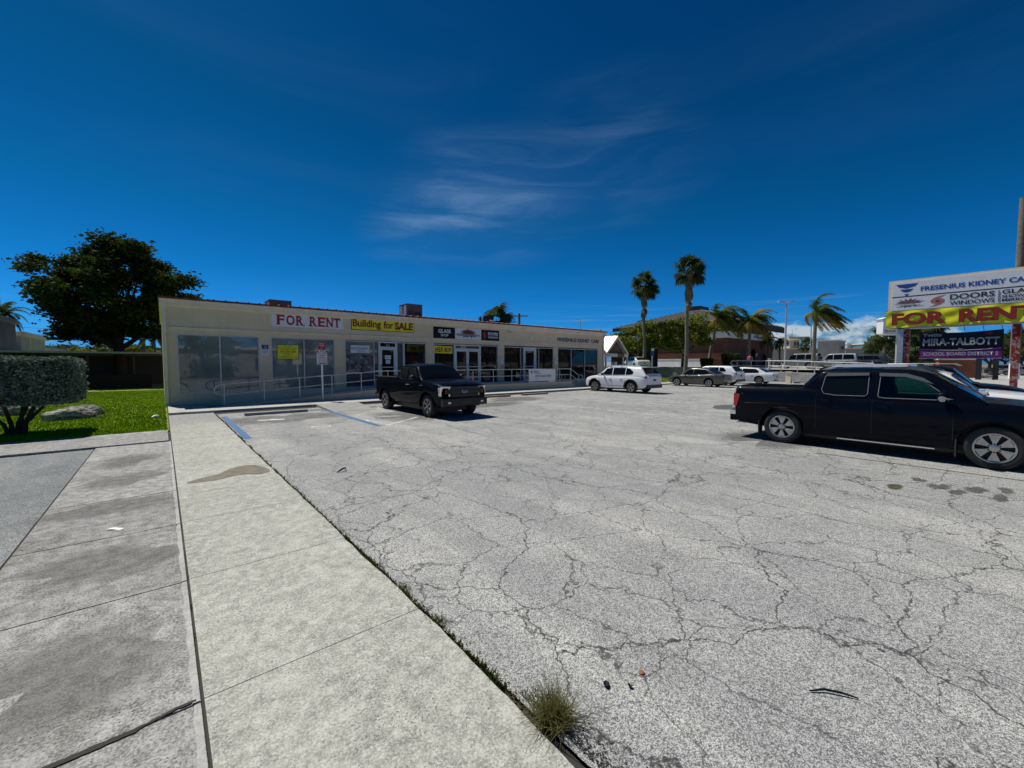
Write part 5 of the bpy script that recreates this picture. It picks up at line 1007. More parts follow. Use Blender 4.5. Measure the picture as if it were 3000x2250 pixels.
def fanpalm(base, top, label, seed, n=26, r=1.0, skirt=30, group='fan palms', tr=.17, sl=1.6, name='palm_tree', up=1.0, wind=.35, pl=1.0):
    g = np.random.default_rng(seed); base, top = Vector(base), Vector(top); t = thing(name, base, 0, label, 'palm', group); T_ = top - base; pts = [tuple(T_ * (i / 8) + Vector((.05 * math.sin(i), .05 * math.cos(i * 1.3), 0)) * (0 if i in (0, 8) else 1)) for i in range(9)]
    MB().tube(pts, [tr * (1.35 if i == 0 else 1.1 - .2 * i / 8) for i in range(9)], 9).build('trunk', m_palmbark, t, 60); A = []; B = []; wv = Vector(RT) * wind
    def fan(p, d, rad, out, droop, segs=20):
        side = d.cross(Vector((0, 0, 1))); side = side.normalized() if side.length > .05 else Vector((1, 0, 0)); nn = side.cross(d)
        for i in range(segs):
            a = R(-105 + 210 * (i + .5) / segs); v = (d * math.cos(a) + side * math.sin(a) + Vector((0, 0, -1)) * droop * (.3 + abs(math.sin(a))) + wv * .3).normalized(); tw = (side * math.cos(a) - d * math.sin(a)) * rad * .075; ll = rad * g.uniform(.8, 1.1)
            m_ = p + v * ll * .62; e_ = p + (v + Vector((0, 0, -.35 - droop * .4)) + wv * .3).normalized() * ll * 1.05; out += [p - tw * .2, m_ + tw, m_ - tw]; out += [m_ + tw, m_ - tw, e_]
    for i in range(n):
        az_ = 2 * math.pi * (i * .618 % 1); e = R(g.uniform(-35, 85) * up); d = Vector((math.cos(az_) * math.cos(e), math.sin(az_) * math.cos(e), math.sin(e))) + wv * .4; d.normalize(); l = pl * r * g.uniform(.7, 1.15); p = T_ + d * l * .9 + Vector((0, 0, -.08 * l)); s_ = Vector((0, 0, .02)); A += [Vector(T_) - s_, Vector(T_) + s_, p]; fan(p, (d + Vector((0, 0, -.25))).normalized(), r * g.uniform(.75, 1.05), A, .25)
    for i in range(skirt):
        az_ = g.uniform(0, 6.28); k = g.random() ** 1.3; z = -sl * k; o_ = .22 + .35 * (1 - k) * g.random(); p = T_ + Vector((math.cos(az_) * o_ * .5, math.sin(az_) * o_ * .5, z + .35)); d = Vector((math.cos(az_) * .45, math.sin(az_) * .45, -1)).normalized(); fan(p, d, r * g.uniform(.55, .9), B, .9, 9)
    for i in range(skirt // 3):                              # long bare seed stalks blown to the side
        az_ = g.uniform(0, 6.28); p = T_.copy(); d = (Vector((math.cos(az_), math.sin(az_), .3)) + wv * 1.2).normalized()
        for q in range(9): p2 = p + d * r * .23; d = (d + Vector((0, 0, -.28)) + wv * .1).normalized(); s_ = Vector((.012, 0, .012)); B += [p - s_, p + s_, p2]; p = p2
    fastmesh('fronds', np.array([tuple(v) for v in A]), 3, l_fan, t)
    if B: fastmesh('dead_fronds', np.array([tuple(v) for v in B]), 3, l_dead, t)
    return t
def hedge(name, c, size, n, ls, leaf, label, cat='hedge', seed=0, trunks=None, rot=0, group=None, taper=0, core=True):
    g = np.random.default_rng(seed); t = thing(name, (c[0], c[1], 0 if trunks else c[2] - size[2] / 2), rot, label, cat, group); z0 = c[2] - (0 if trunks else c[2] - size[2] / 2)
    u = g.uniform(-1, 1, (n, 3)); ax = g.integers(0, 3, n); sg = g.choice([-1, 1], n); dep = 1 - np.abs(g.normal(0, .09, n)); u[np.arange(n), ax] = sg * dep
    k = 8.; nrm = (np.abs(u) ** k).sum(1) ** (1 / k); u = u / np.maximum(nrm, 1e-6)[:, None] * np.minimum(nrm, 1)[:, None] * g.uniform(.93, 1.045, n)[:, None]
    u += .022 * np.sin(u[:, [1, 2, 0]] * 9 + 1) ; sc = np.array(size) / 2; P = u * sc; 
    if taper: kk = 1 - taper * (1 - (u[:, 2:3] + 1) / 2); P[:, :2] *= kk
    P[:, 2] += z0; fastmesh('foliage', quads(P, ls, g), 4, leaf, t)
    if core:
        v = g.uniform(-1, 1, (n // 3, 3)); nr = (np.abs(v) ** k).sum(1) ** (1 / k); v = v / np.maximum(nr, 1e-6)[:, None] * np.minimum(nr, 1)[:, None] * .9; v = v * sc
        if taper: v[:, :2] *= (1 - taper * (1 - (v[:, 2:3] / sc[2] + 1) / 2))
        v[:, 2] += z0; fastmesh('inner_foliage', quads(v, ls * 2.3, g, asp=.9), 4, leaf, t)
    if trunks:
        mb = MB(); zt = z0 - size[2] * .2
        for (x0, y0, x1, y1, r_) in trunks: mb.tube([(x0, y0, -.05), (x0 * .9 + x1 * .1, y0 * .9 + y1 * .1, zt * .25), ((x0 + x1) / 2 + .03, (y0 + y1) / 2, zt * .6), (x1, y1, zt * 1.05)], [r_ * 1.3, r_, r_ * .8, r_ * .5], 7)
        mb.lathe([(.18, -.05), (.14, .08), (.09, .14), (.04, .18)], 9); mb.build('stems', m_darkbark, t, 60)
    return t
# silver-leaved shrub clipped to a box, left foreground
hedge('clipped_shrub', (-2.78, 15.55, 1.33), (2.3, 1.85, 1.14), 26000, .085, l_sil, 'box-clipped silver-green shrub on dark forked stems at the left edge of the lawn', 'shrub', 4,
      [(-.05, 0, -.35, .1, .045), (.06, .05, .1, .2, .05), (.1, -.06, .75, .1, .042), (-.1, -.05, -.9, -.1, .04), (.12, .03, .45, -.2, .05), (-.28, -.1, -.42, -.1, .02), (0, .1, .2, .6, .05)])
# shade tree behind the lawn
tree('shade_tree', (-2.65, 46.8, 0), (-2.7, 46.9, 7.2), (5.0, 5.0, 4.3), 62000, .34, l_fig, m_darkbark, 'large spreading dark green shade tree behind the lawn at the left', clumps=120, tr=.42, seed=3, limbs=16, spread=.098, low=-.95, fill=.45)
# boulders
def rock(loc, sz, seed, label, rz=0):
    bm = bmesh.new(); bmesh.ops.create_icosphere(bm, subdivisions=5, radius=1); r = random.Random(seed); from mathutils import noise
    for v in bm.verts:
        d = v.co.copy(); f = 1 + .22 * noise.noise(d * 1.3 + Vector((seed, 0, 0))) + .10 * (1 - abs(noise.noise(Vector((d.x * 2, d.y * 2, d.z * 7)) + Vector((0, seed, 0))))) + .06 * noise.noise(d * 6); v.co = Vector((d.x * sz[0], d.y * sz[1], max(-.15, d.z * sz[2] * (1.0 if d.z > 0 else .4)))) * f
    me = bpy.data.meshes.new('boulder'); bm.to_mesh(me); bm.free(); me.materials.append(m_rock); me.shade_smooth(); o = link('boulder', me, None, loc, (0, 0, rz)); return tag(o, label, 'boulder')
m_rock, t_, b_r, pos_ = newmat('weathered_coral_rock'); b_r.inputs['Roughness'].default_value = .95
mpp = t_.nodes.new('ShaderNodeMapping'); mpp.inputs['Scale'].default_value = (1, 1, 3.5); mpp.inputs['Rotation'].default_value = (.3, .2, 0); L(t_, pos_, mpp.inputs[0]); n1 = NOISE(t_, mpp.outputs[0], 5, 8, .72, .8)
L(t_, MIX(t_, MR(t_, n1, .42, .58), (.05, .05, .045), (.42, .41, .36)), b_r.inputs['Base Color']); bp = t_.nodes.new('ShaderNodeBump'); bp.inputs['Strength'].default_value = 1; bp.inputs['Distance'].default_value = .06; L(t_, n1, bp.inputs['Height']); L(t_, bp.outputs[0], b_r.inputs['Normal'])
rock((-2.25, 18.95, .02), (.60, .40, .34), 3, 'long grey coral boulder lying on the grass right of the clipped shrub', R(35)); rock((-1.98, 20.0, .02), (.36, .30, .30), 8, 'smaller round coral boulder touching the back of the long boulder', R(10)); rock((-4.15, 21.9, .02), (.75, .6, .50), 14, 'grey coral boulder at the left edge behind the shrub stems', R(-20))
o = MB().tube([(-.30, 17.50, .02), (-.24, 17.56, .05), (-.17, 17.60, .055), (-.14, 17.66, .03)], [.03, .04, .04, .035], 10).build('drain_pipe_end', m_wht, None, 50); tag(o, 'short white curved pipe end lying in the grass by the walk', 'pipe')
# weeds along the joint between walk and asphalt
l_weed = leafmat('weed_leaves', (.03, .05, .008), (.10, .12, .02)); l_tuft = leafmat('dry_grass_blades', (.06, .075, .02), (.24, .21, .08), .7)
g = np.random.default_rng(21); xy = []
y = 1.7
while y < 18:
    k = int(g.integers(10, 80) * (1.0 if y < 7 else .7)); s_ = g.uniform(.03, .16)
    if g.random() < .8: xy.append(np.column_stack([1.345 + np.abs(g.normal(0, .016, k)), y + g.normal(0, s_, k)]))
    y += g.uniform(.07, .28)
xy = np.concatenate(xy); tag(blades('weeds', xy, .034, .016, l_weed, -.01, 1.1, 5), 'low green weeds growing along the edge between walk and asphalt', 'weeds', kind='stuff')
xy = np.concatenate([np.column_stack([.098 + g.normal(0, .008, 12), g.uniform(a, a + .5) + g.normal(0, .03, 12)]) for a in np.arange(3, 14, .45)]); tag(blades('weeds', xy, .02, .010, l_weed, -.02, 1.2, 6), 'tiny weeds in the open joint between apron and walk', 'weeds', kind='stuff')
def leaflitter(name, xy, s, mat, z=0.0, seed=0):
    g = np.random.default_rng(seed); P = np.column_stack([xy, np.full(len(xy), z + .006)]); q = quads(P, s, g, .0, .5); q[:, 2] = z + .003 + np.abs(q[:, 2] - z) * .35; return fastmesh(name, q, 4, mat)
m_litter = leafmat('brown_litter', (.04, .025, .012), (.15, .085, .04), .8, 0)
xy = np.concatenate([np.column_stack([1.365 + g.normal(0, .02, 26), c + g.normal(0, .12, 26)]) for c in (1.75, 2.15, 2.55, 3.3, 4.6, 6.1, 9, 12, 16)]); tag(leaflitter('leaf_litter', xy, .028, m_litter, -.01, 3), 'dry brown leaf litter caught along the walk edge', 'leaf litter', kind='stuff')
xy = np.column_stack([1.40 + np.abs(g.normal(0, .05, 900)), g.uniform(.7, 1.6, 900)]); tag(leaflitter('soil_crumbs', xy, .016, m_dark, -.012, 4), 'dark crumbs of soil around the foreground grass tuft', 'soil', kind='stuff')
def tuft(c, n, h, r_, seed, label, mat):
    g = np.random.default_rng(seed); co = []
    for i in range(n):
        a = g.uniform(0, 6.28); l = h * g.uniform(.45, 1.15); b0 = Vector((g.normal() * r_ * .3, g.normal() * r_ * .3, 0)); e = R(g.uniform(25, 88)); d = Vector((math.cos(a) * math.cos(e), math.sin(a) * math.cos(e), math.sin(e))); sd_ = d.cross(Vector((0, 0, 1))).normalized() * .0022; p = b0
        for q in range(4): p2 = p + d * l / 4; d = (d + Vector((0, 0, -.22 * (1 if e < 1.3 else .6)))).normalized(); w0, w1 = (1 - q / 4), (1 - (q + 1) / 4); co += [p - sd_ * w0, p + sd_ * w0, p2 + sd_ * w1 * 1.0, p2 - sd_ * w1 * 1.0]; p = p2
    o = fastmesh('grass_tuft', np.array([tuple(v) for v in co]), 4, mat); o.location = c; return tag(o, label, 'grass tuft')
tuft((1.42, 1.37, -.01), 560, .215, .12, 8, 'yellow-green grass tuft at the corner of walk and asphalt in the foreground', l_tuft)
tuft((1.385, 2.42, -.01), 130, .06, .12, 9, 'small green weed clump by the walk edge, next behind the foreground tuft', l_weed); tuft((1.37, 2.95, -.01), 120, .055, .12, 10, 'small green weed clump halfway along the near walk edge', l_weed)
for i, (x, y, r_, lab, m) in enumerate([(1.80, 1.33, .022, 'small black curled leaf on the asphalt left of the orange cap', m_bsign), (1.89, 1.24, .014, 'tiny black scrap between the black leaf and the orange cap', m_bsign)]):
    tag(MB().grid(lambda u, v: ((u - .5) * r_ * 2 * (1 - (2 * v - 1) ** 2 * .7), (v - .5) * r_ * 1.5, .012 * abs(2 * u - 1)), 6, 6).build('dead_leaf', m, None, 60, loc=(x, y, -.008), rot=(0, 0, i * 1.2 + .6), fixn=False), lab, 'leaf')
o = MB().lathe([(.016, 0), (.017, .008), (.012, .011), (.004, .011)], 16).build('bottle_cap', M('rusty_orange', (.30, .10, .03), .6), None, 40, loc=(2.03, 1.26, -.012)); tag(o, 'rusty orange bottle cap on the asphalt near the tuft', 'bottle cap')
o = MB().tube([(2.6, .60, -.004), (2.66, .55, .004), (2.70, .485, .004), (2.735, .42, -.004)], [.004, .006, .006, .003], 6).build('twig', m_bsign, None, 50); tag(o, 'short black bent twig on the asphalt at the lower right', 'twig')
o = MB().grid(lambda u, v: (u * .13 - .065, v * .05 - .025 + .02 * u, .006 + .006 * math.sin(u * 5)), 8, 3).build('paper_scrap', m_wht, None, 60, loc=(-.44, 5.98, .0), rot=(0, 0, R(-38)), fixn=False); tag(o, 'white paper scrap on the grey slabs', 'litter')
o = MB().tube([(2.10, 6.85, 0), (2.2, 6.9, .03), (2.28, 6.98, .02), (2.22, 6.83, .02)], [.008, .016, .01, .004], 6).build('twig', m_darkbark, None, 50); tag(o, 'dark twig with curled leaf on the asphalt beside the walk stain', 'twig')
# ------------------------------------------------------------------ raised lot and far surroundings
m_ret = concrete('retaining_wall_concrete', (.20, .195, .18), (.40, .385, .35), pores=1.0, stain=(.4, .38, .34)); m_brick = None
sheet('raised_lot', [(47.2, 8.5), (140, 8.5), (140, 130), (47.2, 130)], ZL, m_road)
o = tag(MB().box(46.8, 47.2, 16.2, 60, -.1, ZL + .12).box(46.72, 47.28, 16.2, 60, ZL + .121, ZL + .2).build('retaining_wall', m_ret), 'stained concrete retaining wall between the lot and the raised brick building', 'wall')
o = tag(MB().box(47.21, 139, 8.2, 8.49, -.1, ZL + .0).build('retaining_wall', m_ret), 'low concrete bank at the road end of the raised lot', 'wall')
sheet('verge', [(33.8, 19.4), (46.6, 19.4), (46.6, 60), (33.8, 60)], .03, m_lawn)
g = np.random.default_rng(2); xy = np.column_stack([g.uniform(34, 46.7, 14000), g.uniform(19.5, 30, 14000)]); tag(blades('verge_grass', xy, .09, .05, m_grass, .03, .6, 7), 'green strip of grass below the retaining wall', 'grass', kind='stuff')
strip('footpath', (34, 23.5), (46.6, 21.8), 1.1, .045, m_kerb); struct('kerb', MB().box(33.5, 46.6, 19.1, 19.39, -.1, .10), m_kerb)
# salon with metal gables
m_mroof = M('white_standing_seam', (.62, .63, .62), .4, .3, var=.08, scale=1.5); m_salon = M('taupe_board_wall', (.13, .12, .105), .8, var=.15); m_brown = M('brown_sign_board', (.16, .09, .03), .6, var=.1)
sal = thing('salon_building', (30.8, 22, 0), 0, 'small salon with white standing-seam gables beyond the end of the shop', 'building')
def gable(x0, x1, ze, zp, y0, y1, ov=.12):
    xm = (x0 + x1) / 2; mb = MB()
    for s_, xa in ((1, x0), (-1, x1)):
        a = (xa - s_ * ov, ze - .10 * ov); mb.add([(a[0], y0, ze - .08), (xm, y0, zp), (xm, y1, zp), (a[0], y1, ze - .08), (a[0], y0, ze - .15), (xm, y0, zp - .08), (xm, y1, zp - .08), (a[0], y1, ze - .15)], [(0, 1, 2, 3), (4, 7, 6, 5), (0, 4, 5, 1), (3, 2, 6, 7), (0, 3, 7, 4)])
        k = 0
        y = y0 + .1
        while y < y1: mb.tube([(a[0], y, ze - .05), (xm, y, zp + .03)], .02, 4); y += .42
    o = mb.build('roof', m_mroof, sal)
    MB().prism([(x0 - .12, ze - .1), (xm, zp), (x1 + .12, ze - .1), (x1 - .10, ze - .1), (xm, zp - .26), (x0 + .10, ze - .1)], lambda a, b_: (a, y0 - .05, b_), lambda a, b_: (a, y0 - .005, b_)).build('barge_board', m_trim, o)
    MB().prism([(x0 + .1, ze - .1), (xm, zp - .25), (x1 - .1, ze - .1)], lambda a, b_: (a, y0 + .35, b_), lambda a, b_: (a, y0 + .42, b_)).build('gable_wall', m_salon, o)
    return o
gable(-1.55, 1.55, 2.72, 4.20, 0, 9); gable(-4.75, -1.65, 2.72, 4.20, 0.02, 9); gable(-4.0, -.6, 3.6, 5.1, 4.5, 13)
o = MB().lathe([(.001, -.03), (.62, -.03), (.62, 0)], 24, 'Y', (0, .33, 3.25)).build('oval_sign', m_brown, sal); o.scale = (1, 1, .62); o.location = (0, 0, 1.23)
lettering('SALON', (0, .295, 3.25), rX, uZ, .8, .18, M('gold_print', (.35, .26, .08), .6, var=0), sal)
MB().box(-4.7, -.0, -.04, .1, 2.33, 2.62).build('beam', m_trim, sal); MB().box(.95, 1.6, -.04, .1, 2.33, 2.62).build('beam', m_trim, sal); MB().box(.0, .95, -.06, .08, 2.30, 2.60).build('hanging_board', m_brown, sal)
lettering('HAIR & NAILS', (.48, -.065, 2.45), rX, uZ, .8, .12, M('gold_print', (.35, .26, .08), .6, var=0), sal); lettering('E SALON', (-1.4, -.045, 2.47), rX, uZ, .75, .13, m_gry, sal)
mb = MB()
for x in (-1.6, .9, 1.5): mb.box(x - .06, x + .06, -.02, .1, 0, 2.33)
for x in (-1.6, .9, 1.5): MB().box(x - .06, x + .06, -.02, .1, 0, 2.33).build('porch_post', m_trim, sal)
MB().box(-4.7, 1.3, 3.5, 12.5, 0, 2.6).build('wall', m_salon, sal); MB().box(-1.0, -.2, 3.44, 3.498, .1, 2.1).build('door', m_blk, sal); MB().box(-.1, 1.1, 3.42, 3.498, .8, 2.0).build('window', g_dark, sal)
MB().box(.0, .32, .25, .6, 0, 1.9).build('ice_box', m_wht, sal)
# bank
def brick(name, a, b_, mortar):
    m, t, b, pos = newmat(name); b.inputs['Roughness'].default_value = .9; sp_ = t.nodes.new('ShaderNodeSeparateXYZ'); L(t, pos, sp_.inputs[0]); c = t.nodes.new('ShaderNodeCombineXYZ'); L(t, MA(t, 'ADD', sp_.outputs[0], sp_.outputs[1]), c.inputs[0]); L(t, sp_.outputs[2], c.inputs[1])
    bk = t.nodes.new('ShaderNodeTexBrick'); bk.inputs['Scale'].default_value = 3.2; bk.inputs['Mortar Size'].default_value = .02; L(t, c.outputs[0], bk.inputs['Vector']); bk.inputs['Color1'].default_value = a + (1,); bk.inputs['Color2'].default_value = b_ + (1,); bk.inputs['Mortar'].default_value = mortar + (1,)
    n = NOISE(t, pos, .5, 6, .7); L(t, MIX(t, 1.0, bk.outputs[0], MIX(t, MR(t, n, .3, .7), (.7, .7, .7), (1.15, 1.1, 1.05)), 'MULTIPLY'), b.inputs['Base Color']); return m
m_brick = brick('brown_brick', (.10, .042, .024), (.135, .058, .032), (.11, .075, .055)); m_brick2 = brick('orange_brick', (.26, .09, .045), (.32, .12, .06), (.24, .13, .09)); m_bband = M('white_band_stucco', (.68, .69, .70), .8, var=.12, scale=1.2)
m_broof = M('taupe_metal_roof', (.17, .155, .13), .5, .35, var=.1, scale=1); m_bdark = M('dark_shopfront_bronze', (.012, .011, .010), .4, .2, var=.2)
bx0, bx1, by0, by1 = 62.5, 81.0, 25.8, 43.5; bank = thing('bank_building', (bx0, by0, ZL), 0, 'two-storey brown brick bank with white band and hipped metal roof', 'building')
def B(x0, x1, y0, y1, z0, z1, nm, m, par=None): return MB().box(x0 - bx0, x1 - bx0, y0 - by0, y1 - by0, z0 - ZL, z1 - ZL).build(nm, m, par or bank)
wl = B(bx0, bx1, by0, by1, ZL, 5.5, 'wall', m_brick)
cut = []
for xc, w_, zt in ((67.2, 1.5, 3.3), (72.4, 2.2, 4.1), (77.2, 1.5, 3.3)):
    pts = [(-w_ / 2, 0), (w_ / 2, 0)] + [(w_ / 2 * math.cos(R(a)), zt - ZL - w_ / 2 + w_ / 2 * math.sin(R(a))) for a in range(0, 181, 15)]
    cut.append(MB().prism(pts, lambda a, b_: (a + xc - bx0, -1, b_), lambda a, b_: (a + xc - bx0, .5, b_)))
    MB().prism(pts, lambda a, b_: (a + xc - bx0, .45, b_), lambda a, b_: (a + xc - bx0, .55, b_)).build('arched_window', g_dark, bank)
boolcut(wl, cut)
B(bx0 - .12, bx0 - .002, by0 + .3, by1, ZL + 1.2, 3.35, 'lower_brick_panel', m_brick2)
MB().box(-.15, bx1 - bx0 + .15, -.15, by1 - by0 + .15, 5.502 - ZL, 6.45 - ZL).build('band', m_bband, bank)
B(bx0 + .6, bx1 - .4, by0 + .55, by1 - 1, 6.452, 7.5, 'upper_windows', m_bdark)
mb = MB()
for i in range(5): x = bx0 + .4 + i * 4.4; mb = MB().box(x - bx0, x - bx0 + .25, .2, .45, 6.452 - ZL, 7.4 - ZL).build('column', m_broof, bank)
for i in range(4): y = 1.5 + i * 4.4; MB().box(.2, .45, y, y + .25, 6.452 - ZL, 7.4 - ZL).build('column', m_broof, bank)
ov = 1.3; e0, e1, f0, f1 = -ov, bx1 - bx0 + ov, -ov, by1 - by0 + ov; ze, zr = 7.95 - ZL, 10.9 - ZL
rf = MB().add([(e0, f0, ze), (e1, f0, ze), (e1, f1, ze), (e0, f1, ze), (8, 7.8, zr), (11, 7.8, zr), (11, 10.5, zr), (8, 10.5, zr), (e0, f0, ze - .06), (e1, f0, ze - .06), (e1, f1, ze - .06), (e0, f1, ze - .06)], [(0, 1, 5, 4), (1, 2, 6, 5), (2, 3, 7, 6), (3, 0, 4, 7), (4, 5, 6, 7), (8, 11, 10, 9), (0, 8, 9, 1), (1, 9, 10, 2), (2, 10, 11, 3), (3, 11, 8, 0)]).build('roof', m_broof, bank)
mb = MB()
for i in range(36):
    y = f0 + (f1 - f0) * i / 35; k = (y - f0) / (7.8 - f0) if y < 7.8 else ((f1 - y) / (f1 - 10.5) if y > 10.5 else 1); k = min(1, k); mb.tube([(e0, y, ze + .05), (e0 + (8 - e0) * k, y, ze + .05 + (zr - ze) * k)], .05, 4)
for i in range(38):
    x = e0 + (e1 - e0) * i / 37; k = (x - e0) / (8 - e0) if x < 8 else ((e1 - x) / (e1 - 11) if x > 11 else 1); k = min(1, k); mb.tube([(x, f0, ze + .05), (x, f0 + (7.8 - f0) * k, ze + .05 + (zr - ze) * k)], .05, 4)
mb.build('roof_seams', m_broof, rf)
MB().box(e0, e1, f0 - .02, f0 + .06, ze - 1.0, ze - .061).build('fascia', m_bdark, bank); MB().box(e0 - .02, e0 + .06, f0 + .07, f1, ze - .62, ze - .061).build('fascia', m_bdark, bank)
mb = MB()
for i in range(60): x = e0 + .2 + i * .35; mb.box(x, x + .07, f0 - .08, f0 - .025, ze - .92, ze - .12)
mb.build('fascia_slats', m_broof, bank)
MB().box(8.2, 11.6, 8, 10.4, zr - .1, zr + .75).build('roof_box', m_bdark, bank)
lettering('BankofAmerica', (11.4, -.16, 6.0 - ZL), rX, uZ, 4.0, .42, m_bl, bank, bold=.03); flat('flag_logo', [(-.45, 0), (0, -.42), (.45, 0), (0, .42)], (14.3, -.16, 6.0 - ZL), rX, uZ, .002, m_bl, bank)
o = tag(MB().box(58.0, 58.3, 27, 46, ZL, 2.34).box(57.95, 58.35, 26.95, 46, 2.341, 2.42).build('garden_wall', m_bband), 'long low white wall in front of the brick bank', 'wall')
t = thing('board_fence', at(1792, 58, ZL), 0, 'tall dark board fence under the broad tree, left of the white garden wall', 'fence'); a_, b2 = WG(1792, 58), WG(1925, 57); fl = (b2 - a_).length; t.rotation_euler = (0, 0, math.atan2(b2.y - a_.y, b2.x - a_.x))
MB().box(0, fl, 0, .08, 0, 2.6).build('boards', m_bdark, t)
for i in range(5): MB().box(fl * i / 4 - .07, fl * i / 4 + .07, -.08, -.001, 0, 2.7).build('post', m_darkbark, t)
# railings of the bank ramp and its steps
t = thing('ramp_railing', (46.0, 9.5, 0), 0, 'long galvanised railing of the bank access ramp behind the white luxury sedan', 'railing')
for z, zz in ((1.95, 2.05), (1.45, 1.55)): MB().tube([(0, 8.6, zz), (0, 4, (z + zz) / 2), (0, -2.5, z - .2)], .045, 6).build('rail', m_galv, t)
MB().tube([(0, 8.6, 2.05), (0, 8.95, 2.0), (0, 9.05, 1.8), (0, 8.95, 1.6), (0, 8.6, 1.55)], .045, 6).build('rail', m_galv, t)
for i in range(9): y = 8.4 - i * 1.35; MB().tube([(0, y, .75), (0, y, 1.98)], .04, 6).build('post', m_galv, t)
tag(MB().prism([(-3, -.1), (-3, .75), (9.3, 1.02), (9.3, -.1)], lambda a, b_: (45.3, 9.5 + a, b_), lambda a, b_: (46.79, 9.5 + a, b_)).build('access_ramp', m_kerb), 'pale concrete ramp rising behind the white luxury sedan', 'ramp')
t = thing('steps', (43.2, 10.8, 0), 0, 'pale slatted steps at the foot of the bank ramp', 'steps')
for i in range(5): MB().box(.35 * i, 2.0, -1.8 - i * .1, 1.2, .16 * i, .16 * i + .11).build('step', m_kerb, t)
tag(MB().box(42.7, 43.1, 12.1, 12.5, 0, .95).box(42.65, 43.15, 12.05, 12.55, .951, 1.02).build('pier', m_trim), 'pale square pier right behind the luxury sedan', 'pier')
# trees in front of the bank
tree('tree', at(1868, 55, ZL), at(1872, 55, 4.9), (3.7, 3.0, 2.2), 8500, .36, l_yg, m_bark, 'yellow-green broad tree left of the fan palms, beside the salon', clumps=44, seed=5, spread=.14)
tree('tree', at(2003, 52, ZL), at(2002, 52, 5.1), (3.7, 3.0, 2.6), 9500, .36, l_yg, m_bark, 'yellow-green broad tree between the fan palm and the brick corner', clumps=46, seed=6, spread=.14, tr=.3)
fanpalm(at(1888, 51, ZL), at(1883, 51, 11.1), 'tall fan palm standing left of the pair, above the salon gable', 1, 34, 1.25, 34, tr=.2, sl=3.6); fanpalm(at(2008, 46.2, 0), at(2013, 46.2, 11.9), 'tall fan palm with a long brown skirt, right of the pair', 2, 36, 1.22, 70, tr=.2, sl=3.9)
coconut(at(2076, 54, ZL), at(2101, 54, 7.7), 'leaning coconut palm in front of the brick corner', 3, 40, 3.9, .8, tr=.2, lean=Vector(RT) * -.3); coconut(at(2189, 52, ZL), at(2196, 52, 7.0), 'yellowing coconut palm in front of the arches of the bank', 4, 40, 3.3, .6, yel=.8, tr=.2)
coconut(at(2384, 43.5, 0), at(2386, 43.5, 7.1), 'windswept coconut palm right of the tall lamp post', 5, 40, 3.4, 1.25, yel=.35, tr=.19, lean=Vector(RT) * -.15)
p_ = at(2070, 50, 2.1); hedge('clipped_hedge', (p_[0], p_[1], 1.75), (1.25, 1.3, 1.2), 1800, .14, l_dull, 'small round clipped bush at the foot of the leaning coconut palm', 'bush', 3, taper=.3)
p_ = at(2142, 50, 2.1); hedge('clipped_hedge', (p_[0], p_[1], 2.06), (1.9, 1.9, 1.8), 3500, .14, l_dull, 'large tapered clipped bush before the brick corner', 'bush', 4, taper=.3)
for i, px in enumerate((2252, 2285)): coconut(at(px, 68, ZL), at(px - 4, 68, 5.6), ['small drooping palm right beside the bank corner', 'small drooping palm behind the tall lamp post'][i], 20 + i, 12, 2.3, .2, yel=.4 if i == 0 else .05, group='small palms beside the bank', tr=.14, drop=1.8)
# lamp posts
def lamp(px, d, z0, zt, label, heads=2, k=1.0):
    t = thing('lamp_post', at(px, d, z0), YAW - R(90), label, 'lamp post'); MB().tube([(0, 0, 0), (0, 0, zt - z0)], [.11 * k, .075 * k], 10).build('pole', m_alu, t)
    for s in ((1, -1) if heads == 2 else (-1,)): MB().rbox((s * .55 * k, 0, zt - z0 + .08), (.75 * k, .32 * k, .09 * k), 0, 0, 0, R(-6 * s)).build('lamp_head', m_galv, t)
    MB().lathe([(.25, 0), (.25, .5)], 10).build('base', m_kerb, t)
lamp(2299, 46.9, ZL, 8.6, 'tall lamp post with twin flat heads before the raised lot'); lamp(2373, 74, ZL, 10.4, 'thinner lamp post half hidden by the coconut palm trunk', 1); lamp(1699, 70, 0, 9.0, 'distant lamp post peeking over the shop roof', 1)
def sign_post(px, d, label): t = thing('parking_sign', at(px, d, ZL), YAW - R(90), label, 'sign'); MB().box(-.06, .06, -.06, .06, 0, 1.5).build('post', m_kerb, t); MB().box(-.22, .22, -.08, -.06, 1.5, 2.1).build('panel', m_bl, t); MB().box(-.18, .18, -.085, -.081, 2.1, 2.4).build('panel', m_wht, t)
sign_post(1911, 49, 'small blue sign on a thin post behind the white SUV')
t = thing('meter_post', at(2254, 44, 0), 0, 'short grey utility post at the end of the ramp railing', 'post'); MB().lathe([(.12, 0), (.12, 2.15), (.16, 2.2), (.16, 2.3)], 10).build('post', m_galv, t)
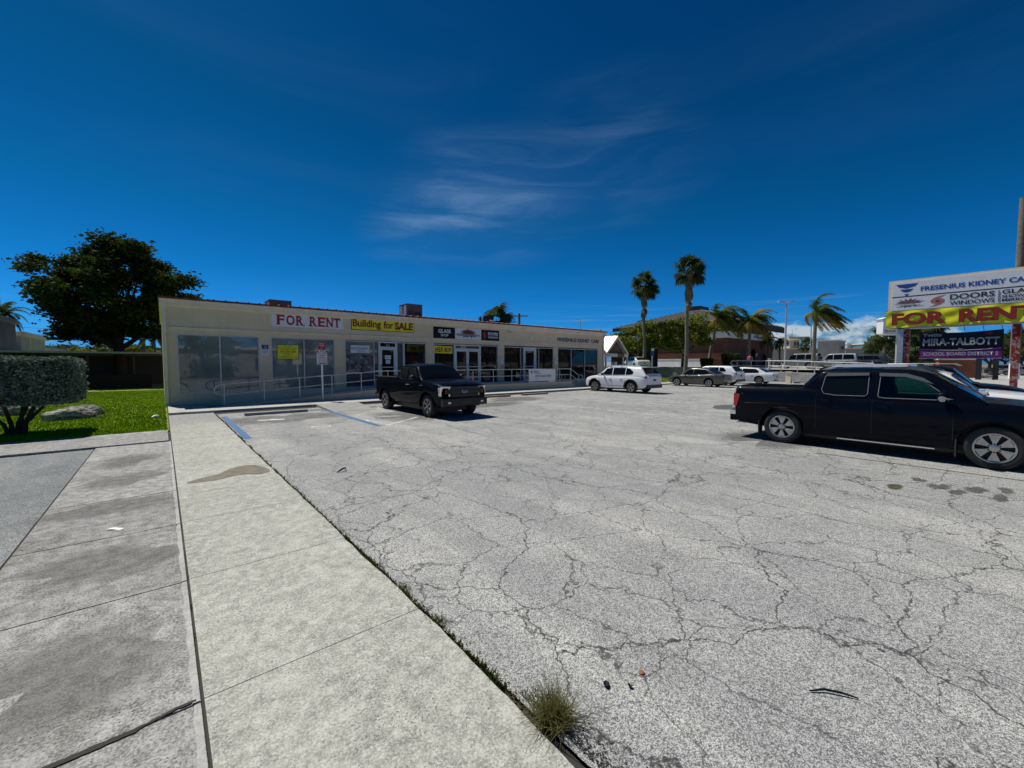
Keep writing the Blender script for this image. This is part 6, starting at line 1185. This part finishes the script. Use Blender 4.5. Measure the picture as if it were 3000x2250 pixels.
# far beige shops (right)
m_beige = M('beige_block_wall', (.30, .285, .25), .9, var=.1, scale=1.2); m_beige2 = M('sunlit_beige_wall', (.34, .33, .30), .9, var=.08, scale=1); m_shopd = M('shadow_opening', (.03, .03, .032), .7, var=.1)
def farblock(px0, px1, d0, d1, z0, zt, depth, label, mat, extra=None, cat='building'):
    a, b_ = WG(px0, d0), WG(px1, d1); u = (b_ - a); l = u.length; ang = math.atan2(u.y, u.x); t = thing('shop_block', (a.x, a.y, z0), ang, label, cat); MB().box(0, l, 0, depth, 0, zt - z0).build('wall', mat, t); MB().box(-.15, l + .15, -.15, depth, zt - z0 + .001, zt - z0 + .22).build('parapet', m_trim, t)
    if extra: extra(t, l, zt - z0)
    return t
def ex_win(t, l, h): 
    for z in (.45, .75): MB().box(l * .3, l * .8, -.06, -.005, h * z - .3, h * z + .3).build('window', m_shopd, t)
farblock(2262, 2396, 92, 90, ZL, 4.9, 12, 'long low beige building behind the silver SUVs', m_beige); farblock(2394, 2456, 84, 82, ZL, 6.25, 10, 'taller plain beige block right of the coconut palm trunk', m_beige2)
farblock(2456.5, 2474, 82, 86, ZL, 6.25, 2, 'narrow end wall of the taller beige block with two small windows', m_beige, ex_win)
def ex_tower(t, l, h): MB().box(-.8, l + 1.8, -.8, 5, h + .23, h + .75).build('roof_slab', m_beige2, t); [MB().box(l * q, l * q + .4, -.06, -.005, h - 1.3, h - .4).build('window', m_shopd, t) for q in (.45, .75)]; MB().tube([(l * .5, 1, h), (l * .5, 1, h + 2.6)], .06, 5).build('antenna', m_galv, t)
farblock(2312, 2340, 98, 98, ZL, 7.3, 4, 'small flat-roofed tower room above the long beige building', m_beige2, ex_tower)
def ex_shops(t, l, h):
    for i in range(4): MB().box(l * (.1 + .22 * i), l * (.1 + .22 * i) + l * .13, -.06, -.005, 0, 2.1).build('shop_window', m_shopd, t)
    lettering('SHOES', (l * .45, -.02, h * .62), rX, uZ, l * .25, .5, m_navy, t)
farblock(2476, 2524, 92, 92, ZL, 5.0, 8, 'low beige shop with dark name letters, under the cloud bank', m_beige, ex_shops)
def ex_arch(t, l, h):
    for i in range(6): xc = l * (.1 + .16 * i); w_ = l * .05; MB().prism([(-w_, 0), (w_, 0)] + [(w_ * math.cos(R(a)), 1.7 + w_ * math.sin(R(a))) for a in range(0, 181, 20)], lambda a, b_: (xc + a, -.06, b_), lambda a, b_: (xc + a, -.004, b_)).build('arched_window', m_shopd, t)
farblock(2524, 2640, 95, 92, ZL, 4.4, 8, 'low building with a row of dark arches behind the palm cluster', m_beige, ex_arch); farblock(2480, 2522, 104, 104, ZL, 6.6, 6, 'white metal-roofed shed behind the shop with name letters', m_mroof); farblock(2532, 2575, 100, 100, ZL, 6.4, 6, 'teal-roofed shed left of the palm cluster', M('teal_sheet', (.06, .20, .22), .5))
# palm cluster left of the sign
for i, (px, d, zt, rr) in enumerate([(2590, 62, 5.6, 1.5), (2632, 58, 7.2, 1.7), (2560, 70, 4.6, 1.2), (2700, 60, 6.8, 1.7), (2690, 52, 3.3, 1.4), (2610, 66, 3.2, 1.1)]):
    fanpalm(at(px, d, 0), at(px, d, zt), ['bushy fan palm in front of the arcade, left of the sign post', 'taller bushy fan palm touching the left edge of the sign', 'small fan palm at the left end of the roadside cluster', 'bushy fan palm behind the sign between post and banner', 'low yellowish fan palm under the purple banner', 'knee-high fan palm in front of the arcade'][i], 40 + i, 34, rr, 10, 'roadside fan palms', .2, .9, pl=1.1)
fanpalm(at(2359, 88, ZL), at(2359, 88, 5.6), 'small dark fan palm over the long beige roof', 51, 22, 1.2, 4, 'roadside fan palms', .15, .5)
fanpalm(at(1452, 44, 0), at(1452, 44, 6.2), 'dark fan palm head behind the round roof condenser', 52, 26, 1.5, 6, 'roadside fan palms', .2, .8)
# far beyond the sign
farblock(2752, 2862, 52, 50, 0, 2.2, 5, 'low red brick building seen under the purple banner', m_brick2)
t = thing('fence', at(2866, 46, 0), math.atan2(*( (WG(2925, 44) - WG(2866, 46)).yx)), 'black picket fence beside the low red brick building', 'fence'); lf = (WG(2925, 44) - WG(2866, 46)).length
for z in (.35, 1.25): MB().box(0, lf, -.03, .03, z, z + .06).build('rail', m_blk, t)
mb = MB()
for i in range(16): mb.box(lf * i / 16, lf * i / 16 + .035, -.02, .02, .1, 1.3)
mb.build('pickets', m_blk, t)
for i, (px, lab) in enumerate([(2868, 'thick black square post at the left end of the picket fence'), (2918, 'thick black square post at the right end of the picket fence')]): p_ = at(px, 45, 0); tag(MB().box(-.22, .22, -.22, .22, 0, 3.2).build('post', m_blk, None, loc=p_), lab, 'post')
for i, (px, d, z, r_, lab) in enumerate([(2900, 75, 4.2, 4.5, 'dark roadside tree behind the purple banner'), (2945, 95, 5.2, 5.5, 'dark tree across the road, left of the big pole'), (2992, 90, 5.5, 5, 'dark tree across the road at the right edge'), (2780, 85, 3.8, 4.5, 'dull green tree behind the red brick building'), (2700, 100, 3.6, 5, 'dull tree far behind the palm cluster'), (3020, 75, 5.0, 4.5, 'dark tree partly outside the right edge')]):
    tree('tree', at(px, d, 0), at(px, d, z), (r_, r_ * .8, z * .62), 4200, .5, l_dull, m_darkbark, lab, group='trees across the road', clumps=26, seed=60 + i, spread=.16)
m_pole = M('weathered_concrete_pole', (.15, .125, .095), .95, var=.25, scale=3, bump=.3)
p_ = at(2972, 47.5, 0); t = thing('utility_pole', p_, 0, 'thick concrete utility pole with a white painted foot at the right edge', 'pole'); MB().tube([(0, 0, 1.75), (0, 0, 20.4)], [.40, .34], 18, cap=True).build('shaft', m_pole, t, 60); MB().tube([(0, 0, 0), (0, 0, 1.75)], [.43, .41], 18).build('painted_foot', m_wht, t, 60)
# roadside sign: panel facing -X at x = 22
SX = 22.0; t = thing('roadside_sign', (SX, 1.2, 0), 0, 'two-post roadside sign with white kidney care and doors panels', 'sign'); rY = (0, -1, 0)
m_peel, t_, b_p, pos_ = newmat('peeling_red_paint'); b_p.inputs['Roughness'].default_value = .85; L(t_, MIX(t_, MR(t_, NOISE(t_, pos_, 6, 6, .75), .50, .60), (.26, .012, .012), (.40, .36, .34)), b_p.inputs['Base Color'])
for y in (2.42, -.27): MB().box(-.09, .09, y - 1.2 - .09, y - 1.2 + .09, 0, 3.12).build('post', m_peel, t)
MB().box(-.12, .10, 1.30, 1.47, 0, 3.12).build('post_cover', m_alu, t)
yl, yr = 2.98 - 1.2, -1.45 - 1.2
MB().box(-.12, .22, yr, yl, 3.08, 4.95).build('cabinet', m_galv, t)
def SP(nm, y0, y1, z0, z1, m, d=.0): return MB().box(-.12 - d - .012, -.12 - d, y1 - 1.2, y0 - 1.2, z0, z1).build(nm, m, t)
SP('frame', 2.98, -1.45, 3.74, 4.95, m_trim); SP('panel', 2.87, -1.38, 4.33, 4.87, m_wht, .014); SP('panel', 2.87, -1.38, 3.80, 4.29, m_wht, .014)
SP('divider', 2.87, -1.38, 4.292, 4.328, m_txt, .016)
def TS(body, yc, z, w, h, m, d=.03, par=None, **k): return lettering(body, (-.12 - d, yc - 1.2, z) if par is None else (SX - .12 - d, yc, z), rY, uZ, w, h, m, t if par is None else par, **k)
for p in chev(0, 0, .62): flat('chevron_logo', p, (-.146, 2.46 - 1.2, 4.60), rY, uZ, .001, m_bl, t)
TS('FRESENIUS KIDNEY CARE', .72, 4.55, 2.72, .17, m_bl, bold=.03)
flat('emblem', burst(0, 0, .40, .17, 30, 6, .5), (-.146, 2.38 - 1.2, 4.06), rY, uZ, .001, M('emblem_maroon', (.16, .09, .09), .6, var=.3, scale=30), t); TS('MONROE GLASS & MIRROR', 2.38, 4.00, .76, .06, m_wht, .036, bold=.04)
hurricane((0, 0), .50, ((-.146, 1.62 - 1.2, 4.05), rY), uZ, .001, M('faded_red', (.42, .16, .15), .6, var=.15), t, ky=.42)
TS('DOORS', .78, 4.15, 1.06, .19, m_txt, bold=.025); TS('WINDOWS', .78, 3.93, 1.06, .15, m_txt, bold=.02); SP('rule', .17, .155, 3.85, 4.25, m_txt, .028); TS('GLASS', -.28, 4.18, .74, .15, m_txt, bold=.025); TS('SHOWERS', -.28, 4.02, .74, .10, m_txt, bold=.03); TS('MIRRORS', -.28, 3.90, .74, .10, m_txt, bold=.03)
def crinkle(u, v): x = 3.02 - u * 4.45; z = 3.14 + v * .63; return (SX - .165 + .007 * math.sin(9 * u * 2 + 5 * v) * math.sin(3 * v * 2 + 8 * u) + .008 * math.sin(31 * u - 9 * v), x, z - .01 * math.sin(u * 20) * (1 - v))
ban = MB().grid(crinkle, 120, 20).build('banner', m_yel, None, 70, fixn=False); tag(ban, 'crinkled yellow banner with big red FOR RENT laced below the sign panels', 'banner')
for w_, yc, ww in (('FOR', 2.10, 1.46), ('RENT', .17, 1.76)): lettering(w_, (SX - .185, yc, 3.455), rY, uZ, ww + .03, .45, m_txt, ban, bold=.05); lettering(w_, (SX - .192, yc, 3.455), rY, uZ, ww, .42, m_dred, ban, bold=.04)
# campaign banner hanging between the posts
m_purp = M('purple_cloth', (.17, .010, .18), .7, var=.1); m_midn = M('midnight_cloth', (.006, .005, .018), .7, var=.1); m_pgrey = M('pale_grey_print', (.36, .38, .40), .6, var=0)
def cb_(z0, z1, d=0): 
    def f(u, v): y = 2.05 - u * 2.05; sag = -.06 * math.sin(math.pi * u) if z1 > 2.9 else 0; low = .05 * (2 * u - 1) ** 2; zt_ = z1 + sag * v; zz = z0 + (zt_ - z0) * v; return (SX - .02 - d + .02 * math.sin(5 * u + 2) * math.sin(2.5 * v + 1), y + (.04 * (v - .5) if u < .1 else 0), zz)
    return f
cb2 = MB().grid(cb_(1.94, 2.93), 30, 14).build('banner', m_midn, None, 70, fixn=False); tag(cb2, 'dark and purple MIRA-TALBOTT school board banner hung between the sign posts', 'banner')
def band(u, v): y = 2.03 - u * 2.01; zt_ = 2.23 + .07 * (2 * u - 1) ** 2; return (SX - .045 + .02 * math.sin(5 * u + 2) * math.sin(1.2) , y, 1.955 + (zt_ - 1.955) * v)
MB().grid(band, 30, 4).build('purple_band', m_purp, cb2, 70, fixn=False); MB().tube([band(u / 20, 1.0)[0:1] + band(u / 20, 1.0)[1:] for u in range(21)], .008, 4).build('band_edge', m_pgrey, cb2)
def TB(b_, yc, z, w, h, **k): lettering(b_, (SX - .075, yc, z), rY, uZ, w, h, m_pgrey, cb2, **k)
TB('Yvette', 1.72, 2.81, .50, .13, bold=.03); TB('MIRA-TALBOTT', 1.02, 2.54, 1.88, .27, bold=.03); TB('for', .98, 2.28, .12, .05, bold=.02); TB('SCHOOL BOARD DISTRICT 2', 1.02, 2.105, 1.84, .13, bold=.035)
flat('cap_emblem', [(-.12, 0), (0, .04), (.12, 0), (.05, -.035), (-.05, -.035)], (SX - .07, .33, 2.80), rY, uZ, 0, M('maroon_print', (.22, .01, .05), .6, var=0), cb2)
for z0, z1 in ((1.925, 1.945),): MB().box(SX - .05, SX - .02, 0, 2.06, z0, z1).build('hem', m_pgrey, cb2)
for y in (2.03, 1.5, .9, .45, .03): MB().tube([(SX - .02, y, 2.90), (SX - .01, y + .03, 3.1)], .008, 4).build('tie_cord', m_blk, cb2)
t = thing('hanging_sign', at(2598, 19.5, 0), YAW - R(90), 'white faceted sign box on its own post behind the left edge of the roadside sign', 'sign')
MB().prism([(-.25, 3.30), (-.25, 3.16), (-.1, 3.1), (.9, 3.1), (.9, 3.9), (-.1, 3.92), (-.30, 3.84), (-.24, 3.70)], lambda a, b_: (a, 0, b_), lambda a, b_: (a, .35, b_)).build('box', m_wht, t); lettering('BAR', (.12, -.004, 3.27), rX, uZ, .5, .12, m_txt, t); MB().box(.6, .72, .1, .25, 0, 3.1).build('post', m_galv, t)
# ------------------------------------------------------------------ behind the lawn (left)
m_lgrey = M('grey_block_wall', (.20, .21, .21), .9, var=.12, scale=.8, bump=.2); m_lgrey2 = M('pale_block_wall', (.42, .42, .40), .9, var=.1, scale=.8)
t = thing('left_building', (-8.5, 44, 0), 0, 'grey flat-roofed building cut by the left picture edge', 'building'); MB().box(-12, 0, -2, 5, 0, 4.75).build('wall', m_lgrey, t); MB().box(-12.1, .12, -2.1, 5.1, 4.751, 5.1).build('parapet', m_lgrey2, t); MB().tube([(.06, 3, 1.9), (.12, 3, 2.3), (.1, 3.15, 2.5)], .05, 6).build('conduit', m_blk, t)
t = thing('left_building', (-8.4, 49.6, 0), 0, 'pale lower wing with a flat canopy, right of the grey building', 'building'); MB().box(-9, 0, 0, 9, 0, 3.9).build('wall', m_lgrey2, t); MB().box(-9, .25, -.1, 9.2, 3.901, 4.25).build('parapet', m_trim, t); MB().box(.02, 1.7, 8, 9.6, 4.0, 4.2).build('awning', M('brown_awning', (.09, .035, .03), .7), t); MB().box(-.1, .02, 3.0, 3.2, 0, 3.9).build('downpipe', m_trim, t)
t = thing('left_building', (-8.3, 60, 0), 0, 'lowest pale shed at the far end of the left buildings', 'building'); MB().box(-6, 0, 0, 9, 0, 3.3).build('wall', m_lgrey2, t); MB().box(-6.1, .1, -.1, 9.1, 3.301, 3.4).build('roof', m_lgrey, t)
t = thing('carport', (-4, 41.5, 0), 0, 'low dark flat-roofed carport under the shade tree', 'carport'); MB().box(-6.2, 5.0, -1.5, 9, 2.45, 2.58).build('roof', M('grey_sheet_roof', (.22, .23, .24), .5, .3), t); MB().box(-5, 4.5, 6.7, 6.9, 0, 2.44).build('back_wall', m_blk, t)
for x in (-5, -2.5, 0, 2.4, 4.6): MB().box(x - .06, x + .06, .1, .22, 0, 2.44).build('post', m_blk, t)
tag(MB().box(-9.5, -.6, 39.6, 39.7, 0, .95).build('board_fence', M('black_boards', (.004, .004, .004), .9, var=0)), 'low dark board fence at the back of the lawn', 'fence')
def kayak(c, l, rot, m, label):
    pts = [((i / 14 - .5) * l, 0, .12 * ((i / 7 - 1) ** 4)) for i in range(15)]; o = MB().tube(pts, [max(.02, .30 * math.sin(math.pi * (.03 + .94 * i / 14)) ** .7) for i in range(15)], 12).build('kayak', m, None, 60, loc=c, rot=(0, 0, rot)); o.scale = (1, 1, .55); return tag(o, label, 'kayak')
kayak(at(392, 37.5, .32), 2.6, R(-38), M('red_plastic', (.34, .02, .03), .35, coat=.5), 'red kayak lying on the low rack under the shade tree'); kayak(at(295, 38.5, .30), 3.8, R(-36), M('faded_yellow_plastic', (.36, .26, .13), .45), 'faded tan kayak lying left of the red one')
t = thing('kayak_rack', at(340, 38.2, 0), R(-38), 'low dark timber rack carrying the two kayaks', 'rack'); MB().box(-3, 2.6, -.3, .3, .08, .18).build('deck', m_darkbark, t)
tag(MB().tube([(0, 0, 0), (0, 0, 7.2)], [.26, .2], 12).build('concrete_pole', m_pole, None, 60, loc=at(423, 60, 0)), 'pale round concrete pole between the shade tree and the shop corner', 'pole')
for i, (px, d, zt, fl_, lab) in enumerate([(22, 62, 9.2, 3.4, 'dark coconut palm over the grey building at the left edge'), (455, 56, 5.6, 3.0, 'coconut palm peeking out between concrete pole and shop corner'), (478, 60, 7.2, 2.6, 'coconut palm mostly hidden behind the shop corner')]): coconut(at(px, d, 0), at(px, d, zt), lab, 80 + i, 20, fl_, .15, yel=.1, group='palms behind the left buildings')
for i, (px, d, zt, lab) in enumerate([(118, 66, 3.5, 'bright yellow-green areca palm right of the left buildings'), (165, 68, 3.0, 'areca palm second in the row beneath the shade tree'), (205, 62, 2.6, 'areca palm third in the row beneath the shade tree'), (250, 66, 2.8, 'areca palm right end of the row, next to the big trunk')]): coconut(at(px, d, 0), at(px, d, zt), lab, 90 + i, 18, 2.6, .1, yel=.55, leaf=l_yg, group='areca palms in a row', tr=.12)
for i, (px, d, z, r_, lab) in enumerate([(325, 75, 3.6, 5, 'green tree far behind the carport, right of the big trunk'), (400, 80, 3.2, 5, 'green tree far behind the concrete pole'), (150, 95, 3.6, 7, 'green tree far behind the areca palms'), (240, 100, 3.8, 7, 'green tree in the gap under the shade tree crown'), (462, 90, 3.2, 4.5, 'small green tree at the shop corner far behind')]):
    tree('tree', at(px, d, 0), at(px, d, z), (r_, r_ * .8, z * .66), 4000, .5, l_yg if i < 2 else l_dull, m_darkbark, lab, group='trees behind the left lawn', clumps=26, seed=120 + i, spread=.17)
t = thing('far_house', at(165, 85, 0), R(40), 'white far house glimpsed under the shade tree', 'house'); MB().box(-6, 6, 0, 6, 0, 2.9).build('wall', m_wht, t); MB().prism([(-6.5, 2.9), (0, 4.2), (6.5, 2.9)], lambda a, b_: (a, -.4, b_), lambda a, b_: (a, 6.4, b_)).build('roof', m_lgrey2, t)
for i, (px, zt) in enumerate([(2, 14.5), (11, 15)]): tag(MB().tube([(0, 0, 0), (0, 0, zt)], .05, 5).build('antenna_mast', m_galv, None, loc=at(px, 72, 0)), ['thin mast at the very left edge above the palm', 'thin mast just right of the leftmost one above the palm'][i], 'mast')
# utility poles behind the shop
def upole(px, d, zt, label, m=m_pole, arm=2.6):
    t = thing('utility_pole', at(px, d, 0), YAW - R(90), label, 'pole'); MB().tube([(0, 0, 0), (0, 0, zt)], [.22, .17], 8).build('shaft', m, t, 60); MB().box(-arm / 2, arm / 2, -.07, .07, zt - .45, zt - .32).build('crossarm', m, t)
    for x in (-arm * .46, -arm * .2, arm * .2, arm * .46): MB().tube([(x, 0, zt - .32), (x, 0, zt - .1)], .05, 5).build('insulator', m_galv, t)
upole(1521, 62, 9.2, 'pale utility pole with crossarm rising behind the shop roof'); upole(1476, 70, 9.1, 'dark utility pole between the roof condenser and the pale pole', m_darkbark, 4.2); upole(1408, 66, 9.2, 'short dark utility pole left of the roof condenser', m_darkbark, .8)
def wire(a, b_, sag, lab, r_=.02): a, b_ = Vector(a), Vector(b_); tag(MB().tube([tuple(a.lerp(b_, i / 16) - Vector((0, 0, sag * 4 * (i / 16) * (1 - i / 16)))) for i in range(17)], r_, 4).build('power_line', m_blk), lab, 'power line')
wire(at(1250, 110, 14.2), at(1408, 66, 9.0), .3, 'thin power line above the roof, left of the condenser'); wire(at(60, 60, 7.0), at(423, 60, 7.0), .3, 'upper power line seen beneath the shade tree'); wire(at(60, 60, 6.1), at(423, 60, 6.1), .3, 'lower power line seen beneath the shade tree')
wire((SX + .1, .1, 2.1), at(2972, 47, 1.9), .02, 'slack pale cord from the banner corner towards the big pole', .008)
# unseen buildings and trees, added behind the camera for the shop glass to mirror
for i in range(3): wire(at(2925, 90, 5.0 + i * .5), at(2972, 47.3, 4.1 + i * .55), .25, ['lowest', 'middle', 'top'][i] + ' of the three service wires sagging to the big concrete pole', .025)
for i, x in enumerate((-16, -2, 4, 21, 28)): tree('tree', (x, -19.5, 0), (x, -19.5, 4.6), (3.4, 3, 2.6), 2600, .45, l_dull, m_darkbark, 'added street tree mirrored in the shop glass, ' + ['far left', 'left of centre', 'centre', 'right', 'far right'][i] + ' of the mirrored row', group='added mirrored street trees', clumps=22, seed=210 + i)
t = thing('added_street_building', (52, -26, 0), 0, 'long brown-roofed building added across the street, mirrored in the right shop windows', 'building'); MB().box(-24, 26, -8, 0, 0, 3.8).build('wall', m_beige, t); MB().prism([(-9, 3.8), (-4, 6.4), (1, 3.8)], lambda a, b_: (-25, a, b_), lambda a, b_: (27, a, b_)).build('roof', M('brown_roof', (.09, .05, .03), .8), t)
for i, x in enumerate((33, 40, 47, 55, 62, 70)): tree('tree', (x, -19.5, 0), (x, -19.5, 6.4), (4.2, 3, 3.8), 3000, .5, l_dull, m_darkbark, 'added street tree mirrored in the right shop windows, ' + ['first', 'second', 'third', 'fourth', 'fifth', 'sixth'][i] + ' from the left of its row', group='added mirrored street trees', clumps=24, seed=230 + i)
t = thing('added_street_building', (8, -24, 0), 0, 'low pale building added across the street, mirrored in the shop glass', 'building'); MB().box(-22, 24, -8, 0, 0, 3.6).build('wall', m_beige2, t); MB().box(-22.2, 24.2, -8.2, .3, 3.601, 4.0).build('parapet', m_trim, t); [MB().box(x, x + 2.6, .005, .06, .9, 2.5).build('window', m_shopd, t) for x in range(-4, 22, 6)]; MB().prism([(-17, 4.0), (-12.5, 6.6), (-8, 4.0)], lambda a, b_: (a, -7, b_), lambda a, b_: (a, .6, b_)).build('gable', m_wht, t); MB().box(-16, -9, .01, .5, 0, 3.2).build('porch', m_shopd, t)
tree('tree', (-6, -17, 0), (-6, -17, 4.8), (3.6, 3.6, 2.8), 3500, .4, l_dull, m_darkbark, 'added street tree behind the viewer, mirrored in the left shop glass', clumps=24, seed=201); tree('tree', (13, -18, 0), (13, -18, 5.2), (4, 4, 3), 3500, .4, l_dull, m_darkbark, 'added street tree behind the viewer, mirrored in the dark shop windows', clumps=24, seed=202)
# two people and bicycles at the bank wall
def person(loc, rz, top, trouser, skin, label, pose=0):
    t = thing('person', loc, rz, label, 'person'); me = bpy.data.meshes.new('body'); J = dict(pel=(0, 0, .95), ch=(0, 0, 1.35), nk=(0, 0, 1.50), hd=(0.02, 0, 1.62), ht=(0.02, 0, 1.74), sl=(0, .18, 1.42), sr=(0, -.18, 1.42), el=(.06, .26, 1.14), er=(.10, -.25, 1.15), hl=(.18, .24, .92), hr=(.30, -.18, 1.02), l1=(0, .10, .90), r1=(0, -.10, .90), kl=(.05, .12, .50), kr=(-.04, -.12, .50), al=(.02, .13, .08), ar=(-.10, -.13, .08), fl=(.18, .14, .03), fr=(.06, -.14, .03))
    E_ = [('pel', 'ch'), ('ch', 'nk'), ('nk', 'hd'), ('hd', 'ht'), ('ch', 'sl'), ('ch', 'sr'), ('sl', 'el'), ('sr', 'er'), ('el', 'hl'), ('er', 'hr'), ('pel', 'l1'), ('pel', 'r1'), ('l1', 'kl'), ('r1', 'kr'), ('kl', 'al'), ('kr', 'ar'), ('al', 'fl'), ('ar', 'fr')]; ks = list(J); Rr = dict(pel=.15, ch=.16, nk=.055, hd=.10, ht=.07, sl=.06, sr=.06, el=.045, er=.045, hl=.035, hr=.035, l1=.09, r1=.09, kl=.06, kr=.06, al=.045, ar=.045, fl=.035, fr=.035)
    me.from_pydata([J[k] for k in ks], [(ks.index(a), ks.index(b_)) for a, b_ in E_], []); o = link('body', me, t); md = o.modifiers.new('s', 'SKIN'); 
    for i, k in enumerate(ks): me.skin_vertices[0].data[i].radius = (Rr[k], Rr[k]); me.skin_vertices[0].data[i].use_root = (k == 'pel')
    sb_ = o.modifiers.new('u', 'SUBSURF'); sb_.levels = sb_.render_levels = 1; bpy.context.view_layer.update(); dg = bpy.context.evaluated_depsgraph_get(); m2 = bpy.data.meshes.new_from_object(o.evaluated_get(dg)); o.modifiers.clear(); o.data = m2; m2.materials.clear(); [m2.materials.append(q) for q in (skin, top, trouser)]
    for f in m2.polygons: z = f.center.z; f.material_index = 1 if 1.0 < z < 1.47 else (2 if z <= 1.0 and abs(f.center.y) < .2 else 0); f.use_smooth = True
    MB().lathe([(.001, .11), (.07, .10), (.105, .03), (.11, -.02)], 12, cap=False).build('hair', m_darkbark if pose == 0 else m_wht, t, 60, loc=(.0, 0, 1.69)); return t
m_skin = M('skin', (.30, .17, .11), .6); person(at(2197, 49.5, ZL), R(200), M('red_white_shirt', (.45, .16, .15), .8, var=.5, scale=14), m_txt, m_skin, 'person in a red and white striped top by the bank bicycles'); person(at(2216, 50.5, ZL), R(150), m_txt, m_navy, m_skin, 'person in dark clothes and a white cap, right of the striped top', 1)
def bicycle(px, d, rz, m, label):
    t = thing('bicycle', at(px, d, ZL), rz, label, 'bicycle', 'bicycles at the bank wall')
    for x in (-.52, .52): MB().tube([(.33 * math.cos(a), 0, .33 * math.sin(a)) for a in [i * math.pi / 12 for i in range(24)]], .02, 5, closed=True).build('wheel', m_tyre, t, loc=(x, 0, .34))
    MB().tube([(-.52, 0, .34), (-.15, 0, .85), (.40, 0, .90), (-.05, 0, .30), (-.52, 0, .34)], .02, 5).build('frame', m, t); MB().tube([(.52, 0, .34), (.38, 0, 1.02), (.30, .22, 1.05)], .016, 5).build('handlebar', m, t); MB().tube([(-.05, 0, .30), (-.18, 0, .92)], .015, 5).build('seat_post', m, t); MB().rbox((-.18, 0, .94), (.24, .12, .05)).build('saddle', m_blk, t)
bicycle(2166, 50, R(-70), M('blue_bike_paint', (.05, .16, .32), .4), 'blue bicycle leaning by the large clipped bush'); bicycle(2180, 49.5, R(-60), m_blk, 'black bicycle between the blue one and the palm trunk')
